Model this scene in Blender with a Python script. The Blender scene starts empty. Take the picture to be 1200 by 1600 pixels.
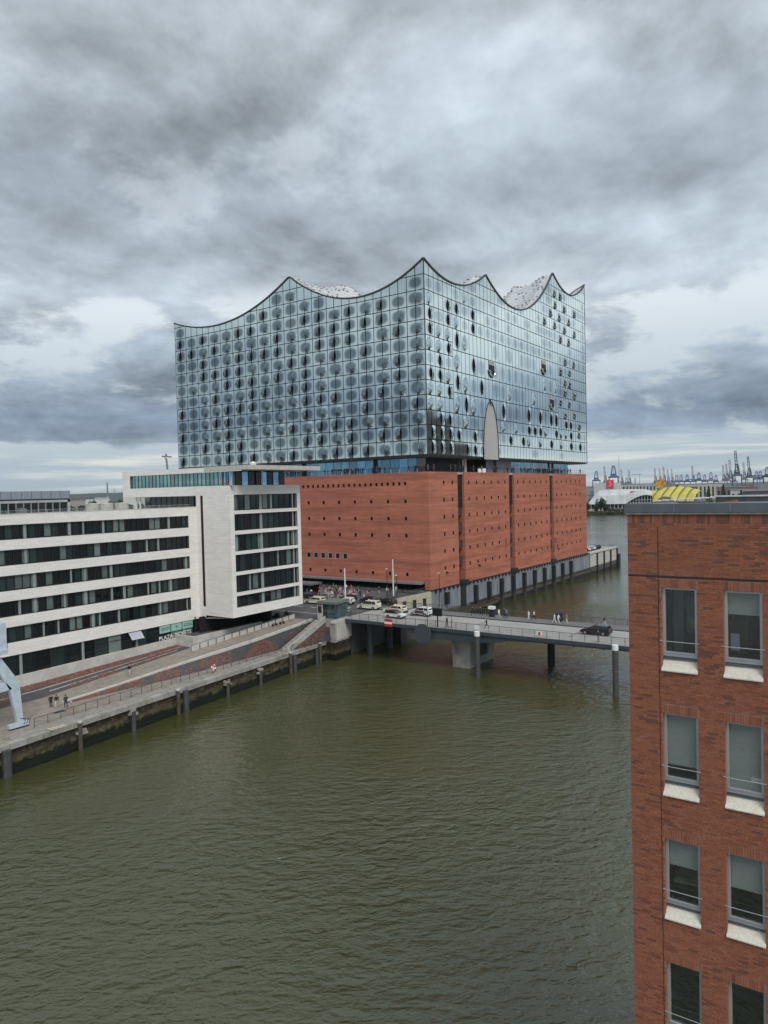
import bpy, bmesh, math, random
from mathutils import Vector, Matrix
R = math.radians
rnd = random.Random(7)
scene = bpy.context.scene
COL = scene.collection

# ------------------------------------------------------------------ camera
# metres; x runs west along the basin, y runs south, z is height above the water
CAM_Z = 29.9
def make_camera():
    yaw, pitch, roll = R(34.73), R(1.58), R(1.38)
    f = Vector((math.cos(yaw)*math.cos(pitch), math.sin(yaw)*math.cos(pitch), -math.sin(pitch)))
    r = Vector((math.sin(yaw), -math.cos(yaw), 0))
    d = f.cross(r)
    r2 = r*math.cos(roll) + d*math.sin(roll)
    d2 = -r*math.sin(roll) + d*math.cos(roll)
    cam = bpy.data.cameras.new('camera')
    cam.sensor_width = 36; cam.lens = 36*1152.7/1600
    cam.clip_start = 0.1; cam.clip_end = 30000
    o = bpy.data.objects.new('camera', cam); COL.objects.link(o)
    m = Matrix((r2, -d2, -f)).transposed().to_4x4(); m.translation = (0, 0, CAM_Z)
    o.matrix_world = m
    scene.camera = o
make_camera()

# ------------------------------------------------------------------ view, sun, sky
scene.view_settings.view_transform = 'Standard'
scene.view_settings.look = 'None'
scene.view_settings.gamma = 1
scene.view_settings.exposure = 0.5
scene.view_settings.use_curve_mapping = False
SUN_DIR = Vector((-0.48, -0.72, 0.95)).normalized()      # towards the sun
def make_sun():
    l = bpy.data.lights.new('sun', 'SUN'); l.energy = 1.5; l.angle = R(28); l.color = (1, .97, .92)
    o = bpy.data.objects.new('sun', l); COL.objects.link(o)
    o.rotation_euler = (-SUN_DIR).to_track_quat('-Z', 'Y').to_euler(); o.location = (0, 0, 200)
make_sun()

class NT:
    """small helper round a node tree"""
    def __init__(s, tree): s.t = tree; s.n = tree.nodes; s.l = tree.links
    def new(s, kind, **kw):
        n = s.n.new(kind)
        for k, v in kw.items(): setattr(n, k, v)
        return n
    def link(s, a, b): s.l.new(a, b)
    def put(s, sock, v):
        if hasattr(v, 'is_linked') or hasattr(v, 'links'): s.l.new(v, sock)
        else: sock.default_value = v
    def math(s, op, a, b=0.0, c=None, clamp=False):
        n = s.new('ShaderNodeMath', operation=op); n.use_clamp = clamp
        s.put(n.inputs[0], a); s.put(n.inputs[1], b)
        if c is not None: s.put(n.inputs[2], c)
        return n.outputs[0]
    def mix(s, f, a, b, mode='MIX'):
        n = s.new('ShaderNodeMix', data_type='RGBA', blend_type=mode)
        s.put(n.inputs[0], f)
        s.put(n.inputs[6], a if not isinstance(a, tuple) else (*a[:3], 1)); s.put(n.inputs[7], b if not isinstance(b, tuple) else (*b[:3], 1))
        return n.outputs[2]
    def noise(s, vec, scale, detail=4, rough=.5, dist=0.0):
        n = s.new('ShaderNodeTexNoise'); n.inputs['Scale'].default_value = scale
        n.inputs['Detail'].default_value = detail; n.inputs['Roughness'].default_value = rough
        n.inputs['Distortion'].default_value = dist
        if vec is not None: s.link(vec, n.inputs['Vector'])
        return n.outputs['Fac']
    def ramp(s, f, stops):
        n = s.new('ShaderNodeValToRGB'); e = n.color_ramp.elements
        while len(e) < len(stops): e.new(.5)
        for k, (p, c) in enumerate(stops):
            e[k].position = p; e[k].color = (*c, 1) if len(c) == 3 else c
        s.put(n.inputs[0], f); return n.outputs[0]
    def smooth(s, x, lo, hi):
        n = s.new('ShaderNodeMapRange', interpolation_type='SMOOTHSTEP')
        s.put(n.inputs[0], x); n.inputs[1].default_value = lo; n.inputs[2].default_value = hi
        return n.outputs[0]
    def vmul(s, v, k):
        n = s.new('ShaderNodeVectorMath', operation='MULTIPLY'); s.put(n.inputs[0], v); n.inputs[1].default_value = k
        return n.outputs[0]
    def vadd(s, v, k):
        n = s.new('ShaderNodeVectorMath', operation='ADD'); s.put(n.inputs[0], v); s.put(n.inputs[1], k)
        return n.outputs[0]
    def comb(s, x, y, z):
        n = s.new('ShaderNodeCombineXYZ'); s.put(n.inputs[0], x); s.put(n.inputs[1], y); s.put(n.inputs[2], z)
        return n.outputs[0]
    def sep(s, v):
        n = s.new('ShaderNodeSeparateXYZ'); s.link(v, n.inputs[0]); return n.outputs

SKY_OFF, HEAP_W = (4.1, 2.2, 0), 5.1
def make_sky():
    w = bpy.data.worlds.new('World'); scene.world = w; w.use_nodes = True
    t = NT(w.node_tree); t.n.clear()
    out = t.new('ShaderNodeOutputWorld')
    d = t.new('ShaderNodeTexCoord').outputs['Generated']
    x, y, z = t.sep(d)
    zc = t.math('MAXIMUM', z, 0.0)
    # high deck: direction projected on a layer overhead, shaded as if lit from one side
    k = t.math('DIVIDE', 1.0, t.math('ADD', zc, 0.30))
    px_, py_ = t.math('MULTIPLY', x, k), t.math('MULTIPLY', y, k)
    p = t.comb(px_, py_, 0.0)
    big = t.noise(t.vadd(p, SKY_OFF), 1.15, 3, .5)
    mid = t.noise(t.vadd(p, (7.3, 4.1, 2)), 2.6, 12, .57, .12)
    mid2 = t.noise(t.vadd(p, (7.36, 4.15, 2)), 2.6, 12, .57, .12)
    fine = t.noise(t.vadd(p, (2.3, 8.1, 6)), 9.0, 10, .6, .1)
    an_ = t.new('ShaderNodeMath', operation='ARCTAN2'); t.link(y, an_.inputs[0]); t.link(x, an_.inputs[1])
    an = an_.outputs[0]
    deckc = t.ramp(t.math('MULTIPLY', z, 1.6), [(0.0, (.44, .51, .57)), (.30, (.43, .495, .555)), (.48, (.34, .395, .45)), (.62, (.29, .34, .39)), (.80, (.40, .455, .51)), (1.0, (.43, .485, .54))])
    ds = t.math('ADD', .74, t.math('MULTIPLY', t.smooth(big, .36, .62), .44))
    ds = t.math('ADD', ds, t.math('MULTIPLY', t.math('SUBTRACT', mid, .5), .42))
    ds = t.math('ADD', ds, t.math('MULTIPLY', t.math('SUBTRACT', mid, mid2), 1.7))
    ds = t.math('ADD', ds, t.math('MULTIPLY', t.math('SUBTRACT', fine, .5), .14))
    deck = t.mix(1.0, deckc, t.comb(ds, ds, ds), 'MULTIPLY')
    hole = t.smooth(mid, .58, .70)
    deck = t.mix(t.math('MULTIPLY', hole, .30), deck, (.56, .61, .66))
    # heaps of cloud lower down: ragged edges, lit tops, grey undersides, white gaps between
    def heap_at(dz):
        zz = t.math('ADD', z, dz)
        return t.noise(t.comb(t.math('MULTIPLY', an, 5.0), t.math('MULTIPLY', zz, 12.5), HEAP_W), 1.0, 13, .60, .15)
    h0, h1 = heap_at(0.0), heap_at(.022)
    lit = t.math('MULTIPLY', t.math('SUBTRACT', h0, h1), 3.0)
    base = t.ramp(t.math('MULTIPLY', z, 1.6), [(0.0, (.32, .385, .445)), (.10, (.20, .255, .32)), (.16, (.155, .20, .26)), (.23, (.22, .27, .33)), (.36, (.27, .32, .37)), (1.0, (.34, .39, .44))])
    lift = t.math('ADD', t.math('ADD', 1.05, lit), t.math('MULTIPLY', t.math('SUBTRACT', h0, .5), -1.1))
    heapc = t.mix(1.0, base, t.comb(lift, lift, lift), 'MULTIPLY')
    back = t.ramp(t.math('MULTIPLY', z, 1.6), [(0.0, (.42, .48, .50)), (.09, (.40, .46, .49)), (.20, (.37, .43, .48)), (.30, (.46, .52, .57)), (.38, (.54, .59, .63)), (.5, (.36, .42, .47))])
    # the bank stands thickest a few degrees up
    thick = t.ramp(t.math('MULTIPLY', z, 1.6), [(0.0, (.30,)*3), (.075, (.30,)*3), (.125, (.62,)*3), (.19, (.60,)*3), (.25, (.53,)*3), (.33, (.50,)*3), (.5, (.50,)*3)])
    m = t.smooth(t.math('ADD', h0, t.math('SUBTRACT', thick, .5)), .46, .57)
    lowc = t.mix(m, back, heapc)
    cl = t.mix(t.smooth(t.math('ADD', z, t.math('MULTIPLY', t.math('SUBTRACT', h0, .5), .22)), .20, .30), lowc, deck)
    # flat streaks and creamy gaps just over the horizon
    st = t.noise(t.comb(t.math('MULTIPLY', an, 3.0), t.math('MULTIPLY', z, 58.0), 4.0), 1.0, 9, .58, .25)
    nearh = t.math('SUBTRACT', 1.0, t.smooth(z, .035, .085))
    cl = t.mix(t.math('MULTIPLY', t.smooth(st, .40, .60), t.math('MULTIPLY', nearh, .80)), cl, (.28, .345, .40))
    warm = t.math('MULTIPLY', t.smooth(st, .60, .50), nearh)
    warm = t.math('MULTIPLY', t.math('SUBTRACT', 1.0, t.smooth(st, .36, .52)), nearh)
    cl = t.mix(t.math('MULTIPLY', warm, .8), cl, (.60, .595, .53))
    bg = t.new('ShaderNodeBackground'); t.link(cl, bg.inputs[0]); bg.inputs[1].default_value = 1.0
    sky = t.new('ShaderNodeTexSky', sky_type='NISHITA'); sky.sun_disc = False
    sky.sun_elevation = math.asin(SUN_DIR.z); sky.sun_rotation = math.atan2(SUN_DIR.x, SUN_DIR.y)
    bs = t.new('ShaderNodeBackground'); t.link(sky.outputs[0], bs.inputs[0]); bs.inputs[1].default_value = 0.05
    gap = t.math('MULTIPLY', t.smooth(mid, .66, .80), .25)
    mx = t.new('ShaderNodeMixShader'); t.put(mx.inputs[0], gap); t.link(bg.outputs[0], mx.inputs[1]); t.link(bs.outputs[0], mx.inputs[2])
    t.link(mx.outputs[0], out.inputs[0])
make_sky()

# ------------------------------------------------------------------ materials
MATS = {}
def pos_node(t): return t.new('ShaderNodeNewGeometry').outputs['Position']
def mat(name, col, rough=.6, metal=0., var=.12, scale=1.5, bump=0., bscale=12., spec=.5, stretch=None, dirt=None, rvar=0.):
    """plain surface with grain: noise in the colour, optional relief, optional dark stains"""
    if name in MATS: return MATS[name]
    m = bpy.data.materials.new(name); m.use_nodes = True
    t = NT(m.node_tree); b = t.n['Principled BSDF']
    p = pos_node(t)
    if stretch: p = t.vmul(p, stretch)
    c = (*col, 1)
    if var > 0:
        n1 = t.noise(p, scale, 6, .6)
        lo = tuple(max(0, v*(1-var*1.6)) for v in col); hi = tuple(min(1, v*(1+var*1.6)) for v in col)
        c = t.ramp(n1, [(.25, lo), (.75, hi)])
    if dirt:
        n2 = t.noise(p, dirt[1], 8, .65, .4)
        c = t.mix(t.math('MULTIPLY', t.smooth(n2, dirt[2], dirt[2]+.2), dirt[3]), c, dirt[0])
    if rvar:
        oi = t.new('ShaderNodeObjectInfo').outputs['Random']
        k = t.math('ADD', 1-rvar, t.math('MULTIPLY', oi, 2*rvar))
        c = t.mix(1.0, c, t.comb(k, k, k), 'MULTIPLY')
    t.put(b.inputs['Base Color'], c)
    b.inputs['Roughness'].default_value = rough; b.inputs['Metallic'].default_value = metal
    b.inputs['Specular IOR Level'].default_value = spec
    if bump > 0:
        bn = t.new('ShaderNodeBump'); bn.inputs['Strength'].default_value = bump; bn.inputs['Distance'].default_value = .05
        t.link(t.noise(p, bscale, 5, .6), bn.inputs['Height']); t.link(bn.outputs[0], b.inputs['Normal'])
    MATS[name] = m; return m

def facing_coords(t):
    """(run along the wall, height) for walls that follow x or y"""
    x, y, z = t.sep(pos_node(t))
    return t.math('ADD', x, y), z

def mat_courses(name, col, joint, bw, bh, mortar=.01, rough=.8, var=.2, bump=.4, streak=.0, dark=None, cloud=.16):
    """laid courses (bricks or stone strips) for walls too far away to lay piece by piece"""
    if name in MATS: return MATS[name]
    m = bpy.data.materials.new(name); m.use_nodes = True
    t = NT(m.node_tree); b = t.n['Principled BSDF']
    s, z = facing_coords(t)
    v = t.comb(s, z, 0.0)
    br = t.new('ShaderNodeTexBrick'); t.link(v, br.inputs['Vector'])
    br.inputs['Scale'].default_value = 1; br.inputs['Brick Width'].default_value = bw; br.inputs['Row Height'].default_value = bh
    br.inputs['Mortar Size'].default_value = mortar; br.inputs['Mortar Smooth'].default_value = .1
    br.inputs['Color1'].default_value = (*[c*(1-var) for c in col], 1); br.inputs['Color2'].default_value = (*[min(1, c*(1+var)) for c in col], 1)
    br.inputs['Mortar'].default_value = (*joint, 1)
    c = br.outputs['Color']
    n1 = t.noise(t.comb(t.math('MULTIPLY', s, .05), t.math('MULTIPLY', z, .9), 0.0), 1.0, 6, .65)
    k = t.math('ADD', 1-.5*streak, t.math('MULTIPLY', t.smooth(n1, .25, .75), streak))
    n2 = t.noise(v, .35, 5, .6)
    k = t.math('MULTIPLY', k, t.math('ADD', 1-cloud/2, t.math('MULTIPLY', n2, cloud)))
    c = t.mix(1.0, c, t.comb(k, k, k), 'MULTIPLY')
    if dark:
        n3 = t.noise(t.comb(t.math('MULTIPLY', s, .9), t.math('MULTIPLY', z, .12), 0.0), 1.0, 6, .7)
        c = t.mix(t.math('MULTIPLY', t.smooth(n3, .55, .75), dark[1]), c, dark[0])
    t.put(b.inputs['Base Color'], c); b.inputs['Roughness'].default_value = rough
    b.inputs['Specular IOR Level'].default_value = .3
    if bump:
        bn = t.new('ShaderNodeBump'); bn.inputs['Strength'].default_value = bump; bn.inputs['Distance'].default_value = .01
        t.link(t.math('SUBTRACT', 1.0, br.outputs['Fac']), bn.inputs['Height']); t.link(bn.outputs[0], b.inputs['Normal'])
    MATS[name] = m; return m

def mat_printed_glass(name, clear, dots, rough=.05, dots_k=.85, metal=(.3, .4), spec=1.0):
    """mirror-like pane with a dot print that fades out round a clear oval; the pane's UV says where the oval sits"""
    if name in MATS: return MATS[name]
    m = bpy.data.materials.new(name); m.use_nodes = True
    t = NT(m.node_tree); b = t.n['Principled BSDF']
    uv = t.new('ShaderNodeUVMap').outputs[0]
    x, y, _ = t.sep(uv)
    ax = t.math('POWER', t.math('ABSOLUTE', x), 2.6); ay = t.math('POWER', t.math('ABSOLUTE', y), 2.6)
    r = t.math('POWER', t.math('ADD', ax, ay), 1/2.6)
    f = t.smooth(r, .55, 1.02)
    oi = t.new('ShaderNodeObjectInfo').outputs['Random']
    p = pos_node(t)
    wob = t.noise(p, .33, 5, .6)
    f2 = t.math('MULTIPLY', t.math('ADD', f, .06), t.math('ADD', dots_k-.28, t.math('MULTIPLY', wob, .56)))
    c = t.mix(f2, clear, dots)
    t.put(b.inputs['Base Color'], c)
    t.put(b.inputs['Roughness'], t.math('ADD', rough, t.math('MULTIPLY', f, .04)))
    t.put(b.inputs['Metallic'], t.math('ADD', metal[0], t.math('MULTIPLY', f, metal[1])))
    b.inputs['IOR'].default_value = 1.6; b.inputs['Specular IOR Level'].default_value = spec
    MATS[name] = m; return m

def mat_glass(name, col, rough=.03, spec=.9, ior=1.55, var=.2, rv=.25, metal=0.):
    """window glass seen from outside over a dark room"""
    if name in MATS: return MATS[name]
    m = bpy.data.materials.new(name); m.use_nodes = True
    t = NT(m.node_tree); b = t.n['Principled BSDF']
    n1 = t.noise(pos_node(t), .7, 4, .6)
    lo = tuple(v*(1-var) for v in col); hi = tuple(min(1, v*(1+var)) for v in col)
    c = t.ramp(n1, [(.3, lo), (.7, hi)])
    oi = t.new('ShaderNodeObjectInfo').outputs['Random']
    k = t.math('ADD', 1-rv, t.math('MULTIPLY', oi, 2*rv))
    c = t.mix(1.0, c, t.comb(k, k, k), 'MULTIPLY')
    t.put(b.inputs['Base Color'], c); b.inputs['Roughness'].default_value = rough; b.inputs['Metallic'].default_value = metal
    b.inputs['IOR'].default_value = ior; b.inputs['Specular IOR Level'].default_value = spec
    MATS[name] = m; return m

def mat_clear(name, tint=(.8, .86, .84), refl=.10):
    """clear pane: a mirror coat over see-through glass"""
    if name in MATS: return MATS[name]
    m = bpy.data.materials.new(name); m.use_nodes = True
    t = NT(m.node_tree); t.n.clear()
    o = t.new('ShaderNodeOutputMaterial'); tr = t.new('ShaderNodeBsdfTransparent'); tr.inputs[0].default_value = (*tint, 1)
    g = t.new('ShaderNodeBsdfGlossy'); g.inputs['Roughness'].default_value = .01; g.inputs[0].default_value = (.95, 1, 1, 1)
    fr = t.new('ShaderNodeFresnel'); fr.inputs[0].default_value = 1.5
    mx = t.new('ShaderNodeMixShader'); t.put(mx.inputs[0], t.math('ADD', t.math('MULTIPLY', fr.outputs[0], .9), refl, clamp=True))
    t.link(tr.outputs[0], mx.inputs[1]); t.link(g.outputs[0], mx.inputs[2]); t.link(mx.outputs[0], o.inputs[0])
    MATS[name] = m; return m

def mat_water():
    m = bpy.data.materials.new('water'); m.use_nodes = True
    t = NT(m.node_tree); b = t.n['Principled BSDF']
    p = pos_node(t)
    x, y, z = t.sep(p)
    n0 = t.noise(p, .02, 4, .6)
    c = t.ramp(n0, [(.3, (.047, .050, .0145)), (.7, (.059, .0615, .022))])
    t.put(b.inputs['Base Color'], c)
    b.inputs['Roughness'].default_value = .12; b.inputs['IOR'].default_value = 1.8; b.inputs['Specular IOR Level'].default_value = .5
    rot = t.new('ShaderNodeVectorRotate'); rot.rotation_type = 'Z_AXIS'; rot.inputs['Angle'].default_value = R(-38); t.link(p, rot.inputs['Vector'])
    q = t.vmul(rot.outputs[0], (1.15, .62, 1))
    a = t.noise(q, .38, 2, .5, .3)
    c2 = t.noise(q, 1.15, 3, .5, .45)
    d = t.noise(q, 3.1, 3, .55, .3)
    h = t.math('ADD', t.math('MULTIPLY', a, .40), t.math('ADD', t.math('MULTIPLY', c2, .42), t.math('MULTIPLY', d, .14)))
    # sheltered under the south quay, livelier in the open
    sh = t.math('ADD', .38, t.math('MULTIPLY', t.smooth(t.noise(p, .020, 4, .55), .35, .65), .62))
    open_ = t.smooth(t.math('SUBTRACT', 84.0, y), 2.0, 60.0)
    amp = t.math('MULTIPLY', sh, t.math('ADD', .40, t.math('MULTIPLY', open_, .60)))
    bn = t.new('ShaderNodeBump'); bn.inputs['Distance'].default_value = 1.35
    t.put(bn.inputs['Strength'], amp)
    t.link(h, bn.inputs['Height']); t.link(bn.outputs[0], b.inputs['Normal'])
    return m

# palette
m_brick_far = mat_courses('hall_brick', (.43, .148, .092), (.33, .15, .11), 2.4, .33, .03, .85, .09, 0, .5, ((.20, .08, .058), .45), .36)
m_stone = mat_courses('pale_stone_strips', (.80, .77, .73), (.64, .61, .575), 1.15, .33, .02, .7, .05, .3, .06)
m_conc = mat('concrete', (.34, .325, .30), .85, var=.15, scale=.8, bump=.2, bscale=9, dirt=((.10, .10, .08), .5, .52, .7))
m_conc_lt = mat('pale_concrete', (.52, .50, .46), .8, var=.12, scale=.7, bump=.15, bscale=10, dirt=((.22, .20, .17), .6, .55, .6))
m_step = mat('worn_step', (.40, .385, .35), .85, var=.12, scale=.9, dirt=((.16, .15, .13), .7, .5, .7))
m_coping = mat('coping_granite', (.30, .285, .25), .85, var=.16, scale=.9, bump=.3, bscale=7, dirt=((.09, .08, .06), .45, .50, .85))
m_post = mat('stained_post', (.085, .07, .05), .85, var=.3, scale=1.5, bump=.4, bscale=6, dirt=((.04, .035, .025), .8, .48, .8))
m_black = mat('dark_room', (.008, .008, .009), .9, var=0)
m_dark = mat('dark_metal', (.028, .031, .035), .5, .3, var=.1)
m_grey = mat('grey_metal', (.22, .235, .25), .45, .5, var=.08)
m_zinc = mat('zinc_sheet', (.125, .145, .165), .45, .35, var=.12, scale=.9)
m_alu = mat('aluminium', (.52, .52, .54), .38, .6, var=.05)
m_white = mat('white_paint', (.76, .76, .74), .5, var=.05)
m_asph = mat('asphalt', (.085, .085, .088), .85, var=.18, scale=.5, bump=.25, bscale=30, dirt=((.05, .05, .05), .25, .5, .6))
m_bridge_road = mat('bridge_road', (.33, .32, .30), .85, var=.10, scale=.5, bump=.2, bscale=30, dirt=((.15, .145, .14), .3, .52, .5))
m_walk = mat('bridge_walk', (.15, .145, .145), .85, var=.10, scale=.6, bump=.2, bscale=25)
m_pave = mat_courses('quay_setts', (.27, .235, .195), (.15, .135, .12), .6, .3, .02, .9, .16, .4, .1)
m_pave_flat = mat('quay_paving', (.275, .24, .20), .9, var=.17, scale=1.1, bump=.3, bscale=14, dirt=((.15, .135, .11), .35, .5, .55))
m_plaza = mat('forecourt_paving', (.10, .10, .105), .85, var=.12, scale=.5, bump=.2, bscale=10)
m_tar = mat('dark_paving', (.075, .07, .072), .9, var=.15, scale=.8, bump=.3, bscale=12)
m_redbrick = mat('red_setts', (.22, .090, .060), .85, var=.25, scale=2.5, bump=.2, rvar=.2)
m_steel = mat('bridge_steel', (.06, .075, .085), .5, .2, var=.1)
m_mesh = mat('railing_steel', (.10, .105, .105), .5, .3, var=.05)
m_crane = mat('crane_blue', (.52, .60, .66), .5, .1, var=.12, scale=1.2, dirt=((.24, .23, .20), 1.2, .58, .5))
m_wood = mat('wet_timber', (.05, .045, .04), .8, var=.3, scale=3, bump=.5, bscale=9, stretch=(1, 1, .2))
m_pile = mat('steel_pile', (.075, .075, .075), .6, .2, var=.2, scale=2, dirt=((.16, .07, .035), 1.1, .56, .7))

def mat_quay_wall():
    m = bpy.data.materials.new('quay_wall_masonry'); m.use_nodes = True
    t = NT(m.node_tree); b = t.n['Principled BSDF']
    p = pos_node(t); x, y, z = t.sep(p)
    n = t.noise(p, .9, 8, .7, .5); n2 = t.noise(t.vmul(p, (1, 1, .25)), 1.6, 7, .7)
    c = t.ramp(n, [(.30, (.016, .014, .011)), (.5, (.040, .033, .024)), (.62, (.085, .070, .050)), (.76, (.20, .18, .145))])
    c = t.mix(t.math('MULTIPLY', t.smooth(n2, .5, .62), .65), c, (.022, .021, .014))
    # weed and slime as high as the tide climbs, with a ragged edge
    tide = t.math('ADD', z, t.math('MULTIPLY', t.math('SUBTRACT', n, .5), 1.6))
    c = t.mix(t.math('SUBTRACT', 1.0, t.smooth(tide, .95, 1.45)), c, (.011, .0135, .009))
    lime = t.math('MULTIPLY', t.smooth(tide, 1.0, 1.4), t.math('SUBTRACT', 1.0, t.smooth(tide, 1.5, 2.1)))
    c = t.mix(t.math('MULTIPLY', lime, t.math('MULTIPLY', .9, t.smooth(n2, .35, .6))), c, (.12, .105, .055))
    t.put(b.inputs['Base Color'], c); b.inputs['Roughness'].default_value = .9; b.inputs['Specular IOR Level'].default_value = .15
    bn = t.new('ShaderNodeBump'); bn.inputs['Strength'].default_value = .8; bn.inputs['Distance'].default_value = .12
    t.link(n, bn.inputs['Height']); t.link(bn.outputs[0], b.inputs['Normal'])
    return m
m_quay = mat_quay_wall()

def mat_plinth():
    m = bpy.data.materials.new('hall_quay_plinth'); m.use_nodes = True
    t = NT(m.node_tree); b = t.n['Principled BSDF']
    p = pos_node(t); x, y, z = t.sep(p)
    n = t.noise(t.vmul(p, (1, 1, .12)), 1.1, 7, .7, .2); n2 = t.noise(p, .7, 7, .65)
    c = t.ramp(n, [(.28, (.12, .13, .145)), (.5, (.20, .225, .25)), (.72, (.33, .36, .385))])
    edge = t.math('ADD', z, t.math('MULTIPLY', t.math('SUBTRACT', n2, .5), 1.2))
    low = t.math('SUBTRACT', 1.0, t.smooth(edge, 2.6, 2.95))
    c2 = t.ramp(n2, [(.35, (.05, .045, .032)), (.6, (.12, .105, .07)), (.75, (.17, .15, .11))])
    c = t.mix(low, c, c2)
    c = t.mix(t.math('SUBTRACT', 1.0, t.smooth(edge, 1.1, 1.5)), c, (.022, .022, .016))
    t.put(b.inputs['Base Color'], c); b.inputs['Roughness'].default_value = .7
    return m
m_plinth = mat_plinth()

# ------------------------------------------------------------------ mesh building
class MB:
    def __init__(s): s.v = []; s.f = []; s.m = []; s.uv = []
    def quad(s, a, b, c, d, mi=0, uv=None):
        i = len(s.v); s.v += [tuple(a), tuple(b), tuple(c), tuple(d)]; s.f.append((i, i+1, i+2, i+3)); s.m.append(mi); s.uv.append(uv)
    def tri(s, a, b, c, mi=0):
        i = len(s.v); s.v += [tuple(a), tuple(b), tuple(c)]; s.f.append((i, i+1, i+2)); s.m.append(mi); s.uv.append(None)
    def poly(s, pts, mi=0):
        i = len(s.v); s.v += [tuple(p) for p in pts]; s.f.append(tuple(range(i, i+len(pts)))); s.m.append(mi); s.uv.append(None)
    def hexa(s, p, mi=0):
        """8 corners: bottom ring 0-3, top ring 4-7"""
        i = len(s.v); s.v += [tuple(q) for q in p]
        for f in ((3, 2, 1, 0), (4, 5, 6, 7), (0, 1, 5, 4), (1, 2, 6, 5), (2, 3, 7, 6), (3, 0, 4, 7)):
            s.f.append(tuple(i+k for k in f)); s.m.append(mi); s.uv.append(None)
    def box(s, x0, y0, z0, x1, y1, z1, mi=0):
        s.hexa([(x0, y0, z0), (x1, y0, z0), (x1, y1, z0), (x0, y1, z0), (x0, y0, z1), (x1, y0, z1), (x1, y1, z1), (x0, y1, z1)], mi)
    def cbox(s, c, size, mi=0):
        s.box(c[0]-size[0]/2, c[1]-size[1]/2, c[2]-size[2]/2, c[0]+size[0]/2, c[1]+size[1]/2, c[2]+size[2]/2, mi)
    def prism(s, pts, z0, z1, mi=0, mtop=None):
        """plan polygon (counter-clockwise) pulled up; z0/z1 numbers or per-point lists"""
        n = len(pts); zb = z0 if isinstance(z0, (list, tuple)) else [z0]*n; zt = z1 if isinstance(z1, (list, tuple)) else [z1]*n
        i = len(s.v)
        s.v += [(p[0], p[1], zb[k]) for k, p in enumerate(pts)] + [(p[0], p[1], zt[k]) for k, p in enumerate(pts)]
        s.f.append(tuple(reversed(range(i, i+n)))); s.m.append(mi); s.uv.append(None)
        s.f.append(tuple(range(i+n, i+2*n))); s.m.append(mi if mtop is None else mtop); s.uv.append(None)
        for k in range(n):
            j = (k+1) % n
            s.f.append((i+k, i+j, i+n+j, i+n+k)); s.m.append(mi); s.uv.append(None)
    def bar(s, a, b, r, n=6, r2=None, mi=0, cap=True):
        a = Vector(a); b = Vector(b); d = (b-a)
        if d.length < 1e-6: return
        d.normalize(); u = d.orthogonal().normalized(); w = d.cross(u); r2 = r if r2 is None else r2
        i = len(s.v)
        for k in range(n):
            t = 2*math.pi*k/n + math.pi/n; q = u*math.cos(t)+w*math.sin(t)
            s.v.append(tuple(a+q*r)); s.v.append(tuple(b+q*r2))
        for k in range(n):
            j = (k+1) % n
            s.f.append((i+2*k, i+2*j, i+2*j+1, i+2*k+1)); s.m.append(mi); s.uv.append(None)
        if cap:
            s.f.append(tuple(i+2*k for k in reversed(range(n)))); s.m.append(mi); s.uv.append(None)
            s.f.append(tuple(i+2*k+1 for k in range(n))); s.m.append(mi); s.uv.append(None)
    def beam(s, a, b, w, h, mi=0):
        """square bar from a to b: w across (level), h high"""
        a = Vector(a); b = Vector(b); d = (b-a).normalized()
        side = d.cross(Vector((0, 0, 1)))
        if side.length < 1e-3: side = Vector((1, 0, 0))
        side.normalize(); up = side.cross(d).normalized()
        o = [side*(-w/2)+up*(-h/2), side*(w/2)+up*(-h/2), side*(w/2)+up*(h/2), side*(-w/2)+up*(h/2)]
        s.hexa([a+q for q in o]+[b+q for q in o], mi)
    def lathe(s, c, prof, n=16, mi=0):
        i = len(s.v)
        for r, z in prof:
            for k in range(n):
                t = 2*math.pi*k/n; s.v.append((c[0]+r*math.cos(t), c[1]+r*math.sin(t), c[2]+z))
        for j in range(len(prof)-1):
            for k in range(n):
                q = (k+1) % n
                s.f.append((i+j*n+k, i+j*n+q, i+(j+1)*n+q, i+(j+1)*n+k)); s.m.append(mi); s.uv.append(None)
        s.f.append(tuple(i+(len(prof)-1)*n+k for k in range(n))); s.m.append(mi); s.uv.append(None)
    def mesh(s, name, mats, off=(0, 0, 0), smooth=False):
        me = bpy.data.meshes.new(name)
        o = off
        me.from_pydata([(v[0]-o[0], v[1]-o[1], v[2]-o[2]) for v in s.v], [], s.f)
        for mt in (mats if isinstance(mats, (list, tuple)) else [mats]): me.materials.append(mt)
        me.polygons.foreach_set('material_index', s.m)
        if any(u is not None for u in s.uv):
            l = me.uv_layers.new(name='UVMap'); k = 0
            for f, u in zip(s.f, s.uv):
                for q in range(len(f)):
                    l.data[k].uv = u[q] if u is not None else (5, 5); k += 1
        if smooth: me.polygons.foreach_set('use_smooth', [True]*len(s.f))
        me.update(); return me

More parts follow.
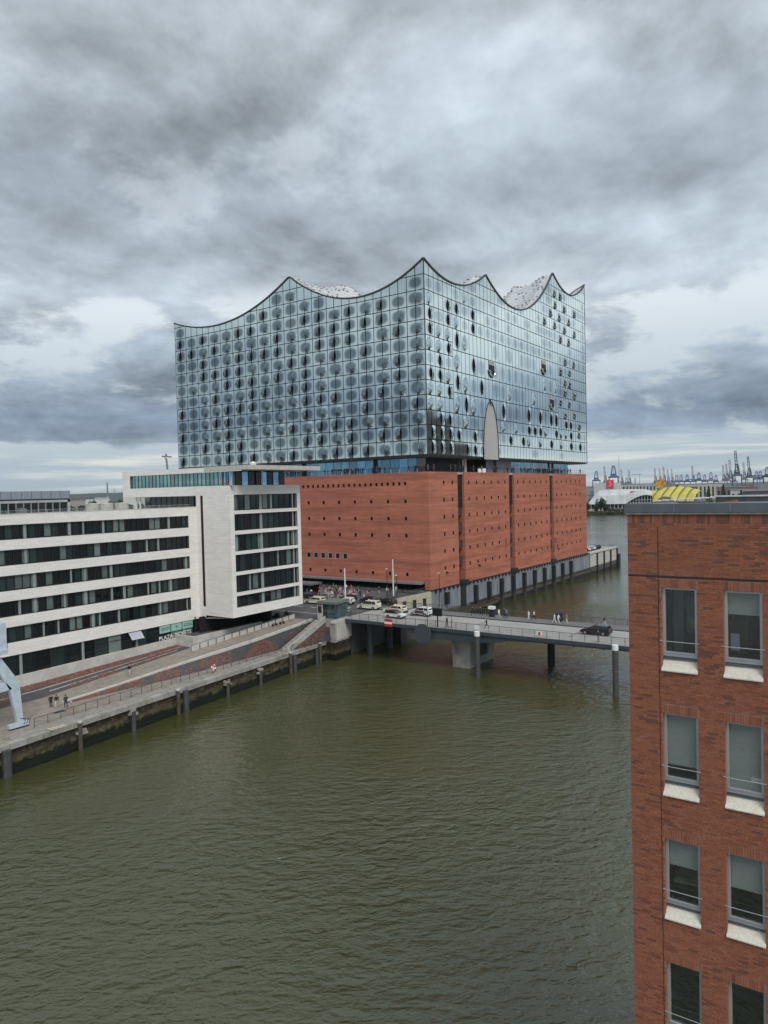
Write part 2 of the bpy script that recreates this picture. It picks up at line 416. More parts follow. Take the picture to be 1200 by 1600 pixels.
WLOC = {}
def link(name, me, parent=None, loc=(0, 0, 0), kind=None):
    o = bpy.data.objects.new(name, me); COL.objects.link(o)
    if parent is not None: o.parent = parent
    o.location = loc
    if kind: o['kind'] = kind
    return o
def tag(o, label=None, cat=None, group=None, kind=None):
    if label: o['label'] = label
    if cat: o['category'] = cat
    if group: o['group'] = group
    if kind: o['kind'] = kind
    return o
def thing(name, label, cat, loc, group=None, rotz=0):
    o = bpy.data.objects.new(name, None); COL.objects.link(o); o.location = loc; o.rotation_euler = (0, 0, rotz)
    o.empty_display_size = .5
    WLOC[o.name] = tuple(loc)
    return tag(o, label, cat, group)
def wl(parent):
    """world place of a parent built in world coordinates"""
    if parent is None: return (0, 0, 0)
    if parent.name in WLOC: return WLOC[parent.name]
    return (0, 0, 0)
def part(name, mb, mats, parent, kind=None, smooth=False):
    """a part whose mesh was written in world coordinates"""
    if parent is None:
        o = link(name, mb.mesh(name, mats, smooth=smooth), kind=kind); return o
    w = wl(parent)
    o = link(name, mb.mesh(name, mats, w, smooth), parent, kind=kind)
    WLOC[o.name] = w
    return o
def part_at(name, me, parent, loc, kind=None):
    """a part that shares a mesh written round its own origin; loc in world coordinates"""
    w = wl(parent)
    o = link(name, me, parent, (loc[0]-w[0], loc[1]-w[1], loc[2]-w[2]), kind)
    WLOC[o.name] = tuple(loc)
    return o
def solo(name, mb, mats, label, cat, loc=None, group=None, smooth=False):
    """a thing that is one mesh; the origin goes to its base"""
    loc = loc or (0, 0, 0)
    o = link(name, mb.mesh(name, mats, loc, smooth), None, loc)
    return tag(o, label, cat, group)
def structure(name, mb, mats, smooth=False):
    return link(name, mb.mesh(name, mats, smooth=smooth), kind='structure')
def copy_tree(o, parent=None):
    c = o.copy(); COL.objects.link(c)
    if parent is not None: c.parent = parent
    for ch in list(o.children): copy_tree(ch, c)
    return c

def wall(mb, s0, z0, s1, z1, holes, to3, depth, mi=0, mr=0):
    """flat wall with rectangular openings and their reveals; to3(s, z, d) gives the point d metres inside"""
    ss = sorted({s0, s1, *[h[0] for h in holes], *[h[2] for h in holes]}); ss = [s for s in ss if s0 <= s <= s1]
    zz = sorted({z0, z1, *[h[1] for h in holes], *[h[3] for h in holes]}); zz = [z for z in zz if z0 <= z <= z1]
    for a, b in zip(ss, ss[1:]):
        run = None
        for c, d in zip(zz, zz[1:]):
            m = ((a+b)/2, (c+d)/2)
            if any(h[0] < m[0] < h[2] and h[1] < m[1] < h[3] for h in holes):
                if run is not None: mb.quad(to3(a, run, 0), to3(b, run, 0), to3(b, c, 0), to3(a, c, 0), mi); run = None
            elif run is None: run = c
        if run is not None: mb.quad(to3(a, run, 0), to3(b, run, 0), to3(b, z1, 0), to3(a, z1, 0), mi)
    for a, c, b, d in holes:
        for p, q in (((a, c), (b, c)), ((b, c), (b, d)), ((b, d), (a, d)), ((a, d), (a, c))):
            mb.quad(to3(*p, 0), to3(*q, 0), to3(*q, depth), to3(*p, depth), mr)

# ------------------------------------------------------------------ the setting: water, ground, quay
W = MB()
W.quad((-400, -4000, 0), (12000, -4000, 0), (12000, 12000, 0), (-400, 12000, 0))
structure('water', W, mat_water())

def coping_y(x):                        # the quay edge runs a few degrees off the basin axis
    return 79.45 + .0745*(x-41)
def ramp_z(x): return 3.3 if x < 54.5 else min(7.0, 3.3+(x-54.5)*.0779)

# promenade on the quay
g = MB()
xs = [10, 25, 41, 54.5, 68, 80, 92, 103]
top = [(x, coping_y(x)+.55) for x in xs] + [(103, 86.8), (88, 86.9), (68, 87.3), (54.5, 89.6), (54.5, 94.3), (10, 94.3)]
g.prism(top, 2.4, 3.3)
structure('promenade', g, m_pave_flat)
# lower strip at the very edge, along the rail track
g = MB()
g.prism([(10, coping_y(10)+1.5), (103, coping_y(103)+1.5), (103, coping_y(103)+2.6), (10, coping_y(10)+2.6)], 3.2, 3.306)
structure('quay_strip', g, m_conc)
g = MB()
for dy in (1.75, 2.3):
    g.prism([(10, coping_y(10)+dy), (103, coping_y(103)+dy), (103, coping_y(103)+dy+.08), (10, coping_y(10)+dy+.08)], 3.2, 3.318)
structure('crane_track', g, m_dark)

# ramp up to the street, seen over the retaining wall
g = MB()
rx = [54.5, 64, 75, 88, 102]
kerb = {54.5: 89.6, 64: 88.8, 75: 88.2, 88: 87.1, 102: 87.1}
back = {54.5: 94.3, 64: 94.3, 75: 94.3, 88: 94.2, 102: 94.1}
pts = [(x, kerb[x]+.3) for x in rx] + [(x, back[x]) for x in reversed(rx)]
g.prism(pts, 2.2, [ramp_z(p[0]) for p in pts])
structure('ramp', g, m_pave_flat)

# street level land: forecourt and road
g = MB()
land = [(101.5, 93.9), (101.9, 86.2), (105.4, 83.3), (120, 83.3), (121, 86.8), (127.6, 87.6), (138.6, 85.6), (138.6, 240), (-30, 240), (-30, 104.5), (86, 104.5), (86, 98.4), (101.5, 98.4)]
g.prism(land, -2, 7.0)
structure('street', g, m_asph)
g = MB()
g.prism([(119, 92), (138.5, 92), (138.5, 190), (119, 190)], 6.9, 7.12)
structure('forecourt', g, m_plaza)
# white road markings
g = MB()
for y0, y1 in ((87, 97), (99, 108), (110, 122)):
    g.prism([(113.0, y0), (113.18, y0), (113.18, y1), (113.0, y1)], 7.0, 7.006)
g.prism([(107.2, 86.5), (107.36, 86.5), (107.36, 130), (107.2, 130)], 7.0, 7.006)
for k in range(5): g.prism([(108+.9*k*2, 89), (108.9+.9*k*2, 89), (108.9+.9*k*2, 89.4), (108+.9*k*2, 89.4)], 7.0, 7.006)
structure('road_markings', g, m_white)
# terrace under the overhang of the pale office building
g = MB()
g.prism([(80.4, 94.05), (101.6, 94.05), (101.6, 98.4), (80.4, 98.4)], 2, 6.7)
structure('terrace', g, m_tar)  # dark tone puts the overhang's shade into the terrace colour
# hall platform and the open pier west of it
g = MB()
g.prism([(138.9, 84.6), (271, 84.6), (271, 118), (239.4, 126), (138.9, 167)], -3, 7.6)
structure('pier', g, m_conc)

# far bank of the river and the wooded hills
g = MB()
bank = [(742, 120), (775, 225), (768, 300), (740, 620), (690, 980), (560, 1330), (100, 1900), (100, 9000), (9000, 9000), (9000, 60), (900, 30)]
g.prism(bank, -2, 2.6)
structure('far_bank', g, mat('bank_ground', (.10, .11, .075), .95, var=.3, scale=.02))
def hills(name, bear0, bear1, dist, h0, h1, col, seed, n=120):
    rr = random.Random(seed); g = MB(); pv = None
    ph = [rr.uniform(0, 6.28) for _ in range(6)]
    for k in range(n+1):
        t = k/n; b = R(bear0+(bear1-bear0)*t)
        h = h0+(h1-h0)*t + 4*math.sin(9*t+ph[0])+2.5*math.sin(23*t+ph[1])+1.6*math.sin(61*t+ph[2])+rr.uniform(-1.5, 1.5)
        a = Vector((math.cos(b)*dist, math.sin(b)*dist, 2)); c = Vector((math.cos(b)*(dist+160), math.sin(b)*(dist+160), h)); e = Vector((math.cos(b)*(dist+1500), math.sin(b)*(dist+1500), 2))
        if pv: g.quad(pv[0], a, c, pv[1]); g.quad(pv[1], c, e, pv[2])
        pv = (a, c, e)
    structure(name, g, col)
m_hill = mat('far_woods', (.035, .05, .035), 1, var=.35, scale=.02)
hills('hills', 75, 44, 7000, 66, 84, m_hill, 3)
hills('hills', 30, -5, 8200, 34, 40, m_hill, 5)

# ------------------------------------------------------------------ quay wall
qw = thing('quay_wall', 'long weathered masonry quay wall with mossy dark foot below the promenade', 'quay wall', (60, 81, 0))
g = MB()
xs = [10+1.5*k for k in range(62)] + [103]
rr = random.Random(2)
zz = [-1.5, 0.2, .7, 1.2, 1.7, 2.2, 2.75]
grid = [[(x+rr.uniform(-.2, .2), coping_y(x)+.14-(.30 if z < .3 else .12 if z < .8 else .0)+rr.uniform(-.09, .09)*(z < 2.7), z) for z in zz] for x in xs]
for a, b in zip(grid, grid[1:]):
    for k in range(len(zz)-1): g.quad(a[k], b[k], b[k+1], a[k+1])
part('wall', g, m_quay, qw)
for k in range(46):
    x0 = 12+2*k; x1 = x0+1.95
    g = MB(); j = rr.uniform(-.03, .03)
    pts = [(x0, coping_y(x0)-.08+j), (x1, coping_y(x1)-.08+j), (x1, coping_y(x1)+.9), (x0, coping_y(x0)+.9)]
    zt = 3.34+rr.uniform(-.015, .015)
    g.prism(pts, 2.72, zt)
    part('coping_stone', g, m_coping if k % 5 else m_conc, qw)
# abutment and the recess under the bridge
ab = thing('bridge_abutment', 'pale concrete abutment wall below the glass control kiosk', 'abutment', (104, 83, 0))
g = MB()
g.prism([(102.2, 82.1), (107.0, 82.6), (113.5, 87.0), (112.5, 88.5), (102.2, 87)], 3.2, 6.95)
part('wall', g, m_conc, ab)
g = MB(); g.prism([(102.0, 81.95), (107.1, 82.45), (113.6, 86.9), (112.5, 88.5), (102.0, 87)], -1.5, 3.2); part('foot', g, m_quay, ab)
for k in range(6):
    x0 = 102.7+.85*k
    g = MB(); y = 82.1+(x0-102.2)*.104
    g.prism([(x0, y-.06), (x0+.78, y+.02), (x0+.78, y+.2), (x0, y+.2)], 3.5, 6.6)
    part('panel', g, m_conc_lt, ab)
g = MB(); g.prism([(102.0, 82.0), (107.1, 82.5), (107.0, 83.2), (102.0, 82.9)], 6.62, 7.06); part('cornice', g, m_conc_lt, ab)
g = MB(); g.box(102.08, 83.2, 3.35, 102.18, 84.5, 5.9); part('door', g, m_zinc, ab)
g = MB()
g.prism([(113.4, 86.9), (125, 92.1), (131, 91.5), (138.9, 84.7), (138.9, 86.5), (125, 93.5), (113, 88.6)], -1.5, 4.2)
ob = solo('shore_wall', g, m_quay, 'low stained shore wall in the shade behind the bridge', 'wall', (125, 91, -1.5))

# bank wall with red brick patches between promenade and ramp
bw = thing('retaining_wall', 'sloping dark wall with scattered red brick patches beside the promenade', 'wall', (75, 88, 3.3))
def bank_pt(x, t):                     # t 0 foot .. 1 top
    yf = {0: 88.9, 1: 87.3, 2: 86.9, 3: 86.6}
    foot = 88.9+(86.9-88.9)*min(1, max(0, (x-54.5)/16)) if x < 70.5 else 86.9-.25*min(1, (x-70.5)/30)
    ks = sorted(kerb); 
    for a, b in zip(ks, ks[1:]):
        if a <= x <= b: top = kerb[a]+(kerb[b]-kerb[a])*(x-a)/(b-a)
    return Vector((x, foot+(top-foot)*t, 3.3+(ramp_z(x)-3.3)*t))
g = MB(); N = 48; q = [54.5+(102-54.5)*k/N for k in range(N+1)]
for a, b in zip(q, q[1:]): g.quad(bank_pt(a, 0), bank_pt(b, 0), bank_pt(b, 1), bank_pt(a, 1))
part('wall_face', g, m_tar, bw)
g = MB()
for a, b in zip(q, q[1:]):
    A = bank_pt(a, 1); B = bank_pt(b, 1)
    g.hexa([A+Vector((0, -.12, -.25)), B+Vector((0, -.12, -.25)), B+Vector((0, .42, -.25)), A+Vector((0, .42, -.25)), A+Vector((0, -.12, .14)), B+Vector((0, -.12, .14)), B+Vector((0, .42, .14)), A+Vector((0, .42, .14))])
part('kerb', g, m_conc_lt, bw)
def scatter_setts(mb, fn, x0, x1, shape, n, rr, lift=.035):
    for _ in range(n):
        x = rr.uniform(x0, x1); u = (x-x0)/(x1-x0); tmax = shape(u); t = rr.uniform(0.03, .97)
        if t > tmax: continue
        p = fn(x, t); px_ = fn(min(x+.01, x1), t); ex = (px_-p).normalized(); ey = (fn(x, min(1, t+.05))-fn(x, max(0, t-.05))).normalized()
        nn = ex.cross(ey).normalized()
        if nn.z < -.2 or (nn.z < .2 and nn.y > 0): nn = -nn
        w, h = rr.uniform(.22, .48), rr.uniform(.08, .14)
        a = rr.uniform(-.35, .35); e1 = ex*math.cos(a)+ey*math.sin(a); e2 = ey*math.cos(a)-ex*math.sin(a)
        c = p+nn*(lift*rr.uniform(.5, 1.2)); o = nn*.05
        r_ = [c-e1*w/2-e2*h/2, c+e1*w/2-e2*h/2, c+e1*w/2+e2*h/2, c-e1*w/2+e2*h/2]
        mb.hexa([k-o for k in r_]+r_, rr.choice((0, 0, 1)))
m_redbrick2 = mat('dark_red_setts', (.15, .062, .048), .85, var=.2, scale=2.5)
g = MB(); rr = random.Random(9)
for x0, x1, shp, n in ((55.5, 66, lambda u: 1, 250), (67.5, 74.5, lambda u: .75+.25*math.sin(6*u), 190), (75.5, 82, lambda u: .95-.55*abs(u-.55), 250), (84.5, 92.5, lambda u: min(1.0, .25+1.6*u) if u < .55 else max(.3, 1.9-1.7*u), 520), (95.5, 101.5, lambda u: .75, 240)):
    scatter_setts(g, bank_pt, x0, x1, shp, n, rr)
part('brick_patch', g, [m_redbrick, m_redbrick2], bw, kind='stuff')

# stair from promenade to street
st = thing('stair', 'concrete stair with pale side walls climbing from promenade to street', 'stair', (97, 85, 3.3))
n = 22
for k in range(n):
    x0 = 92.2+(101.9-92.2)*k/n; x1 = 92.2+(101.9-92.2)*(k+1)/n; z1 = 3.3+(7-3.3)*(k+1)/n
    g = MB(); g.box(x0, 84.5, z1-.35, x1+.14, 86.3, z1); part('step', g, m_step if k % 2 else m_conc, st)
g = MB(); g.hexa([(92, 84.2, 2.9), (102.2, 84.2, 6.7), (102.2, 84.5, 6.7), (92, 84.5, 2.9), (92, 84.2, 3.9), (102.2, 84.2, 7.75), (102.2, 84.5, 7.75), (92, 84.5, 3.9)]); part('side_wall', g, m_step, st)
g = MB(); g.prism([(93.5, 84.15), (102.2, 84.15), (102.2, 84.48), (93.5, 84.48)], 3.2, [3.4, 6.7, 6.7, 3.4]); part('stair_flank', g, m_tar, st)
g = MB(); rr = random.Random(4)
scatter_setts(g, lambda x, t: Vector((x, 84.13, 3.4+t*(3.3*(x-93.5)/8.7))), 94.5, 102, lambda u: .9, 230, rr, .02)
part('brick_patch', g, [m_redbrick, m_redbrick2], st, kind='stuff')
g = MB()
for k in range(6):
    x = 92.3+1.9*k; z = 3.4+(x-92.2)*.381; g.bar((x, 86.4, z), (x, 86.4, z+1.0), .03)
g.bar((92.3, 86.4, 4.4), (101.9, 86.4, 8.1), .035); g.bar((92.3, 86.4, 3.95), (101.9, 86.4, 7.6), .025)
part('handrail', g, m_mesh, st)

# slope of setts along the foot of the office building
fb = thing('brick_apron', 'strip of broken red brick paving at the foot of the office building', 'paving', (65, 96, 3.3))
def apron(x, t): return Vector((x, 94.3+(98.25-94.3)*t, ramp_z(x)*(1-t)+(4.5+.031*(x-53))*t if x < 72 else ramp_z(x)*(1-t)+max(ramp_z(x)+.1, 4.5+.031*(x-53))*t))
g = MB(); q = [20+(80.5-20)*k/40 for k in range(41)]
for a, b in zip(q, q[1:]): g.quad(apron(a, 0), apron(b, 0), apron(b, 1), apron(a, 1))
part('paving_bed', g, m_tar, fb)
g = MB(); rr = random.Random(12)
for x0, x1, lo, n in ((40, 50.5, .15, 400), (52, 57, .62, 130), (57, 66, .55, 380), (66.5, 73, .6, 200), (73, 80.4, .35, 320)):
    scatter_setts(g, lambda x, t, lo=lo: apron(x, lo+(1-lo)*t), x0, x1, lambda u: 1, n, rr)
for x0, x1, n in ((59, 67, 130), (68, 74, 90)):
    scatter_setts(g, lambda x, t: apron(x, .05+.25*t), x0, x1, lambda u: 1, n, rr)
part('brick_patch', g, [m_redbrick, m_redbrick2], fb, kind='stuff')
g = MB()
for x0, x1, t in ((44, 80, .48), (56, 78, .22)):
    for a, b in ((x0+(x1-x0)*k/10, x0+(x1-x0)*(k+1)/10) for k in range(10)):
        A, B, C, D = apron(a, t), apron(b, t), apron(b, t+.045), apron(a, t+.045); o = Vector((0, 0, .03)); 
        g.hexa([A-o, B-o, C-o, D-o, A+o, B+o, C+o, D+o])
part('edging', g, m_conc, fb)

# panelled parapet below the overhang
pw = thing('parapet_wall', 'pale panelled parapet wall running under the overhanging office block', 'wall', (90, 92, 4))
L0, L1 = (78.4, 92.6), (102, 91.4)
def pwp(t): return (L0[0]+(L1[0]-L0[0])*t, L0[1]+(L1[1]-L0[1])*t)
for k in range(14):
    a = pwp(k/14+.004); b = pwp((k+1)/14-.004); g = MB(); za = ramp_z(a[0]); zb = ramp_z(b[0])
    ta, tb = za+.75, zb+.75
    g.hexa([(a[0], a[1]-.16, za-.1), (b[0], b[1]-.16, zb-.1), (b[0], b[1]+.05, zb-.1), (a[0], a[1]+.05, za-.1), (a[0], a[1]-.16, ta), (b[0], b[1]-.16, tb), (b[0], b[1]+.05, tb), (a[0], a[1]+.05, ta)])
    part('panel', g, m_conc_lt, pw)
g = MB()
for k in range(15):
    a = pwp(k/14); g.bar((a[0], a[1]-.28, ramp_z(a[0])-.1), (a[0], a[1]-.28, ramp_z(a[0])+1.0), .03)
part('posts', g, m_mesh, pw)
g = MB(); a = pwp(0); b = pwp(1); g.bar((a[0], a[1]-.28, ramp_z(a[0])+1.0), (b[0], b[1]-.28, ramp_z(b[0])+1.0), .035); part('handrail', g, m_mesh, pw)

g = MB(); g.box(80.0, 93.8, 3.5, 99.6, 94.04, 7.08); g.box(80.0, 94.04, 3.5, 80.39, 98.2, 7.08); part('upper_parapet', g, m_conc_lt, pw)
# promenade railing
def railing(name, label, P, Q, n, h=1.05, mats=None, bars=4, close=0, group=None, sag=None):
    P = Vector(P); Q = Vector(Q); r = thing(name, label, 'railing', (P+Q)/2, group)
    d = (Q-P)/n
    for k in range(n+1):
        g = MB(); c = P+d*k; g.bar(c, c+Vector((0, 0, h)), .04, 5); part('post', g, mats, r)
    g = MB(); g.bar(P+Vector((0, 0, h)), Q+Vector((0, 0, h)), .045, 5); part('handrail', g, mats, r)
    g = MB()
    for k in range(1, bars+1): z = Vector((0, 0, h*k/(bars+1))); g.bar(P+z, Q+z, .012, 4, cap=False)
    if close:
        m = int((Q-P).length/close)
        for k in range(m): c = P+(Q-P)*(k/m); g.bar(c+Vector((0, 0, .08)), c+Vector((0, 0, h)), .010, 3, cap=False)
    part('infill', g, mats, r, kind='stuff')
    return r
railing('promenade_railing', 'thin post and wire railing along the quay promenade', (46.8, 83.0, 3.3), (92, 85.55, 3.3), 26, mats=m_mesh)
railing('promenade_railing', 'short post railing below the stair along the quay edge', (92.6, 83.9, 3.3), (102, 82.9, 3.3), 6, mats=m_mesh)
# fender piles and timber posts on the quay wall
def fender(x, zt, r, capz, label, dy=-.35, dark=True):
    t = thing('fender_pile', label, 'fender pile', (x, coping_y(x)+dy, -1), 'fender piles on the quay wall')
    g = MB(); g.bar((x, coping_y(x)+dy, -1.5), (x, coping_y(x)+dy, zt), r, 8); part('post', g, m_pile if dark else m_post, t)
    if capz: 
        g = MB(); g.bar((x, coping_y(x)+dy, zt), (x, coping_y(x)+dy, zt+.18), r*1.12, 8); part('cap', g, m_conc_lt, t)
for x, zt, r, cp, lb, dk in ((41.4, 2.9, .5, 0, 'dark rusty timber fender at the left end of the quay wall', True), (50.6, 3.28, .26, 1, 'pale capped post on the quay wall near the strolling people', False), (58.5, 2.5, .3, 0, 'low dark fender pile between the two capped posts', True), (66.2, 3.3, .26, 1, 'capped post beside the broad pair of fenders', False), (67.6, 3.0, .42, 0, 'broad dark fender right of a capped post', True), (76.0, 2.0, .28, 0, 'stub fender pile under the lifebuoy post', True), (83.5, 2.2, .28, 0, 'short dark fender pile left of the stair', True), (91.2, 3.4, .28, 1, 'capped post at the foot of the stair', False), (92.3, 2.9, .34, 0, 'dark fender at the foot of the stair', True), (99.6, 3.4, .28, 1, 'capped post before the kiosk abutment', False), (98.6, 2.6, .3, 0, 'dark fender before the kiosk abutment', True)):
    fender(x, zt, r, cp, lb, dark=dk)
# rough broken blocks at the wall
for k, (x, z) in enumerate(((50.9, 2.2), (58.6, 2.3), (76.1, 2.0), (83.4, 2.2))):
    g = MB(); rr = random.Random(30+k)
    for _ in range(9): g.cbox((x+rr.uniform(-.6, .6), coping_y(x)-.1+rr.uniform(-.2, .1), z+rr.uniform(-.35, .35)), (rr.uniform(.2, .5), rr.uniform(.2, .4), rr.uniform(.15, .35)))
    part('broken_block', g, m_coping, qw, kind='stuff')
# lifebuoy on a post
lb = thing('lifebuoy', 'red and white lifebuoy ring on the promenade railing', 'lifebuoy', (75.34, 84.0, 3.3))
g = MB()
for k in range(16):
    a, b = 2*math.pi*k/16, 2*math.pi*(k+1)/16
    g.bar((75.34+.38*math.cos(a), 83.95, 4.2+.38*math.sin(a)), (75.34+.38*math.cos(b), 83.95, 4.2+.38*math.sin(b)), .1, 6, mi=0 if (k//2) % 2 else 1)
part('ring', g, [m_white, mat('lifebuoy_red', (.55, .05, .04), .5, var=0)], lb)
g = MB(); g.box(75.1, 84.05, 3.95, 75.58, 84.1, 4.45); part('backing_board', g, m_white, lb)
g = MB(); g.bar((75.34, 84.1, 3.3), (75.34, 84.1, 4.5), .04); part('post', g, m_mesh, lb)
g = MB(); g.prism([(51.2, 85.9), (52.6, 85.7), (52.6, 86.4), (51.2, 86.6)], 3.2, 3.312); structure('drain_cover', g, m_dark)
g = MB()
for k in range(4): g.prism([(47.2+.5*k, coping_y(48)+.1), (47.5+.5*k, coping_y(48)+.1), (47.4+.5*k, coping_y(48)+.95), (47.1+.5*k, coping_y(48)+.95)], 3.3, 3.37)
structure('yellow_step_marks', g, mat('worn_yellow', (.55, .47, .25), .8))

# ------------------------------------------------------------------ the concert hall
X0, Y0 = 138.85, 84.2                   # its north-east corner
X1, Y1 = 241.0, 166.5
BT, GB, ROW = 34.1, 37.9, 3.275         # brick top, glass bottom, storey
hall = thing('concert_hall', 'brick warehouse crowned by a wavy glass concert hall', 'concert hall', (X0, Y0, 0))
DISH = [(151, 101.5, 72.35, .0185), (150, 150, 74.2, .0112), (185, 108, 67.1, .0200), (225.5, 100, 83.9, .0262), (195, 146, 78.5, .0210), (232, 132, 86, .025)]
RIDGES = [((140, 121, 0), (151, 121, 3.2), 9), ((151, 121, 3.2), (165, 121, 4.6), 9), ((165, 121, 4.6), (174, 118, 4.5), 9), ((168, 84.8, .2), (168, 88, 2.6), 6), ((168, 88, 2.6), (168, 95, 4), 7),
          ((212.3, 85, 0), (216, 92, 4.2), 8), ((216, 92, 4.2), (222, 96.5, 10.5), 8), ((222, 96.5, 10.5), (213, 98, 5), 9), ((213, 98, 5), (205, 99, 6.5), 10)]   # ridges that stay high inland
def roof_z(x, y):
    z = min(z0+a*((x-cx)**2+(y-cy)**2) for cx, cy, z0, a in DISH)
    up = 0
    for (ax, ay, ha), (bx, by, hb), w in RIDGES:
        L2 = (bx-ax)**2+(by-ay)**2; t = max(0, min(1, ((x-ax)*(bx-ax)+(y-ay)*(by-ay))/L2))
        d = math.hypot(x-ax-(bx-ax)*t, y-ay-(by-ay)*t)
        if d < 5*w: up = max(up, (ha+(hb-ha)*t)*math.exp(-d/w))
    return z+up*min(1, max(0, (y-Y0)/3), max(0, (x-X0)/3))
def south_y(x): return Y1+(124-Y1)*(x-X0)/(X1-X0)

m_glass_e = mat_printed_glass('printed_glass_east', (.125, .170, .192), (.56, .64, .645), .05, .95, (.72, .16), spec=.75)  # darker east, paler north: brightness of the mirrored sky put into the colours
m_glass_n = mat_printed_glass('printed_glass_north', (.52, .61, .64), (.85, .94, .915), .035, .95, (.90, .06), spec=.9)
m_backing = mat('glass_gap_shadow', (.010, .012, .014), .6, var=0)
m_edge = mat('roof_edge_metal', (.05, .055, .06), .5, .2, var=0)

# brick walls with their little openings
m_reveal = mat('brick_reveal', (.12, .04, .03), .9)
E3 = lambda s, z, d: (X0+d, s, z)                       # east wall, s = y
N3 = lambda s, z, d: (s, Y0+d, z)                       # north wall, s = x
ewin = [(90.3+1.585*k-.3, 31.2, 90.3+1.585*k+.3, 31.95) for k in range(20)]
ewin += [(119.9+1.585*k+1.9, 31.2, 119.9+1.585*k+2.5, 31.95) for k in range(6)]
for zc in (27.6, 23.72, 19.86, 11.15):
    ewin += [(90.3+4.745*k-.33, zc-.40, 90.3+4.745*k+.33, zc+.40) for k in range(15) if 90.3+4.745*k < 160]
esq = [(107.15+2.27*k, 14.05, 107.15+2.27*k+1.35, 15.45) for k in range(6)]
g = MB()
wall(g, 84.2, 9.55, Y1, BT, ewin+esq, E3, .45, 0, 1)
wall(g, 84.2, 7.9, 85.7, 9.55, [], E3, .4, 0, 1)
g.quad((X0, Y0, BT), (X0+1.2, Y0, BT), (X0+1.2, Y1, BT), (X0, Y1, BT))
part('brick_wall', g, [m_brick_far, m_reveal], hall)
bays = [(X0, 151.95), (155.15, 179.95), (183.1, 207.95), (210.95, 239.4)]
ncol = [[145.5, 149.5], [157.5+4*k for k in range(6)], [185.5+4*k for k in range(6)], [213.4+4*k for k in range(6)]]
nwin = []
for (a, b), cs in zip(bays, ncol):
    hs = [(c-.36, z-.42, c+.36, z+.42) for c in cs for z in (31.65, 27.72, 23.85, 19.92, 16.02, 12.2)]
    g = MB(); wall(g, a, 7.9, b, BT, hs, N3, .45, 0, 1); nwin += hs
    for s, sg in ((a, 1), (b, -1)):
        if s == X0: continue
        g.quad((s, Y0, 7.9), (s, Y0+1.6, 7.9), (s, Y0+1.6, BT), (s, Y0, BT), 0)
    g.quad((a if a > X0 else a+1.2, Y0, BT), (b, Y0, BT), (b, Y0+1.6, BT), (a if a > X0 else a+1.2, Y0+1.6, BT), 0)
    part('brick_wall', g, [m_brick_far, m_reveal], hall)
# windows: one dark pane with a slim frame, shared by all
def window_mesh(w, h, axis, mats, fr=.05):
    g = MB()
    def P(s, z, d): return (d, s, z) if axis == 'E' else (s, d, z)
    g.quad(P(-w/2, -h/2, .4), P(w/2, -h/2, .4), P(w/2, h/2, .4), P(-w/2, h/2, .4), 0)
    for a, b, c, d in ((-w/2, -h/2, -w/2+fr, h/2), (w/2-fr, -h/2, w/2, h/2), (-w/2+fr, -h/2, w/2-fr, -h/2+fr), (-w/2+fr, h/2-fr, w/2-fr, h/2)):
        p0, p1 = P(a, b, .34), P(c, d, .40)
        g.box(min(p0[0], p1[0]), min(p0[1], p1[1]), min(p0[2], p1[2]), max(p0[0], p1[0]), max(p0[1], p1[1]), max(p0[2], p1[2]), 1)
    return g.mesh('window', mats)
m_winglass = mat_glass('small_window_glass', (.010, .010, .012), .06, .6)
cache = {}
def hall_window(h, axis):
    key = (round(h[2]-h[0], 3), round(h[3]-h[1], 3), axis)
    if key not in cache: cache[key] = window_mesh(key[0], key[1], axis, [m_winglass, m_dark])
    s, z = (h[0]+h[2])/2, (h[1]+h[3])/2
    part_at('window', cache[key], hall, (X0, s, z) if axis == 'E' else (s, Y0, z))
for h in ewin: hall_window(h, 'E')
for h in nwin: hall_window(h, 'N')
m_frame_lt = mat('window_frame_pale', (.42, .40, .37), .6)
msq = window_mesh(1.35, 1.4, 'E', [m_winglass, m_frame_lt], .1)
for h in esq: part_at('square_window', msq, hall, (X0-.33, (h[0]+h[2])/2, (h[1]+h[3])/2))
# the three dark hoist slots with their panels
m_slot = mat('slot_panel', (.022, .024, .029), .45, .3, var=.1)
m_slot2 = mat('slot_panel_grey', (.055, .058, .062), .6, .2, var=.1)
for k, (a, b) in enumerate(((151.95, 155.15), (179.95, 183.1), (207.95, 210.95))):
    g = MB(); g.quad((a, Y0+1.6, 3), (b, Y0+1.6, 3), (b, Y0+1.6, BT), (a, Y0+1.6, BT)); part('hoist_slot', g, m_black, hall)
    zs = [33.9, 30.6, 29.8, 26.3, 25.9, 23.7, 22.3, 19.8, 17.9, 15.9, 14.2, 12.0, 9.5]
    for i, (zt, zb) in enumerate(zip(zs, zs[1:])):
        if i % 2 and i > 3: continue
        g = MB(); dd = .55 if i < 4 else .75
        g.box(a+.05, Y0+dd, zb+.06, b-.05, Y0+dd+.1, zt); 
        part('hoist_panel', g, m_slot if i < 4 else m_slot2, hall)
    g = MB(); g.box(a+.1, Y0-.35, 7.3, b+.9, Y0+.9, 8.5); part('hoist_base', g, m_slot, hall)
    g = MB(); g.box(a+.3, Y0-.2, -1, b-.3, Y0+.6, 7.3); part('slot_pier', g, m_dark, hall)
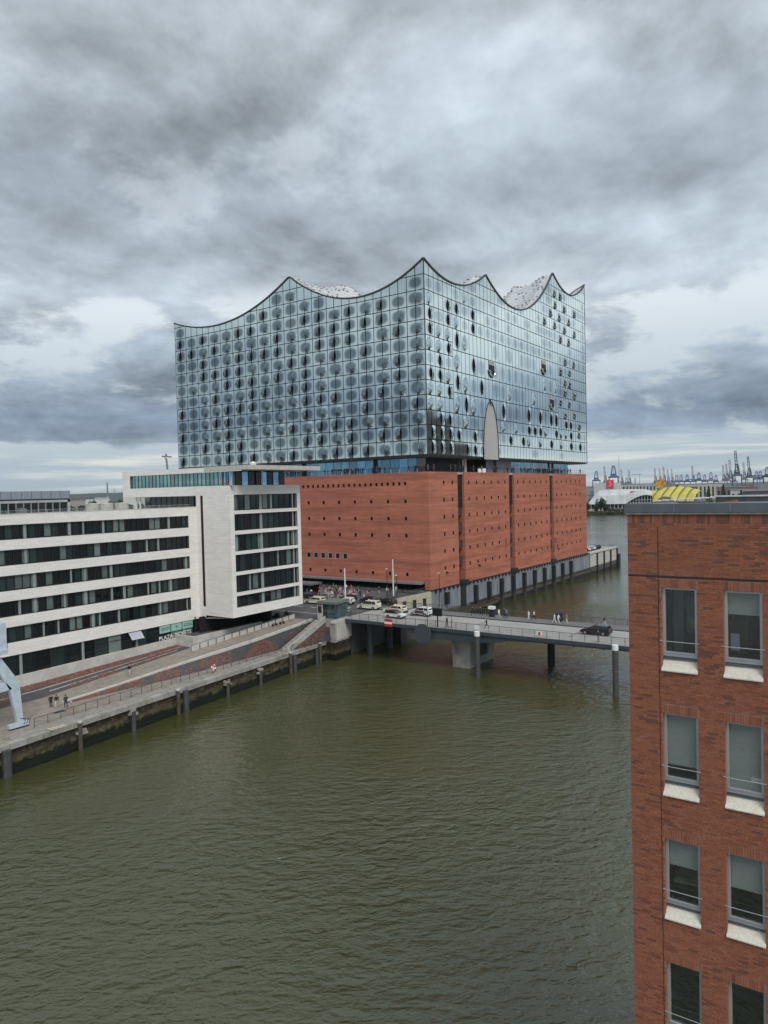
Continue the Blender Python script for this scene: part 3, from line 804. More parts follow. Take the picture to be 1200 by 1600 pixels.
# small lamps and boxes fixed to the brick
for x, z in ((145.6, 11.3), (161.6, 11.4), (213.6, 11.4)):
    g = MB(); g.box(x, Y0-.5, z-.3, x+.12, Y0, z+.1); g.box(x, Y0-.5, z-.3, x+.9, Y0-.35, z-.15); part('wall_lamp', g, m_dark, hall)
g = MB(); g.box(211.2, Y0-.1, 13.4, 212.4, Y0, 14.8); part('red_plate', g, mat('faded_red_plate', (.25, .06, .05), .7), hall)
g = MB(); g.box(177.2, Y0-.06, 14.4, 177.6, Y0, 17.3); part('banner', g, mat('banner_red', (.28, .06, .05), .7), hall)
# quay plinth under the north wall, piers, scuppers
g = MB()
g.quad((X0, Y0-.02, -2), (X1+1, Y0-.02, -2), (X1+1, Y0-.02, 7.75), (X0, Y0-.02, 7.75))
g.quad((X0-.02, Y0-.02, 3), (X0-.02, Y0-.02, 7.75), (X0-.02, 88, 7.75), (X0-.02, 88, 3))
part('plinth', g, m_plinth, hall)
g = MB(); g.box(X0-.1, Y0-.22, 7.7, X1, Y0+.05, 7.92); part('plinth_ledge', g, m_dark, hall)
g = MB(); g.box(X0+18, Y0-.28, 2.55, X1, Y0-.03, 2.8); g.box(X0+18, Y0-.22, 1.25, X1, Y0-.03, 1.45); part('plinth_wale', g, m_wood, hall)
for k in range(50):
    x = 140.5+2.0*k
    if x > 239: break
    g = MB(); g.box(x, Y0-.35, 7.15, x+.55, Y0-.03, 7.68); part('bracket', g, m_dark, hall)
for k in range(12):
    x = 145.1+7.05*k if k < 2 else 159.2+7.12*(k-2)
    if k == 1: continue
    t = thing('fender_pile', '%s dark steel fender pile from the bridge along the concert hall plinth' % ['first', '', 'second', 'third', 'fourth', 'fifth', 'sixth', 'seventh', 'eighth', 'ninth', 'tenth', 'eleventh'][k], 'fender pile', (x, Y0-.7, -1), 'fender piles along the concert hall plinth')
    g = MB(); g.box(x-.5, Y0-.95, 2.6 if k else 4, x+.5, Y0-.04, 6.75); part('fender_face', g, m_dark, t)
    g = MB(); g.box(x-.35, Y0-.85, -1.5, x+.35, Y0-.1, 2.62); part('post', g, m_wood, t)
# pier west of the hall
pr_ = thing('pier_wall', 'pale panelled quay wall of the open pier west of the hall', 'quay wall', (256, 84.2, 0))
for k in range(4):
    a = 241.6+7.3*k; g = MB(); g.box(a, Y0-.02, 3.0, a+6.9, Y0+.4, 7.3); part('panel', g, m_conc_lt, pr_)
    g = MB(); g.box(a, Y0-.02, -1.5, a+6.9, Y0+.4, 2.98); part('foot_wall', g, m_plinth, pr_)
    g = MB(); g.box(a+6.85, Y0-.5, -1.5, a+7.35, Y0+.1, 7.2); part('post', g, m_dark, pr_)
g = MB(); g.box(241.2, Y0-.3, 7.3, 271.2, Y0+1, 7.72); part('coping', g, m_conc_lt, pr_)
g = MB(); g.box(270.6, Y0-.9, -1, 272.6, Y0+3, 5); part('end_fender', g, m_dark, pr_)
g = MB(); g.box(271, Y0+3, -1, 271.2, 118, 7.6); part('end_wall', g, m_conc, pr_)

# entrance: a recess under the brick, canopy edge, columns, doors
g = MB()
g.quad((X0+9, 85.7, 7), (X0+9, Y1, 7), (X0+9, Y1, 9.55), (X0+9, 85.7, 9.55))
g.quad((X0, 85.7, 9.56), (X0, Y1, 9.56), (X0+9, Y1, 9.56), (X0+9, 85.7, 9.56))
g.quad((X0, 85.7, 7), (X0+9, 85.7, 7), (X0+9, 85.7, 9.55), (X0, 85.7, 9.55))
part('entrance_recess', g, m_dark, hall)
g = MB(); g.prism([(X0, 85.7), (X0+9, 85.7), (X0+9, Y1), (X0, Y1)], 6.8, 7.1); part('entrance_floor', g, m_tar, hall)
g = MB(); g.box(X0-1.6, 85.9, 9.2, X0+.3, Y1, 9.62); part('canopy', g, mat('canopy_grey', (.20, .20, .20), .6), hall)
for k in range(9):
    y = 92+8*k; g = MB(); g.bar((X0+1.5, y, 7.05), (X0+1.5, y, 9.6), .22, 8); part('column', g, m_dark, hall)
for k in range(8):
    y = 96+6*k; g = MB(); g.box(X0+8.7, y, 7.1, X0+8.8, y+3.2, 9.3); part('entrance_door', g, mat_glass('door_glass', (.03, .035, .04), .05), hall)

# plaza level: floor, glass screens, columns, railing, soffit
g = MB(); g.prism([(X0+.2, Y0+.2), (X1-1.8, Y0+.2), (X1-1.8, 124), (X0+.2, Y1)], BT-.6, BT-.02); part('plaza_floor', g, m_conc, hall)
m_plz = mat_glass('plaza_glass_blue', (.10, .26, .40), .04, .9, rv=.3, metal=.6)
m_plzd = mat_glass('plaza_glass_dark', (.020, .026, .032), .04, .9, rv=.3)
m_plzg = mat('plaza_wall_grey', (.26, .29, .32), .5)
for k in range(33):
    y = 86.2+2.4*k; g = MB(); g.box(X0+2.4, y+.05, BT, X0+2.5, y+2.33, GB-.62); part('plaza_pane', g, m_plz if k > 0 else m_plzd, hall)
for k in range(42):
    x = X0+3+2.15*k
    if x > 229: break
    if 160 < x < 171: continue
    mt = m_plzd if x < 160 else (m_plzg if x < 186.5 else m_plz)
    g = MB(); g.box(x+.05, Y0+2.6, BT, x+2.1, Y0+2.7, GB-.4); part('plaza_pane', g, mt, hall)
g = MB(); g.box(159.5, Y0+5, BT, 172, Y0+5.2, GB-.2); part('plaza_doorway', g, m_black, hall)
for x in (159.6, 176, 215.4):
    g = MB(); g.bar((x, Y0+2.0, BT), (x, Y0+2.0, GB-.1), .33, 10); part('column', g, m_conc_lt if x < 170 else m_dark, hall)
for y in (100, 122, 144):
    g = MB(); g.bar((X0+2.0, y, BT), (X0+2.0, y, GB-.1), .33, 10); part('column', g, m_dark, hall)
g = MB()
for s0, s1, f in ((Y0+.4, Y1, lambda s: (X0+.3, s)), (X0+.4, X1-1.8, lambda s: (s, Y0+.3))):
    n = int((s1-s0)/2.0)
    for k in range(n+1): p = f(s0+2*k); g.bar((*p, BT), (*p, BT+1.1), .03, 4)
    a, b = f(s0), f(s1); g.bar((*a, BT+1.1), (*b, BT+1.1), .035, 4); g.bar((*a, BT+.6), (*b, BT+.6), .015, 4); g.bar((*a, BT+.3), (*b, BT+.3), .015, 4)
part('terrace_railing', g, m_dark, hall, kind='stuff')
m_soffit = mat('soffit_grey', (.16, .165, .17), .5, .2)
g = MB()
g.prism([(X0+.45, Y0+.45), (165.4, Y0+.45), (165.4, 100), (174.3, 100), (174.3, Y0+.45), (X1-.5, Y0+.45), (X1-.5, south_y(X1)), (X0+.45, Y1-.5)], GB-.5, GB-.06)
part('soffit', g, m_soffit, hall)
g = MB(); g.box(X0-.05, Y0-.05, GB-.32, X0+.5, Y1, GB+.03); part('glass_foot_rail', g, m_dark, hall)
g = MB(); g.box(X0+.5, Y0-.05, GB-.32, 165.5, Y0+.5, GB+.03); g.box(174.2, Y0-.05, GB-.32, X1, Y0+.5, GB+.03); part('glass_foot_rail', g, m_dark, hall)

# dark core right behind the panes
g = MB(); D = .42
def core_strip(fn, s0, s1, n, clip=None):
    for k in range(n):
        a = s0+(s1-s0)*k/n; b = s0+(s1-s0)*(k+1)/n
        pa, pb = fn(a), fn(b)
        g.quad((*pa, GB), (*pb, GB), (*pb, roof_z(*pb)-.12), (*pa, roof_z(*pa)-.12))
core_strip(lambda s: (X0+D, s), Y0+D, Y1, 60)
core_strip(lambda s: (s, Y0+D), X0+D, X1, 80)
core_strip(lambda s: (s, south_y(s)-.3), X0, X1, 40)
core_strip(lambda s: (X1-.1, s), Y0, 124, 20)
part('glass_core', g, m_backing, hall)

# the panes --------------------------------------------------------
def superell(s, t): return 1
class Face:
    def __init__(s, tag_, org, S, O, prof): s.tag = tag_; s.org = Vector(org); s.S = Vector(S); s.O = Vector(O); s.prof = prof
FE = Face('E', (X0, Y0, 0), (0, 1, 0), (-1, 0, 0), lambda s: roof_z(X0, Y0+s))
FN = Face('N', (X0, Y0, 0), (1, 0, 0), (0, -1, 0), lambda s: roof_z(X0+s, Y0))
GAP = .09
def bulge(kind, side, u, t):
    """how far a pane swells outward; u is 0 at the joint and 1 at the far edge, t runs up the pane"""
    if kind in ('g', 'G', 'b'):
        q = (t-.10)/.80
        if q <= 0 or q >= 1 or u > .86: return 0
        d = .50 if kind != 'b' else .46
        return d*math.sin(math.pi*q)**.8*(math.cos(u/.86*math.pi/2)**1.6)
    if kind == 't':
        q = (t-.10)/.70
        if q <= 0 or q >= 1 or u > .8: return 0
        return .42*math.sin(math.pi*q**.75)**.9*(math.cos(u/.8*math.pi/2)**1.5)
    return 0
def pane_mb(face, w, h, kind, side, oval, top=None, s0=0, seam=0, cut=None):
    """one pane; side 'lo' has the joint at its high-s edge, 'hi' at its low-s edge. Written round (s, z) = 0"""
    g = MB(); curved = kind != 'f'
    nx, nz = (7, 10) if curved else (4, 4) if cut else (1, 1)
    if top is not None: nx = max(nx, 3)
    def P(i, j):
        fx = i/nx; s = GAP+(w-2*GAP)*fx; zt = h-GAP if top is None else min(h-GAP, max(GAP+.01, top(s0+s)-.02))
        z = GAP+(zt-GAP)*j/nz; t = z/h
        u = fx if side == 'hi' else 1-fx
        d = bulge(kind, side, u, t)*(1 if face.tag == 'E' else .88) if curved else 0
        return face.S*s+face.O*d+Vector((0, 0, z)), s, z
    ox, oz, rx_, rz_ = oval
    for j in range(nz):
        for i in range(nx):
            q = [P(i, j), P(i+1, j), P(i+1, j+1), P(i, j+1)]
            if cut and cut(s0+(q[0][1]+q[1][1])/2, (q[0][2]+q[2][2])/2): continue
            pts = [k[0] for k in q]; uv = [((k[1]-ox)/rx_, (k[2]-oz)/rz_) for k in q]
            if face.tag == 'E': pts.reverse(); uv.reverse()
            g.quad(*pts, 0, uv)
    return g
panes = []                             # (distance measure, face, s, z, key, maker)
pane_cache = {}
def add_pane(face, s, z, w, h, kind, side, oval, mt, top=None, cut=None):
    c = face.org+face.S*(s+w/2)+Vector((0, 0, z+h/2)); d = (c-Vector((0, 0, CAM_Z))); area = abs(d.normalized().dot(face.O))/d.length_squared*w*h
    panes.append((area, face, s, z, w, h, kind, side, oval, mt, top, cut))
NOV = (-99, 0, 1, 1)
CW_E = 2.285
rr = random.Random(21)
for r in range(15):
    z = GB+ROW*r
    for c in range(18):
        sj = CW_E*(2*c+1)+.0
        s0 = sj-CW_E
        topmax = max(FE.prof(s0), FE.prof(sj), FE.prof(sj+CW_E))
        if topmax < z+.25: continue
        full = min(FE.prof(s0+.01), FE.prof(sj), FE.prof(sj+CW_E)) >= z+ROW
        u_ = rr.random()
        kind = 'g' if u_ < .40 else 'b' if u_ < .74 else 't' if u_ < .84 else 'f'
        if c >= 16 and rr.random() < .6: kind = 'f'
        roomy = min(FE.prof(s0+.3), FE.prof(sj), FE.prof(sj+CW_E-.3)) >= z+ROW*.98
        if not roomy: kind = 'f'
        ov = roomy or min(FE.prof(s0+.5), FE.prof(sj), FE.prof(sj+CW_E-.5)) > z+ROW*.8
        jx, jz, kz = rr.choice((.86, .92, .98)), rr.choice((.44, .48, .51)), rr.choice((.47, .5, .53))
        oval_lo = (CW_E, ROW*kz, CW_E*jx, ROW*jz) if ov else NOV
        oval_hi = (0, ROW*kz, CW_E*jx, ROW*jz) if ov else NOV
        top = None if full else FE.prof
        lo = kind if kind in ('b', 't') else 'f'; hi = kind if kind in ('g',) else 'f'
        if c == 0 and kind == 'g' and rr.random() < .3: lo, hi = 'g', 'f'
        for s, k_, sd, ovl in ((s0, lo, 'lo', oval_lo), (sj, hi, 'hi', oval_hi)):
            if max(FE.prof(s), FE.prof(s+CW_E)) < z+.25 : continue
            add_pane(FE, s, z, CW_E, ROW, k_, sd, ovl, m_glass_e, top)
# north face: pairs 4.06 m wide, openings where the photograph has them
CW_N = 2.035
nspec = {}
def put(lst, k):
    for x, y in lst: nspec[(round((x-.92)/1.845), int(y))] = k
put([(1.09, 9.5), (1.31, 8.46), (5.15, 10.46), (5.12, 9.44), (6.76, 10.48), (10.7, 10.39), (10.64, 9.39), (5.12, 7.45), (3.26, 6.44), (1.33, 5.44), (3.05, 5.52), (5.08, 4.47), (3.32, 2.55), (5.05, 2.63), (1.52, 1.56), (2.95, 1.61), (4.82, 1.65), (7.17, 1.6), (1.46, .59), (3.43, .64), (4.76, .67), (8.98, .67), (10.3, .76), (11.56, .73), (10.53, 1.55), (19.58, 1.59), (26.94, 2.46), (30.53, 2.53), (34.18, 2.52), (39.29, 2.55), (19.63, 1.51), (23.25, 1.52), (32.1, 1.57), (39.6, 1.55), (43.18, 1.57), (25.12, 2.71), (28.74, 2.71), (37.84, 3.56), (39.59, 3.49)], 'g')
put([(1.3, 10.56), (3.26, 8.73), (5.03, 8.46), (6.86, 9.45), (8.83, 11.47), (1.25, 7.45), (3.18, 7.49), (4.91, 5.51), (1.2, 4.42), (3.38, 4.72), (1.44, 3.68), (3.0, 3.51), (8.51, 2.63), (17.56, 2.43), (21.42, 2.56), (30.55, 2.6), (35.83, 2.5), (37.53, 2.49), (24.79, 1.56), (28.51, 1.54), (36.2, 1.74)], 't')
nbig = {}
for x, y, k in ((6.95, 8.21, 'g'), (10.43, 6.71, 'g'), (6.86, 5.18, 'g'), (12.28, 5.22, 'g'), (8.7, 3.73, 'g'), (17.65, 3.74, 'g'), (25.12, 3.71, 'g'), (28.74, 3.71, 'g'), (32.38, 3.68, 'g'), (34.13, 3.75, 'g'), (8.79, 8.15, 't'), (6.92, 6.57, 't'), (8.68, 5.25, 't'), (6.65, 3.67, 't'), (10.41, 3.76, 't'), (19.7, 5.12, 't'), (26.93, 5.18, 't'), (30.63, 6.67, 't'), (34.32, 6.58, 't')):
    nbig[(round((x-.92)/1.845), int((y-3)/1.5))] = k
ARX, ARH, ARZ = 169.9, 4.25, 52.05
def arch_half(z):
    t = (ARZ-z)/(ARZ-37.4)
    if t <= 0: return 0
    return ARH*math.sqrt(max(0, 1-max(0, 1-t)**2.2))
def in_arch(s, z): return abs(X0+s-ARX) < arch_half(z)
rr = random.Random(33)
def n_row(z, h, pairs, spec):
    for c in pairs:
        sj = CW_N*(2*c+1)-.07; s0 = sj-CW_N
        if sj+CW_N > X1-X0+.2: continue
        if max(FN.prof(s0), FN.prof(sj), FN.prof(sj+CW_N)) < z+.25: continue
        full = min(FN.prof(s0+.01), FN.prof(sj), FN.prof(sj+CW_N)) >= z+h
        kind = spec(c) or 'f'
        ov = kind != 'f' or rr.random() < .55
        if z < GB+ROW and X0+s0 > 176 and kind == 'f': ov = rr.random() < .2
        wide = 1.0 if kind != 'f' else rr.choice((1.0, 1.0, 1.5))
        a = (CW_N, h*.5, CW_N*.84*wide, h*.44) if ov else NOV; b = (0, h*.5, CW_N*.84*wide, h*.44) if ov else NOV
        lo = 't' if kind == 't' else 'f'; hi = 'g' if kind == 'g' else 'f'
        for s, k_, sd, ovl in ((s0, lo, 'lo', a), (sj, hi, 'hi', b)):
            if max(FN.prof(s), FN.prof(s+CW_N)) < z+.25: continue
            cut = None
            if abs(X0+s+CW_N/2-ARX) < ARH+CW_N and z < ARZ: cut = (lambda S, Z, z=z: in_arch(S, z+Z))
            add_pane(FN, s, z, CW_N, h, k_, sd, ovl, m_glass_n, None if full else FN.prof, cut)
BIG0, BIG1 = 3, 19
for r in range(19):
    z = GB+ROW*r
    inband = 3 <= r < 9
    n_row(z, ROW, [c for c in range(26) if not (inband and BIG0 <= c < BIG1)], lambda c: nspec.get((c, r)))
for q in range(4):
    n_row(GB+ROW*3+q*ROW*1.5, ROW*1.5, range(BIG0, BIG1), lambda c: nbig.get((c, q)))
panes.sort(key=lambda p: -p[0])
rest = {m_glass_e.name: MB(), m_glass_n.name: MB()}
for i, (area, face, s, z, w, h, kind, side, oval, mt, top, cut) in enumerate(panes):
    org = face.org+face.S*s+Vector((0, 0, z))
    if i < 300:
        if top is None and cut is None:
            key = (face.tag, w, h, kind, side, oval)
            if key not in pane_cache: pane_cache[key] = pane_mb(face, w, h, kind, side, oval).mesh('pane', mt, smooth=kind != 'f')
            me = pane_cache[key]
        else:
            zz_ = z
            me = pane_mb(face, w, h, kind, side, oval, (lambda S, z=z: face.prof(S)-z) if top else None, s, 0, cut).mesh('pane', mt)
        part_at('glass_pane', me, hall, org)
    else:
        b = pane_mb(face, w, h, kind, side, oval, (lambda S, z=z, face=face: face.prof(S)-z) if top else None, s, 0, cut)
        g = rest[mt.name]; n = len(g.v)
        g.v += [(v[0]+org.x, v[1]+org.y, v[2]+org.z) for v in b.v]; g.f += [tuple(k+n for k in f) for f in b.f]; g.m += b.m; g.uv += b.uv
for nm, mt in ((m_glass_e.name, m_glass_e), (m_glass_n.name, m_glass_n)):
    part('glass_panes', rest[nm], mt, hall, kind='stuff', smooth=False)
# hidden south and west sides
g = MB()
for k in range(40):
    a, b = X0+(X1-X0)*k/40, X0+(X1-X0)*(k+1)/40
    g.quad((a, south_y(a), GB), (b, south_y(b), GB), (b, south_y(b), roof_z(b, south_y(b))), (a, south_y(a), roof_z(a, south_y(a))))
for k in range(20):
    a, b = Y0+(124-Y0)*k/20, Y0+(124-Y0)*(k+1)/20
    g.quad((X1, a, GB), (X1, b, GB), (X1, b, roof_z(X1, b)), (X1, a, roof_z(X1, a)))
part('rear_glass', g, m_glass_n, hall)
g = MB(); g.quad((239.4, Y0, -1), (239.4, 125, -1), (239.4, 125, BT), (239.4, Y0, BT)); g.quad((239.4, 125, -1), (X0, Y1, -1), (X0, Y1, BT), (239.4, 125, BT))
part('rear_brick_wall', g, m_brick_far, hall)
# corner and top edge
g = MB(); g.box(X0-.07, Y0-.07, GB, X0+.12, Y0+.12, roof_z(X0, Y0)); part('corner_profile', g, m_edge, hall)
def edge_rim(fn, n):
    g = MB(); pv = None
    for k in range(n+1):
        p = fn(k/n); p = Vector((p[0], p[1], roof_z(*p)))
        if pv is not None: g.beam(pv, p, .5, .36)
        pv = p
    part('roof_rim', g, m_edge, hall)
edge_rim(lambda t: (X0+.05, Y0+(Y1-Y0)*t), 130)
edge_rim(lambda t: (X0+(X1-X0)*t, Y0+.05), 150)
edge_rim(lambda t: (X0+(X1-X0)*t, south_y(X0+(X1-X0)*t)), 80)
edge_rim(lambda t: (X1, Y0+(124-Y0)*t), 50)
# roof shells and their discs
m_roof = mat('roof_membrane', (.50, .51, .52), .6, var=.05)
m_disc = mat('white_roof_disc', (.60, .61, .62), .45, var=.04)
m_spot = mat('dark_roof_spot', (.10, .105, .11), .5, var=.05)
g = MB(); NX, NY = 102, 82
def rp(i, j, dz=0):
    x = X0+.2+(X1-X0-.4)*i/NX; y = Y0+.2+(south_y(x)-Y0-.4)*j/NY
    return (x, y, roof_z(x, y)-.05+dz)
for i in range(NX):
    for j in range(NY): g.quad(rp(i, j), rp(i+1, j), rp(i+1, j+1), rp(i, j+1))
part('roof', g, m_roof, hall)
g = MB(); rr = random.Random(44)
ix = 0
x = X0+1
while x < X1-1:
    y = Y0+1+(ix % 2)*.575
    while y < south_y(x)-1:
        z = roof_z(x, y); e = .05
        nx_ = -(roof_z(x+e, y)-z)/e; ny_ = -(roof_z(x, y+e)-z)/e
        nv = Vector((nx_, ny_, 1)).normalized(); u = nv.orthogonal().normalized(); w = nv.cross(u)
        c = Vector((x+rr.uniform(-.1, .1), y+rr.uniform(-.1, .1), 0)); c.z = roof_z(c.x, c.y); c += nv*.03
        dark = rr.random() < .24
        rad = .46 if not dark else .34
        i0 = len(g.v)
        for k in range(8):
            t = 2*math.pi*k/8; g.v.append(tuple(c+u*rad*math.cos(t)+w*rad*math.sin(t)))
        g.f.append(tuple(range(i0, i0+8))); g.m.append(1 if dark else 0); g.uv.append(None)
        y += 1.15
    ix += 1; x += 1.0
part('roof_discs', g, [m_disc, m_spot], hall, kind='stuff')
# arch niche over the plaza
g = MB(); prev = None
m_niche = mat('niche_grey', (.46, .44, .42), .55, var=.04)
for k in range(33):
    z = 37.4+(ARZ-37.4)*(1-(1-k/32)**2); hw = arch_half(z)
    row = [(ARX+hw*t, Y0+.30*(1-abs(t)**2.5)+.02, z) for t in (-1, -.85, -.6, -.3, 0, .3, .6, .85, 1)]
    if prev:
        for a, b, c, d in zip(prev, prev[1:], row[1:], row): g.quad(a, b, c, d)
    prev = row
part('arch_niche', g, m_niche, hall, smooth=True)
g = MB(); pts = []
for k in range(25): z = 37.4+(ARZ-37.4)*(1-(1-k/24)**2); pts.append((ARX-arch_half(z), Y0-.05, z))
for k in reversed(range(24)): z = 37.4+(ARZ-37.4)*(1-(1-k/24)**2); pts.append((ARX+arch_half(z), Y0-.05, z))
for a, b in zip(pts, pts[1:]): g.bar(a, b, .13, 5)
part('arch_rim', g, m_edge, hall)
# horseshoe balconies
m_beige = mat('balcony_lining', (.42, .40, .37), .6)
def horseshoe(w, h):
    g = MB(); y = -.06
    n = 12; pts = []
    def half(t): return (.30+.20*math.sqrt(max(0, 1-(max(0, .55-t)/.55)**2)))*w if t < .55 else w/2*(1-.0*t)
    rows = [k/n for k in range(n+1)]
    def hw(t): return w/2*math.sqrt(max(0, 1-((.5-t)/.5)**2)) if t < .5 else w/2*(1+.06*(t-.5))
    for a, b in zip(rows, rows[1:]):
        mi = 0 if b < .78 else 1
        g.quad((-hw(a), y, (a-.5)*h), (hw(a), y, (a-.5)*h), (hw(b), y, (b-.5)*h), (-hw(b), y, (b-.5)*h), mi)
    pr2 = None
    for k in range(15):
        t = math.pi+math.pi*k/14; p = Vector((w*.47*math.cos(t), -.25, -.06*h+h*.36*math.sin(t)))
        if pr2 is not None: g.bar(pr2, p, .06*w+.03, 6, mi=2)
        pr2 = p
    return g.mesh('balcony', [m_backing, m_beige, m_glass_n])
hb, hs = horseshoe(3.1, 4.4), horseshoe(1.5, 2.5)
for x, r in ((14.58, 6.82), (30.1, 8.22), (32.75, 5.25)):
    part_at('balcony', hb, hall, (X0+2.2*x, Y0-.02, GB+ROW*r))
for x, r in ((36.25, 8.38), (39.65, 8.51), (37.88, 7.46), (39.69, 7.37), (37.81, 6.46), (41.51, 6.41), (36.04, 5.51), (39.44, 5.49), (37.81, 4.34), (41.38, 4.51), (43.31, 3.49), (43.1, 2.67), (38.02, 9.44), (41.42, 9.45), (34.38, 15.4), (36.5, 15.41), (34.53, 14.35), (37.97, 14.39), (32.89, 13.42), (36.04, 13.36), (41.95, 14.42), (30.69, 12.44), (34.27, 12.47), (39.66, 13.38), (37.92, 12.42), (41.8, 12.44), (36.36, 11.4), (39.52, 11.43)):
    part_at('balcony', hs, hall, (X0+2.2*x, Y0-.02, GB+ROW*r))

# ------------------------------------------------------------------ pale office building by the quay
office = thing('office_building', 'pale stone office block with dark ribbon windows and an overhanging tower', 'office building', (70, 98.27, 4.5))
VL, UT, VT = 98.27, 85.4, 90.0
L3 = lambda s, z, d: (s, VL+d, z)                     # long north face
T3 = lambda s, z, d: (s, VT+d, z)                     # tower, north face
S3 = lambda s, z, d: (UT+d, s, z)                     # east side of tower and roof box
m_rib = mat('ribbon_reveal', (.10, .10, .095), .7)
m_gd = mat_glass('office_glass_dark', (.006, .010, .011), .04, .35, rv=.5)
m_gg = mat_glass('office_glass_green', (.016, .030, .029), .04, .4, rv=.5)
m_gc = mat_glass('office_curtain_glass', (.115, .15, .138), .06, .6, rv=.3)
m_col = mat('column_behind_glass', (.26, .30, .285), .5, var=.08)
m_mul = mat('mullion', (.012, .013, .014), .5, .2, var=0)
XL = 18.0
ribs = [(24.62, 26.62), (21.15, 23.25), (17.72, 19.78), (14.25, 16.33), (10.70, 12.80)]
holes = [(XL+1, a, 83.65, b) for a, b in ribs]
g = MB()
wall(g, XL, 8.93, UT, 28.05, holes, L3, .55, 0, 1)
g.quad((XL, VL, 28.05), (UT, VL, 28.05), (UT, VL+.6, 28.05), (XL, VL+.6, 28.05))
g.quad((XL, VL+.6, 27.6), (UT, VL+.6, 27.6), (UT, VL+.6, 28.05), (XL, VL+.6, 28.05))
g.quad((XL, VL, 8.93), (UT, VL, 8.93), (UT, VL+14, 8.93), (XL, VL+14, 8.93), 1)
part('facade', g, [m_stone, m_rib], office)
g = MB(); g.box(XL, VL+.6, 4, UT, VL+22, 27.6); 
part('core', g, m_mul, office)
g = MB(); g.box(XL, VL+.61, 27.6, UT+2, VL+22, 27.72); part('roof_deck', g, mat('roof_gravel', (.40, .39, .36), .9, var=.15, scale=2), office)
g = MB(); g.box(XL, VL-.04, 28.04, UT-.05, VL+.66, 28.14); part('parapet_cap', g, m_conc_lt, office)
box_cache = {}
def unit_pane(w, h, axis):
    k = (round(w, 3), round(h, 3), axis)
    if k not in box_cache:
        g = MB()
        if axis == 'x': g.box(0, -.02, 0, w, .02, h)
        else: g.box(-.02, 0, 0, .02, w, h)
        box_cache[k] = g
    return box_cache[k]
mesh_cache = {}
def put_pane(s, z, w, h, axis, y, mt, name='pane', parent=None):
    k = (round(w, 3), round(h, 3), axis, mt.name)
    if k not in mesh_cache: mesh_cache[k] = unit_pane(w, h, axis).mesh('pane', mt)
    loc = (s, y, z) if axis == 'x' else (y, s, z)
    part_at(name, mesh_cache[k], parent, loc)
rr = random.Random(55)
def ribbon(parent, s0, s1, z0, z1, axis, face, inset, pw, col_every, light=.22, span=None):
    """a strip of panes with slim mullions, blinds and the odd column just behind the glass"""
    n = max(1, round((s1-s0)/pw)); w = (s1-s0)/n
    mul = MB()
    for k in range(n):
        a = s0+k*w
        vis = span is None or span[0] < a < span[1]
        if (col_every and rr.random() < col_every):
            g = MB(); c = a+w/2
            y = face+inset-.05 if axis == 'x' else face+inset-.05
            if axis == 'x': wc_ = rr.choice((.12, .17, .22)); g.box(c-wc_, y-.10, z0+.05, c+wc_, y+.02, z1-.03)
            else: g.box(y-.10, c-.22, z0+.05, y+.02, c+.22, z1-.03)
            part('column', g, m_col, parent)
        if vis:
            r = rr.random(); mt = m_gc if r < light else m_gg if r < .45 else m_gd
            put_pane(a+.03, z0, w-.06, z1-z0, axis, face+inset, mt, 'pane', parent)
        wd = .05 if rr.random() < .6 else .11
        if axis == 'x': mul.box(a-wd, face+inset-.10, z0, a+wd, face+inset+.02, z1)
        else: mul.box(face+inset-.10, a-wd, z0, face+inset+.02, a+wd, z1)
    if axis == 'x': mul.box(s0, face+inset-.12, z0, s1, face+inset+.02, z0+.16)
    else: mul.box(face+inset-.12, s0, z0, face+inset+.02, s1, z0+.16)
    part('mullions', mul, m_mul, parent, kind='stuff')
for a, b in ribs: ribbon(office, XL+1, 83.65, a, b, 'x', VL, .42, 1.12, .24, span=(46, 90))
# ground floor: tall glazing, ledge, ticket shop
g = MB(); g.box(XL, VL+.35, 4.2, 84.3, VL+.6, 8.93); part('ground_floor_back', g, m_mul, office)
k = 0; x = 30.0
while x < 83:
    w = 2.35; zb = 5.72+.031*(x-53) if x > 53 else 5.72
    bright = 65.8 < x < 69.9 or x > 78
    mt = m_gc if bright else (m_gd if k % 3 else m_gg)
    if x > 44: put_pane(x+.06, zb, w-.12, 8.85-zb, 'x', VL+.30, mt, 'shop_window', office)
    g = MB(); g.box(x-.06, VL+.20, zb, x+.06, VL+.34, 8.9); part('mullion', g, m_mul, office)
    g = MB(); g.box(x+.06, VL+.22, 8.0, x+w-.06, VL+.33, 8.06); part('transom', g, m_mul, office)
    if k % 4 == 2:
        g = MB(); g.box(x+.25, VL+.20, zb, x+.65, VL+.27, 8.9); part('column', g, m_col, office)
    x += w; k += 1
g = MB(); q = [30, 53, 84.2]
g.hexa([(30, VL-.25, 3), (84.2, VL-.25, 3), (84.2, VL+.4, 3), (30, VL+.4, 3), (30, VL-.25, 5.62), (84.2, VL-.25, 6.56), (84.2, VL+.4, 6.56), (30, VL+.4, 5.62)])
part('ledge', g, m_conc_lt, office)
m_shop = mat('shop_sign_mint', (.30, .52, .46), .5, var=.08)
for i, x in enumerate((77.0, 79.35, 81.7)):
    g = MB(); g.box(x+.1, VL+.1, 7.65, x+2.25, VL+.2, 8.85); s = part('shop_sign', g, m_shop, office)
    g = MB(); rr2 = random.Random(i)
    if i == 1:
        g.box(x+1.0, VL+.07, 8.2, x+1.35, VL+.1, 8.4)
    else:
        for r_ in range(2):
            xx = x+.35
            while xx < x+1.9:
                l = rr2.uniform(.12, .3); g.box(xx, VL+.07, 8.1+.28*r_, xx+l, VL+.1, 8.2+.28*r_); xx += l+.08
    part('sign_print', g, mat('sign_ink', (.03, .08, .07), .6, var=0), s)
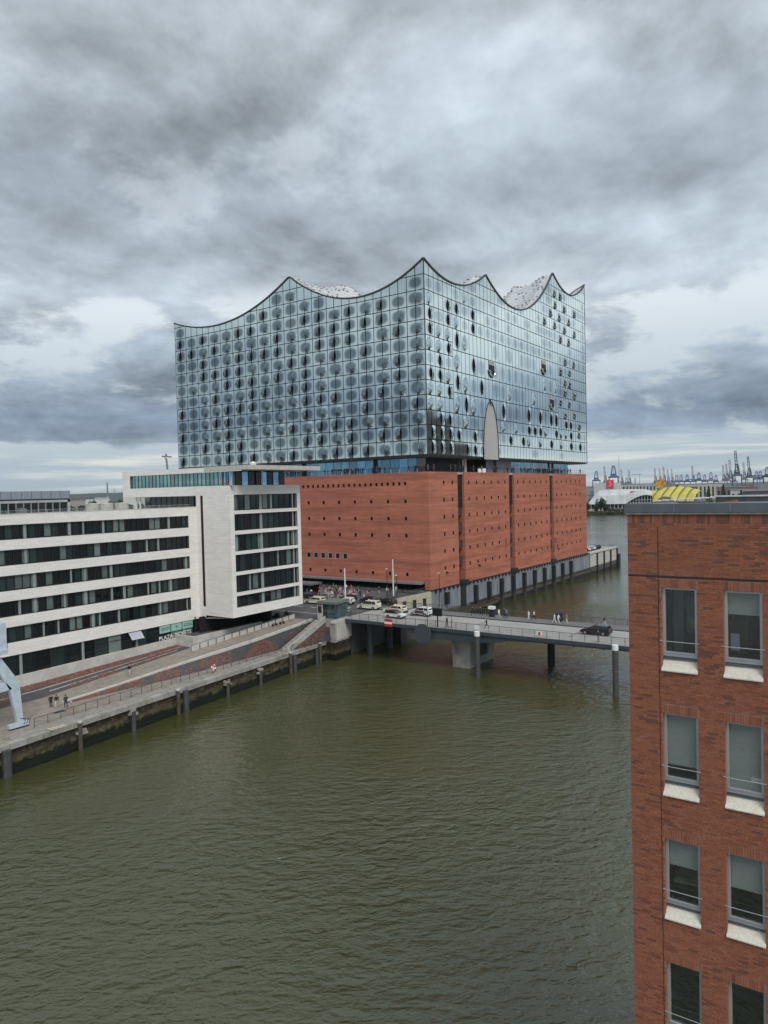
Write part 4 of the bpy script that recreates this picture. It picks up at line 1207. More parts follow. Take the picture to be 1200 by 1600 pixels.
g = MB(); g.hexa([(71.2, VL-.75, 7.75), (73.5, VL-.75, 7.75), (73.5, VL-.68, 7.78), (71.2, VL-.68, 7.78), (71.2, VL+.15, 8.8), (73.5, VL+.15, 8.8), (73.5, VL+.2, 8.85), (71.2, VL+.2, 8.85)])
part('awning_window', g, mat('tilted_pane', (.42, .45, .52), .15, 0, spec=.8), office)
def lettering(text, size, loc, rot, mt, name, parent, depth=.02, spacing=1.0):
    cu = bpy.data.curves.new('lettering', 'FONT'); cu.body = text; cu.size = size; cu.extrude = depth; cu.space_character = spacing; cu.resolution_u = 2
    o = bpy.data.objects.new('tmp_text', cu); COL.objects.link(o)
    dg = bpy.context.evaluated_depsgraph_get(); dg.update()
    me = bpy.data.meshes.new_from_object(o.evaluated_get(dg)); bpy.data.objects.remove(o)
    me.materials.clear(); me.materials.append(mt)
    me.name = name
    w = wl(parent)
    t = link(name, me, parent, (loc[0]-w[0], loc[1]-w[1], loc[2]-w[2])); t.rotation_euler = rot
    return t
m_letter = mat('white_lettering', (.80, .82, .80), .5, var=0)
lettering('PLAZA-TICKETS', .92, (76.95, VL+.15, 6.52), (R(90), R(-1.7), 0), m_letter, 'lettering', office, .03, 1.03)
# black sheets stand in for the deep shade under the tower
g = MB(); g.quad((84.3, VL+.2, 4.5), (101.5, VL+.2, 4.5), (101.5, VL+.2, 9.6), (84.3, VL+.2, 9.6)); g.quad((84.3, VL-.3, 5), (84.3, VL+.2, 5), (84.3, VL+.2, 9.4), (84.3, VL-.3, 9.4)); part('undercroft_shade', g, m_black, office)
g = MB(); g.box(96, 91.9, 6.6, 96.5, VL, 9.6); g.box(84.3, 96.9, 6.2, 96, 97.1, 9.4); part('undercroft_shade', g, m_black, office)
# the tower
TR = 102.85
tz = [(11.15, 13.10), (13.68, 16.55), (17.12, 19.98), (20.55, 23.35), (23.98, 26.75), (27.35, 29.98)]
g = MB()
wall(g, UT, 9.58, TR, 31.55, [(86.3, a, 101.95, b) for a, b in tz], T3, .7, 0, 1)
wall(g, VT, 9.58, 96.55, 31.55, [], S3, .4)
wall(g, 97.15, 11.1, VL, 29.95, [], S3, .4)
g.quad((UT, 96.55, 11.1), (UT+.5, 96.55, 11.1), (UT+.5, 96.55, 29.9), (UT, 96.55, 29.9), 0)
g.quad((UT, 96.55, 9.3), (UT, VL, 8.93), (UT, VL, 11.1), (UT, 96.55, 11.1), 0)
g.quad((UT, VT, 9.58), (TR, VT, 9.58), (TR, VL+6, 9.58), (UT, VL, 8.93), 0)
g.quad((TR, VT, 9.58), (TR, VL+12, 9.58), (TR, VL+12, 31.55), (TR, VT, 31.55), 0)
part('tower_facade', g, [m_stone, mat('tower_reveal', (.30, .29, .27), .7)], office)
g = MB(); g.quad((UT+.35, 96.4, 11.1), (UT+.35, VL+.1, 11.1), (UT+.35, VL+.1, 29.9), (UT+.35, 96.4, 29.9)); part('shadow_gap', g, mat('gap_lining', (.08, .03, .03), .8), office)
g = MB(); g.box(UT+.75, VT+.75, 9.65, TR-.1, VL+12, 31.3); part('core', g, m_mul, office)
for a, b in tz: ribbon(office, 86.3, 101.95, a, b, 'x', VT, .55, 1.42, .12, light=.14)
for a, b in tz:
    g = MB(); g.box(101.0, VT+.35, a, 101.25, VT+.5, b); part('column', g, m_alu, office)
    g = MB(); g.box(92.6, VT+.36, a, 93.2, VT+.5, b); part('column', g, m_col, office)
# roof box lying across, its long glass and the far-reaching canopy
ZB0, ZB1 = 29.95, 34.7
g = MB()
wall(g, 96.55, ZB0, 118.3, ZB1, [(89.2, 31.56, 116.05, 33.85)], S3, .45, 0, 1)
wall(g, VT-2.9, 33.85, 96.55, ZB1, [], S3, .4)
g.quad((UT, 118.3, ZB0), (UT+9, 118.3, ZB0), (UT+9, 118.3, ZB1), (UT, 118.3, ZB1)); g.quad((UT, 96.5, ZB0), (UT+9, 96.5, ZB0), (UT+9, 118.3, ZB0), (UT, 118.3, ZB0), 0)
g.quad((UT, 89, ZB1), (UT+17, 89, ZB1), (UT+9, 118.3, ZB1), (UT, 118.3, ZB1))
part('roof_box', g, [m_stone, m_rib], office)
g = MB(); g.prism([(85.35, 85.5), (104, 86.0), (104, 96), (85.35, 96)], 34.05, 34.78); part('canopy', g, mat('canopy_pale', (.50, .48, .44), .7), office)
m_teal = mat_glass('roof_box_glass', (.22, .36, .37), .03, .95, rv=.22, metal=.8)
def teal(s0, s1, n, axis, face, z0, z1, mts):
    w = (s1-s0)/n
    mul = MB()
    for k in range(n):
        put_pane(s0+k*w+.03, z0, w-.06, z1-z0, axis, face, mts[k % len(mts)], 'roof_pane', office)
        if axis == 'x': mul.box(s0+k*w-.05, face-.08, z0, s0+k*w+.05, face+.02, z1)
        else: mul.box(face-.08, s0+k*w-.05, z0, face+.02, s0+k*w+.05, z1)
    part('mullions', mul, m_mul, office, kind='stuff')
teal(92.0, 116.05, 24, 'y', UT+.35, 31.56, 33.85, [m_teal])
m_sky = mat_glass('roof_pane_blue', (.22, .44, .62), .03, .95, metal=.7)
teal(86.4, 100.2, 9, 'x', 91.3, 31.56, 34.0, [m_sky, m_gd, m_sky, m_gd, m_gd])
teal(91.3, 92.0, 1, 'y', UT+.5, 31.56, 33.85, [m_sky])
for x, y in ((86.2, 90.4), (93.6, 90.5)):
    g = MB(); g.bar((x, y, 31.5), (x, y, 34.1), .12, 8); part('canopy_post', g, m_white, office)
# set-back glass storey under the box, roof odds and ends
g = MB(); g.box(UT+.2, VL+.7, 28.0, UT+.4, 110.7, 29.95); part('setback_glass', g, m_gg, office)
for k in range(9):
    g = MB(); g.box(UT+.12, 98.9+1.45*k, 27.8, UT+.22, 99.0+1.45*k, 29.95); part('mullion', g, m_mul, office)
for y in (115.2, 114.1):
    g = MB(); g.bar((UT+.6, y, 27.7), (UT+.6, y, 30), .16, 8); part('box_column', g, m_white, office)
g = MB()
for k in range(34): x = 20+1.95*k; g.bar((x, VL+.9, 27.7), (x, VL+.9, 28.5), .022, 4)
g.bar((20, VL+.9, 28.5), (85, VL+.9, 28.5), .025, 4); g.bar((20, VL+.9, 28.3), (85, VL+.9, 28.3), .015, 4)
part('roof_railing', g, m_alu, office, kind='stuff')
# penthouse with a metal fascia
ph = thing('roof_penthouse', 'grey metal penthouse with dark windows on the office roof', 'penthouse', (55, 103, 27.7))
g = MB(); g.box(25, 103, 30.05, 65, 112, 31.2); part('fascia', g, mat('penthouse_metal', (.30, .32, .38), .45, .3, var=.06), ph)
for k in range(24):
    g = MB(); g.box(64.9-1.5*k, 102.95, 30.12, 64.93-1.5*k, 103.0, 31.2); part('fascia_joint', g, m_zinc, ph)
g = MB(); g.box(25, 103.05, 29.85, 64.9, 112, 30.05); part('shadow_line', g, m_mul, ph)
g = MB(); g.box(25, 103.3, 27.7, 64.6, 112, 29.55); part('core', g, m_mul, ph)
g = MB(); g.box(25, 103.0, 29.5, 65, 103.4, 29.85); g.box(64.6, 103, 27.7, 65, 103.4, 29.85); part('frame', g, mat('penthouse_frame', (.42, .42, .42), .5, .2), ph)
for k in range(12):
    x = 64.4-1.12*k
    put_pane(x-1.05, 27.75, 1.0, 1.75, 'x', 103.2, m_gd if k % 3 else m_gg, 'pane', ph)
    g = MB(); g.box(x-1.12, 103.02, 27.7, x-1.02, 103.25, 29.5); part('mullion', g, m_col, ph)
for x, y, lbl in ((61.6, 101.0, 'dark dome skylight on the office roof by the penthouse corner'), (65.3, 100.6, 'dark dome skylight beyond the penthouse corner')):
    g = MB(); g.lathe((x, y, 27.72), [(.55, 0), (.5, .3), (.3, .5), (.05, .55)], 10); solo('skylight', g, m_dark, lbl, 'skylight', (x, y, 27.72), smooth=True)
g = MB(); g.box(54.9, 99.2, 27.72, 56.0, 100.2, 28.75); g.box(55.1, 99.3, 28.75, 55.8, 100.1, 28.85); solo('roof_vent_box', g, m_grey, 'grey square ventilation box on the edge of the office roof', 'vent', (55.4, 99.7, 27.72))
t = thing('roof_antenna_dome', 'small white domed vent on the canopy roof of the office tower', 'vent', (90, 89, 34.78))
g = MB(); g.lathe((90, 89, 34.78), [(.5, 0), (.5, .4), (.62, .42), (.1, .75)], 10); part('hood', g, m_white, t)

# ------------------------------------------------------------------ the bridge
br = thing('road_bridge', 'low steel road bridge with railings leading to the concert hall', 'bridge', (112, 55, 0))
YN, YS = 10.0, 83.6
g = MB(); g.box(105.5, YN, 6.42, 120.2, YS, 6.98); part('deck', g, m_steel, br)
g = MB(); g.box(107.7, YN, 6.98, 116.4, YS, 7.0); part('roadway', g, m_bridge_road, br)
g = MB(); g.box(105.5, YN, 6.98, 107.7, YS, 7.03); part('footway', g, m_bridge_road, br)
g = MB(); g.box(116.4, YN, 6.98, 120.2, YS, 7.13); part('footway', g, m_walk, br)
g = MB(); g.box(116.25, YN, 6.985, 116.4, YS, 7.14); part('kerb', g, m_dark, br)
g = MB()
for y in (79.5, 66, 41, 20): g.box(107.7, y, 7.0, 116.2, y+.12, 7.005)
part('deck_joint', g, m_dark, br)
# haunched girders over the pier
g = MB()
prof = [(71, 6.42), (67, 5.2), (64.4, 4.85), (60.5, 5.0), (56, 5.1), (53.2, 5.3), (50, 5.9), (45, 6.15), (30, 6.2), (YN, 6.2)]
for x in (105.75, 109.5, 114.5, 119.4):
    for (y0, z0), (y1, z1) in zip(prof, prof[1:]):
        g.hexa([(x, y0, z0), (x+.35, y0, z0), (x+.35, y1, z1), (x, y1, z1), (x, y0, 6.42), (x+.35, y0, 6.42), (x+.35, y1, 6.42), (x, y1, 6.42)])
part('girder', g, m_steel, br)
g = MB()
for k in range(16):
    y = 80-4.5*k; g.box(106.1, y, 6.0, 119.4, y+.25, 6.42)
part('cross_beams', g, m_dark, br, kind='stuff')
pier_b = MB()
def taper(mb, x0, x1, y0, y1, zt, zb, gr):
    mb.hexa([(x0, y0+gr, zb), (x1, y0+gr, zb), (x1, y1-gr, zb), (x0, y1-gr, zb), (x0, y0, zt), (x1, y0, zt), (x1, y1, zt), (x0, y1, zt)])
taper(pier_b, 108.3, 110.4, 58.1, 62.0, 5.0, 1.4, .35); taper(pier_b, 115.2, 117.4, 58.1, 62.0, 5.0, 1.4, .35)
taper(pier_b, 108.3, 117.4, 58.45, 61.65, 1.4, -2, .05)
part('pier', pier_b, m_conc, br)
g = MB(); g.box(110.4, 58.8, 1.4, 115.2, 61.2, 5); part('pier_shadow_core', g, m_dark, br)
for x, y in ((109.8, 79.9), (116.0, 79.9), (117.0, 47.6)):
    g = MB(); g.bar((x, y, -2), (x, y, 6.42), .62, 14); part('column', g, m_steel if y > 50 else m_dark, br)
railing('bridge_railing', 'steel mesh railing along the near side of the bridge', (105.6, 83.0, 7.03), (105.6, 20, 7.03), 32, 1.1, m_mesh, 3, .22)
railing('bridge_railing', 'steel mesh railing along the far side of the bridge', (120.1, 83.0, 7.1), (120.1, 20, 7.1), 32, 1.1, m_mesh, 3, .22)
def plate(name, label, cat, c, r, mt, thick=.15):
    g = MB(); n = 28
    ring = [(c[0], c[1]+r*math.cos(2*math.pi*k/n), c[2]+r*math.sin(2*math.pi*k/n)) for k in range(n)]
    g.poly(ring); g.poly([(p[0]+thick, p[1], p[2]) for p in reversed(ring)])
    for k in range(n): a, b = ring[k], ring[(k+1) % n]; g.quad(a, b, (b[0]+thick, b[1], b[2]), (a[0]+thick, a[1], a[2]))
    return g
t = thing('round_plate', 'large round blue grey disc fixed to the bridge girder', 'disc', (104.9, 65.45, 4.1))
part('disc', plate('', '', '', (104.85, 65.45, 5.82), 1.66, mat('disc_steel', (.075, .088, .11), .4, .2, var=.05)), mat('disc_steel', (.075, .088, .11), .4), t)
g = MB(); n = 28
for k in range(n):
    a, b = 2*math.pi*k/n, 2*math.pi*(k+1)/n
    g.bar((104.9, 65.45+1.66*math.cos(a), 5.82+1.66*math.sin(a)), (104.9, 65.45+1.66*math.cos(b), 5.82+1.66*math.sin(b)), .07, 5)
part('rim', g, m_steel, t)
g = MB(); g.beam((105, 65.45, 6.6), (105.8, 65.45, 6.6), .2, .2); part('bracket', g, m_dark, t)
t = thing('no_entry_board', 'red ship signal board with a white bar on the bridge railing', 'sign', (105.3, 72.6, 6.4))
g = MB(); g.box(105.2, 71.8, 6.42, 105.3, 73.42, 7.68); part('board', g, mat('sign_red', (.50, .03, .035), .5, var=0), t)
g = MB(); g.box(105.17, 71.8, 6.86, 105.21, 73.42, 7.24); part('white_bar', g, m_white, t)
g = MB(); g.box(105.3, 72.5, 6.3, 105.55, 72.7, 7.7); part('bracket', g, m_dark, t)
t = thing('signal_mast', 'black ship signal box on a post at the bridge railing', 'signal', (105.8, 63, 7))
g = MB(); g.box(105.7, 62.15, 8.9, 106.0, 63.9, 10.2); part('signal_box', g, mat('signal_black', (.012, .012, .014), .4, var=0), t)
g = MB(); g.bar((105.85, 63, 6.5), (105.85, 63, 9), .12, 8); part('mast', g, m_dark, t)
g = MB(); g.bar((105.85, 65.0, 6.5), (105.85, 65.0, 10.6), .06, 6); t2 = solo('signal_pole', g, m_dark, 'thin dark pole beside the black signal box on the bridge', 'pole', (105.85, 65, 6.5))
for y, lbl in ((54.75, 'dark mooring pile with white cap left of the bridge middle'), (32.78, 'dark mooring pile with white cap by the near brick building')):
    t = thing('mooring_pile', lbl, 'mooring pile', (104.1, y, -2), 'white capped mooring piles')
    g = MB(); g.bar((104.1, y, -3), (104.1, y, 7.0), .43, 12); part('post', g, m_pile, t)
    g = MB(); g.bar((104.1, y, 6.6), (104.1, y, 7.35), .46, 12); part('cap', g, m_white, t)
# small notices hung on the railing
for y, lbl, red in ((55.5, 'small white notice on the near bridge railing', False), (44.8, 'small red and white notice on the near bridge railing', True)):
    g = MB(); g.box(105.48, y-.4, 7.35, 105.53, y+.4, 8.0, 0)
    if red: g.box(105.45, y-.15, 7.4, 105.48, y+.15, 7.9, 1)
    solo('notice', g, [m_white, mat('sign_red', (.5, .03, .035), .5)], lbl, 'notice', (105.5, y, 7.35))
g = MB(); g.box(119.2, 46.6, 7.13, 119.9, 47.5, 8.5); g.box(119.1, 46.5, 8.5, 120, 47.6, 8.58); solo('litter_bin', g, m_dark, 'dark litter bin by the far bridge railing', 'bin', (119.5, 47, 7.13))
t = thing('information_box', 'dark control cabinet with white lid on the far bridge walk', 'cabinet', (118.5, 59.3, 7.13))
g = MB(); g.box(118.2, 58.8, 7.13, 118.8, 59.7, 8.5); part('cabinet', g, m_dark, t)
g = MB(); g.box(118.1, 58.7, 8.5, 118.9, 59.8, 9.0); part('lid', g, m_white, t)

# bridge keeper's kiosk
ki = thing('control_kiosk', 'small glass bridge control kiosk with grey flat roof', 'kiosk', (104.5, 83.5, 7))
g = MB(); g.prism([(102.6, 82.3), (106.9, 82.8), (106.9, 86.2), (102.6, 85.9)], 7.0, 7.35); part('floor', g, m_conc, ki)
g = MB(); g.prism([(102.3, 82.0), (107.1, 82.5), (107.1, 86.4), (102.3, 86.1)], 9.95, 10.35); part('roof', g, mat('kiosk_roof', (.14, .155, .14), .8), ki)
m_kg = mat_glass('kiosk_glass', (.035, .075, .085), .04, .9, rv=.4)
for k in range(5):
    y = 82.35+.6*k; g = MB(); g.box(102.62, y+.03, 7.35, 102.68, y+.57, 9.95); part('pane', g, m_kg, ki)
for k in range(6):
    x = 102.75+.68*k; y = 82.3+(x-102.6)*.116; g = MB(); g.box(x+.03, y, 7.35, x+.65, y+.06, 9.95); part('pane', g, m_kg, ki)
g = MB()
for z in (8.2, 9.1): g.prism([(102.58, 82.26), (106.92, 82.76), (106.92, 82.82), (102.58, 82.32)], z, z+.05); g.box(102.57, 82.3, z, 102.62, 85.4, z+.05)
part('glazing_bars', g, m_dark, ki)
g = MB(); g.box(102.5, 85.1, 6.9, 103.1, 86.3, 10.1); part('service_wall', g, m_conc_lt, ki)
g = MB(); g.box(102.42, 85.3, 8.3, 102.5, 86.1, 9.5); part('louvre', g, m_dark, ki)
g = MB(); g.box(102.44, 85.35, 9.65, 102.5, 85.6, 9.9); g.box(102.44, 85.8, 9.65, 102.5, 86.05, 9.9); part('lamp', g, m_dark, ki)
railing('kiosk_railing', 'short railing between kiosk and bridge', (107.0, 82.4, 7.0), (108.6, 83.2, 7.0), 2, 1.1, m_mesh)
for (x, y, lbl) in ((111.5, 86.8, 'white flagpole rising behind the control kiosk'), (130.05, 88.2, 'white flagpole before the entrance canopy of the concert hall')):
    t = thing('flagpole', lbl, 'flagpole', (x, y, 7), 'bare white flagpoles')
    g = MB(); g.bar((x, y, 7), (x, y, 15.4), .16, 8, .10); part('pole', g, m_white, t)
    g = MB(); g.bar((x, y, 7), (x, y, 7.5), .28, 8); part('base', g, m_dark, t)

# ------------------------------------------------------------------ brick building close by on the right
nb = thing('brick_house', 'red brick house with aluminium framed windows close on the right', 'house', (21.083, 6.2, 0))
FX, YL, YR = 21.083, 6.24, -4.0
cols_w = [(4.415, 5.335), (2.825, 3.745)]
rows_w = [(25.15, 27.06), (21.65, 23.56), (18.16, 20.02), (14.66, 16.52)]
tones = [mat('clinker_%s' % n, c, .85, var=.10, scale=9, bump=.25, bscale=60) for n, c in (('red', (.285, .099, .052)), ('rust', (.305, .111, .060)), ('brown', (.25, .084, .047)), ('dark', (.165, .064, .042)), ('pale', (.30, .12, .074)), ('plum', (.215, .076, .045)))]
m_trimj = mat('joint_sealant', (.045, .022, .018), .9, var=0)
m_mortar = mat('mortar', (.27, .185, .145), .95, var=.15, scale=8)
W3 = lambda s, z, d: (FX+.010+d, s, z)
g = MB()
wall(g, YR, 12.6, YL, 29.09, [(a, c-.40, b, d) for a, b in cols_w for c, d in rows_w], W3, .16, 0, 1)
g.quad((FX+.01, YL, -1), (FX+18, YL, -1), (FX+18, YL, 29.09), (FX+.01, YL, 29.09), 1)
part('wall', g, [m_mortar, tones[0]], nb)
g = MB(); g.quad((FX, YR, -1), (FX, YL, -1), (FX, YL, 12.6), (FX, YR, 12.6)); part('lower_wall', g, mat_courses('lower_brick', (.19, .055, .035), (.16, .11, .09), .25, .0625, .01, .85, .3), nb)
g = MB(); g.box(FX+.3, YR, -1, FX+18, YL-.02, 28.9); 
for k in range(1): pass
rr = random.Random(88)
BH, BL, JT = .0625, .25, .010
bricks = []                            # (distance, y0, z0, y1, z1, tone)
def tone():
    r = rr.random(); return 0 if r < .46 else 1 if r < .68 else 2 if r < .86 else 3 if r < .91 else 4 if r < .96 else 5
openings = [(a-.005, c-.40, b+.005, d+.0) for a, b in cols_w for c, d in rows_w]
lintels = [(a-.03, d, b+.03, d+.25) for a, b in cols_w for c, d in rows_w]
blocks = openings+lintels
nrow = int((29.09-12.7)/BH)
SOLD = 4
patch = random.Random(5)
clump = [(patch.uniform(2, 6.2), patch.uniform(13, 29), patch.uniform(.3, .9), patch.uniform(.15, .5)) for _ in range(26)]
for r in range(nrow):
    z1 = 29.09-.004-r*BH; z0 = z1-BH+JT
    if r < SOLD: continue                           # soldier course under the coping
    if abs(z0-27.36) < .03: continue                # the open bed joint over the top windows
    y = YL-.004-(BL/2 if r % 2 else 0)-(rr.choice((0, 0, 0, 0, .0625)))
    first = YL-.004
    segs = [(y, first)] if first-y > .03 else []
    while y > YR: segs.append((y-BL+JT, y)); y -= BL
    for a, b in segs:
        if r > 5 and a < 5.415 < b and z1 < 28.75:            # movement joint
            pieces = [(a, 5.402), (5.424, b)]
        else: pieces = [(a, b)]
        for p, q in pieces:
            if q-p < .03: continue
            cut = [(p, q)]
            for bx in blocks:
                if z1 <= bx[1]+.005 or z0 >= bx[3]-.005: continue
                nw = []
                for c, d in cut:
                    if d <= bx[0] or c >= bx[2]: nw.append((c, d)); continue
                    if c < bx[0]: nw.append((c, bx[0]))
                    if d > bx[2]: nw.append((bx[2], d))
                cut = nw
            for c, d in cut:
                if d-c < .03: continue
                tn = tone()
                for cy, cz, sy, sz in clump:
                    if abs((c+d)/2-cy) < sy and abs(z0-cz) < sz and rr.random() < .16: tn = 3 if rr.random() < .7 else 5
                bricks.append((c, z0, d, z1, tn))
for a, b, c, d in lintels:             # soldier courses
    y = c-.006
    while y-.055 > a: bricks.append((y-.056, b+.006, y, d-.006, tone() if rr.random() > .2 else 4)); y -= .0685
y = YL-.004
while y > YR:
    bricks.append((y-.056, 29.09-SOLD*BH+.004, y, 29.086, tone() if rr.random() > .35 else 3)); y -= .0685
def brick_box(mb, c, z0, d, z1, tn, j):
    x = FX-j; b = .012
    i = len(mb.v)
    mb.v += [(x, c, z0), (x, d, z0), (x, d, z1), (x, c, z1), (FX+b, c, z0), (FX+b, d, z0), (FX+b, d, z1), (FX+b, c, z1)]
    for f in ((3, 2, 1, 0), (0, 1, 5, 4), (1, 2, 6, 5), (2, 3, 7, 6), (3, 0, 4, 7)):
        mb.f.append(tuple(i+k for k in f)); mb.m.append(tn); mb.uv.append(None)
inview = [b for b in bricks if b[0] > 2.85 and b[2]-b[0] > .2 and b[3] < 29.0]
inview.sort(key=lambda b: (FX**2+((b[0]+b[2])/2)**2+(b[1]-CAM_Z)**2))
chosen = set(inview[:298])
g = MB(); bm_cache = {}
for b in bricks:
    j = rr.uniform(-.002, .004)
    if b in chosen:
        key = (round(b[2]-b[0], 3), b[4], round(j*1000)//2)
        if key not in bm_cache:
            h = MB(); i_ = key[0]/2; hh = (BH-JT)/2; x = -key[2]*.002; bb = .012
            h.v = [(x, -i_, -hh), (x, i_, -hh), (x, i_, hh), (x, -i_, hh), (bb, -i_, -hh), (bb, i_, -hh), (bb, i_, hh), (bb, -i_, hh)]
            h.f = [(3, 2, 1, 0), (0, 1, 5, 4), (1, 2, 6, 5), (2, 3, 7, 6), (3, 0, 4, 7)]; h.m = [0]*5; h.uv = [None]*5
            bm_cache[key] = h.mesh('brick', tones[b[4]])
        part_at('brick', bm_cache[key], nb, (FX, (b[0]+b[2])/2, (b[1]+b[3])/2))
    else: brick_box(g, *b, j)
part('brickwork', g, tones, nb, kind='stuff')
g = MB(); g.box(FX-.001, YR, 27.335, FX+.012, YL-.01, 27.392); g.box(FX-.0015, 5.404, 12.7, FX+.012, 5.424, 28.74); part('movement_joint', g, m_trimj, nb)
# coping
g = MB(); g.box(FX-.07, YR, 29.15, FX+.5, YL+.06, 29.385); part('coping', g, m_zinc, nb)
g = MB(); g.box(FX-.05, YR, 29.09, FX+.5, YL+.05, 29.15); part('coping_edge', g, mat('coping_edge_pale', (.24, .23, .21), .7, var=.2, scale=6), nb)
for y in (4.95, 3.55, 2.2, .8):
    g = MB(); g.box(FX-.073, y-.012, 29.15, FX+.5, y+.012, 29.39); part('coping_seam', g, m_grey, nb)
g = MB(); g.box(FX+.5, YR, 28.9, FX+18, YL, 29.0); part('roof', g, m_zinc, nb)
for y, z in ((4.82, 28.55), (4.84, 27.45)): 
    pass
m_clear = mat_clear('window_glass', (.70, .74, .735), .10)
m_blind = mat('roller_blind', (.40, .43, .41), .9, var=.04)
m_room = mat('room_wall', (.06, .06, .058), .9)
m_room_d = mat('room_dark', (.012, .011, .011), .9)
m_sill = mat('sill_stone', (.60, .57, .49), .7, var=.10, scale=14, dirt=((.40, .36, .28), 5, .55, .5))
m_desk = mat('desk_wood', (.10, .045, .025), .6)
blinds = {(0, 1): 26.44, (1, 0): 22.10, (1, 1): 21.72, (2, 0): 19.25, (2, 1): 19.05}
for ci, (a, b) in enumerate(cols_w):
    for ri, (c, d) in enumerate(rows_w):
        fr = MB(); t = .075; x0, x1 = FX+.11, FX+.19
        fr.box(x0, a, c, x1, a+t, d); fr.box(x0, b-t, c, x1, b, d); fr.box(x0, a+t, d-t*.7, x1, b-t, d); fr.box(x0, a+t, c, x1, b-t, c+.09)
        fr.box(x0-.02, a+t*.6, c+.09, x0+.03, b-t*.6, c+.13)
        wn = part('window', fr, m_alu, nb)
        g = MB(); g.quad((x0+.04, a+t, c+.09), (x0+.04, b-t, c+.09), (x0+.04, b-t, d-t*.7), (x0+.04, a+t, d-t*.7)); part('pane', g, m_clear, wn)
        g = MB(); 
        g.hexa([(FX-.055, a-.015, c-.40), (FX-.055, b+.015, c-.40), (FX+.20, b-.002, c-.25), (FX+.20, a+.002, c-.25), (FX-.055, a-.015, c-.37), (FX-.055, b+.015, c-.37), (FX+.20, b-.002, c-.08), (FX+.20, a+.002, c-.08)])
        part('sill', g, m_sill, wn)
        g = MB(); g.box(x0+.02, a, c-.08, x1, b, c); part('sill_upstand', g, m_zinc, wn)
        g = MB(); zr = c+.43; g.bar((FX-.015, a-.06, zr), (FX-.015, b+.06, zr), .009, 6)
        for yy in (a-.03, b+.03): g.bar((FX-.015, yy, zr), (FX+.05, yy, zr), .016, 6)
        part('guard_rail', g, m_alu, wn)
        g = MB(); X = FX+3.2
        g.quad((X, a-.5, c-.6), (X, b+.5, c-.6), (X, b+.5, d+.3), (X, a-.5, d+.3), 0)
        g.quad((x1, a-.5, c-.6), (X, a-.5, c-.6), (X, a-.5, d+.3), (x1, a-.5, d+.3), 1); g.quad((x1, b+.5, c-.6), (X, b+.5, c-.6), (X, b+.5, d+.3), (x1, b+.5, d+.3), 1)
        g.quad((x1, a-.5, c-.6), (X, a-.5, c-.6), (X, b+.5, c-.6), (x1, b+.5, c-.6), 1); g.quad((x1, a-.5, d+.3), (X, a-.5, d+.3), (X, b+.5, d+.3), (x1, b+.5, d+.3), 0)
        part('room', g, [m_room if (ri, ci) in ((0, 0), (0, 1), (2, 0)) else m_room_d, m_room_d], wn)
        zb = blinds.get((ri, ci))
        if zb:
            g = MB(); g.box(x1+.03, a+.04, zb, x1+.04, b-.04, d); part('blind', g, m_blind, wn)
            g = MB(); g.box(x1+.025, a+.04, zb-.02, x1+.05, b-.04, zb+.01); part('blind_bar', g, m_alu, wn)
        if (ri, ci) == (0, 0):
            g = MB(); g.box(FX+1.1, a+.05, c+.5, FX+1.2, a+.5, d-.35); g.box(FX+.9, a+.55, c, FX+1.0, b-.1, d-.1); part('cabinet', g, mat('office_grey', (.16, .17, .19), .6), wn)
            g = MB(); g.box(FX+.8, a+.12, c+.7, FX+.85, a+.38, c+1.0); part('poster', g, mat('yellow_poster', (.30, .26, .04), .7), wn)
        if (ri, ci) == (0, 1):
            g = MB(); g.box(FX+.8, a+.45, c+.1, FX+1.6, b, c+1.0); part('shelf', g, m_desk, wn)
            g = MB(); g.box(FX+.5, b-.3, c+.25, FX+.52, b-.08, c+.7); part('paper', g, mat('paper_lilac', (.45, .42, .55), .7), wn)
        if (ri, ci) == (2, 0):
            g = MB(); g.hexa([(FX+.5, a+.05, c+.45), (FX+1.2, a+.05, c+.75), (FX+1.2, b-.25, c+.75), (FX+.5, b-.1, c+.45), (FX+.5, a+.05, c+.5), (FX+1.2, a+.05, c+.8), (FX+1.2, b-.25, c+.8), (FX+.5, b-.1, c+.5)]); part('desk', g, mat('desk_pale', (.17, .15, .12), .6), wn)
        if (ri, ci) == (1, 1):
            g = MB(); g.box(x1+.02, a+.02, c+.35, x1+.025, a+.33, c+.47); part('paper', g, m_white, wn)

# tall brown brick office tower on the north bank, outside the picture; the hall's north glass mirrors it
tw = thing('brick_tower', 'tall dark brown brick office tower on the north bank', 'tower', (265, 8, 0))
m_tb = mat_courses('tower_brick', (.045, .028, .024), (.04, .03, .027), .25, .5, .02, .85, .15, 0)
g = MB(); g.prism([(252, -12), (275, -12), (275, 14), (252, 14)], 0, 60); g.prism([(275, -12), (292, -12), (292, 14), (275, 14)], 0, 50); g.prism([(258, -8), (268, -8), (268, 10), (258, 10)], 60, 63.5); part('wall', g, m_tb, tw)
for k in range(14):
    g = MB(); z = 4+4*k; g.box(253, 14.0, z, 291 if z < 46 else 274.5, 14.06, z+1.7); part('window_band', g, m_gd, tw)

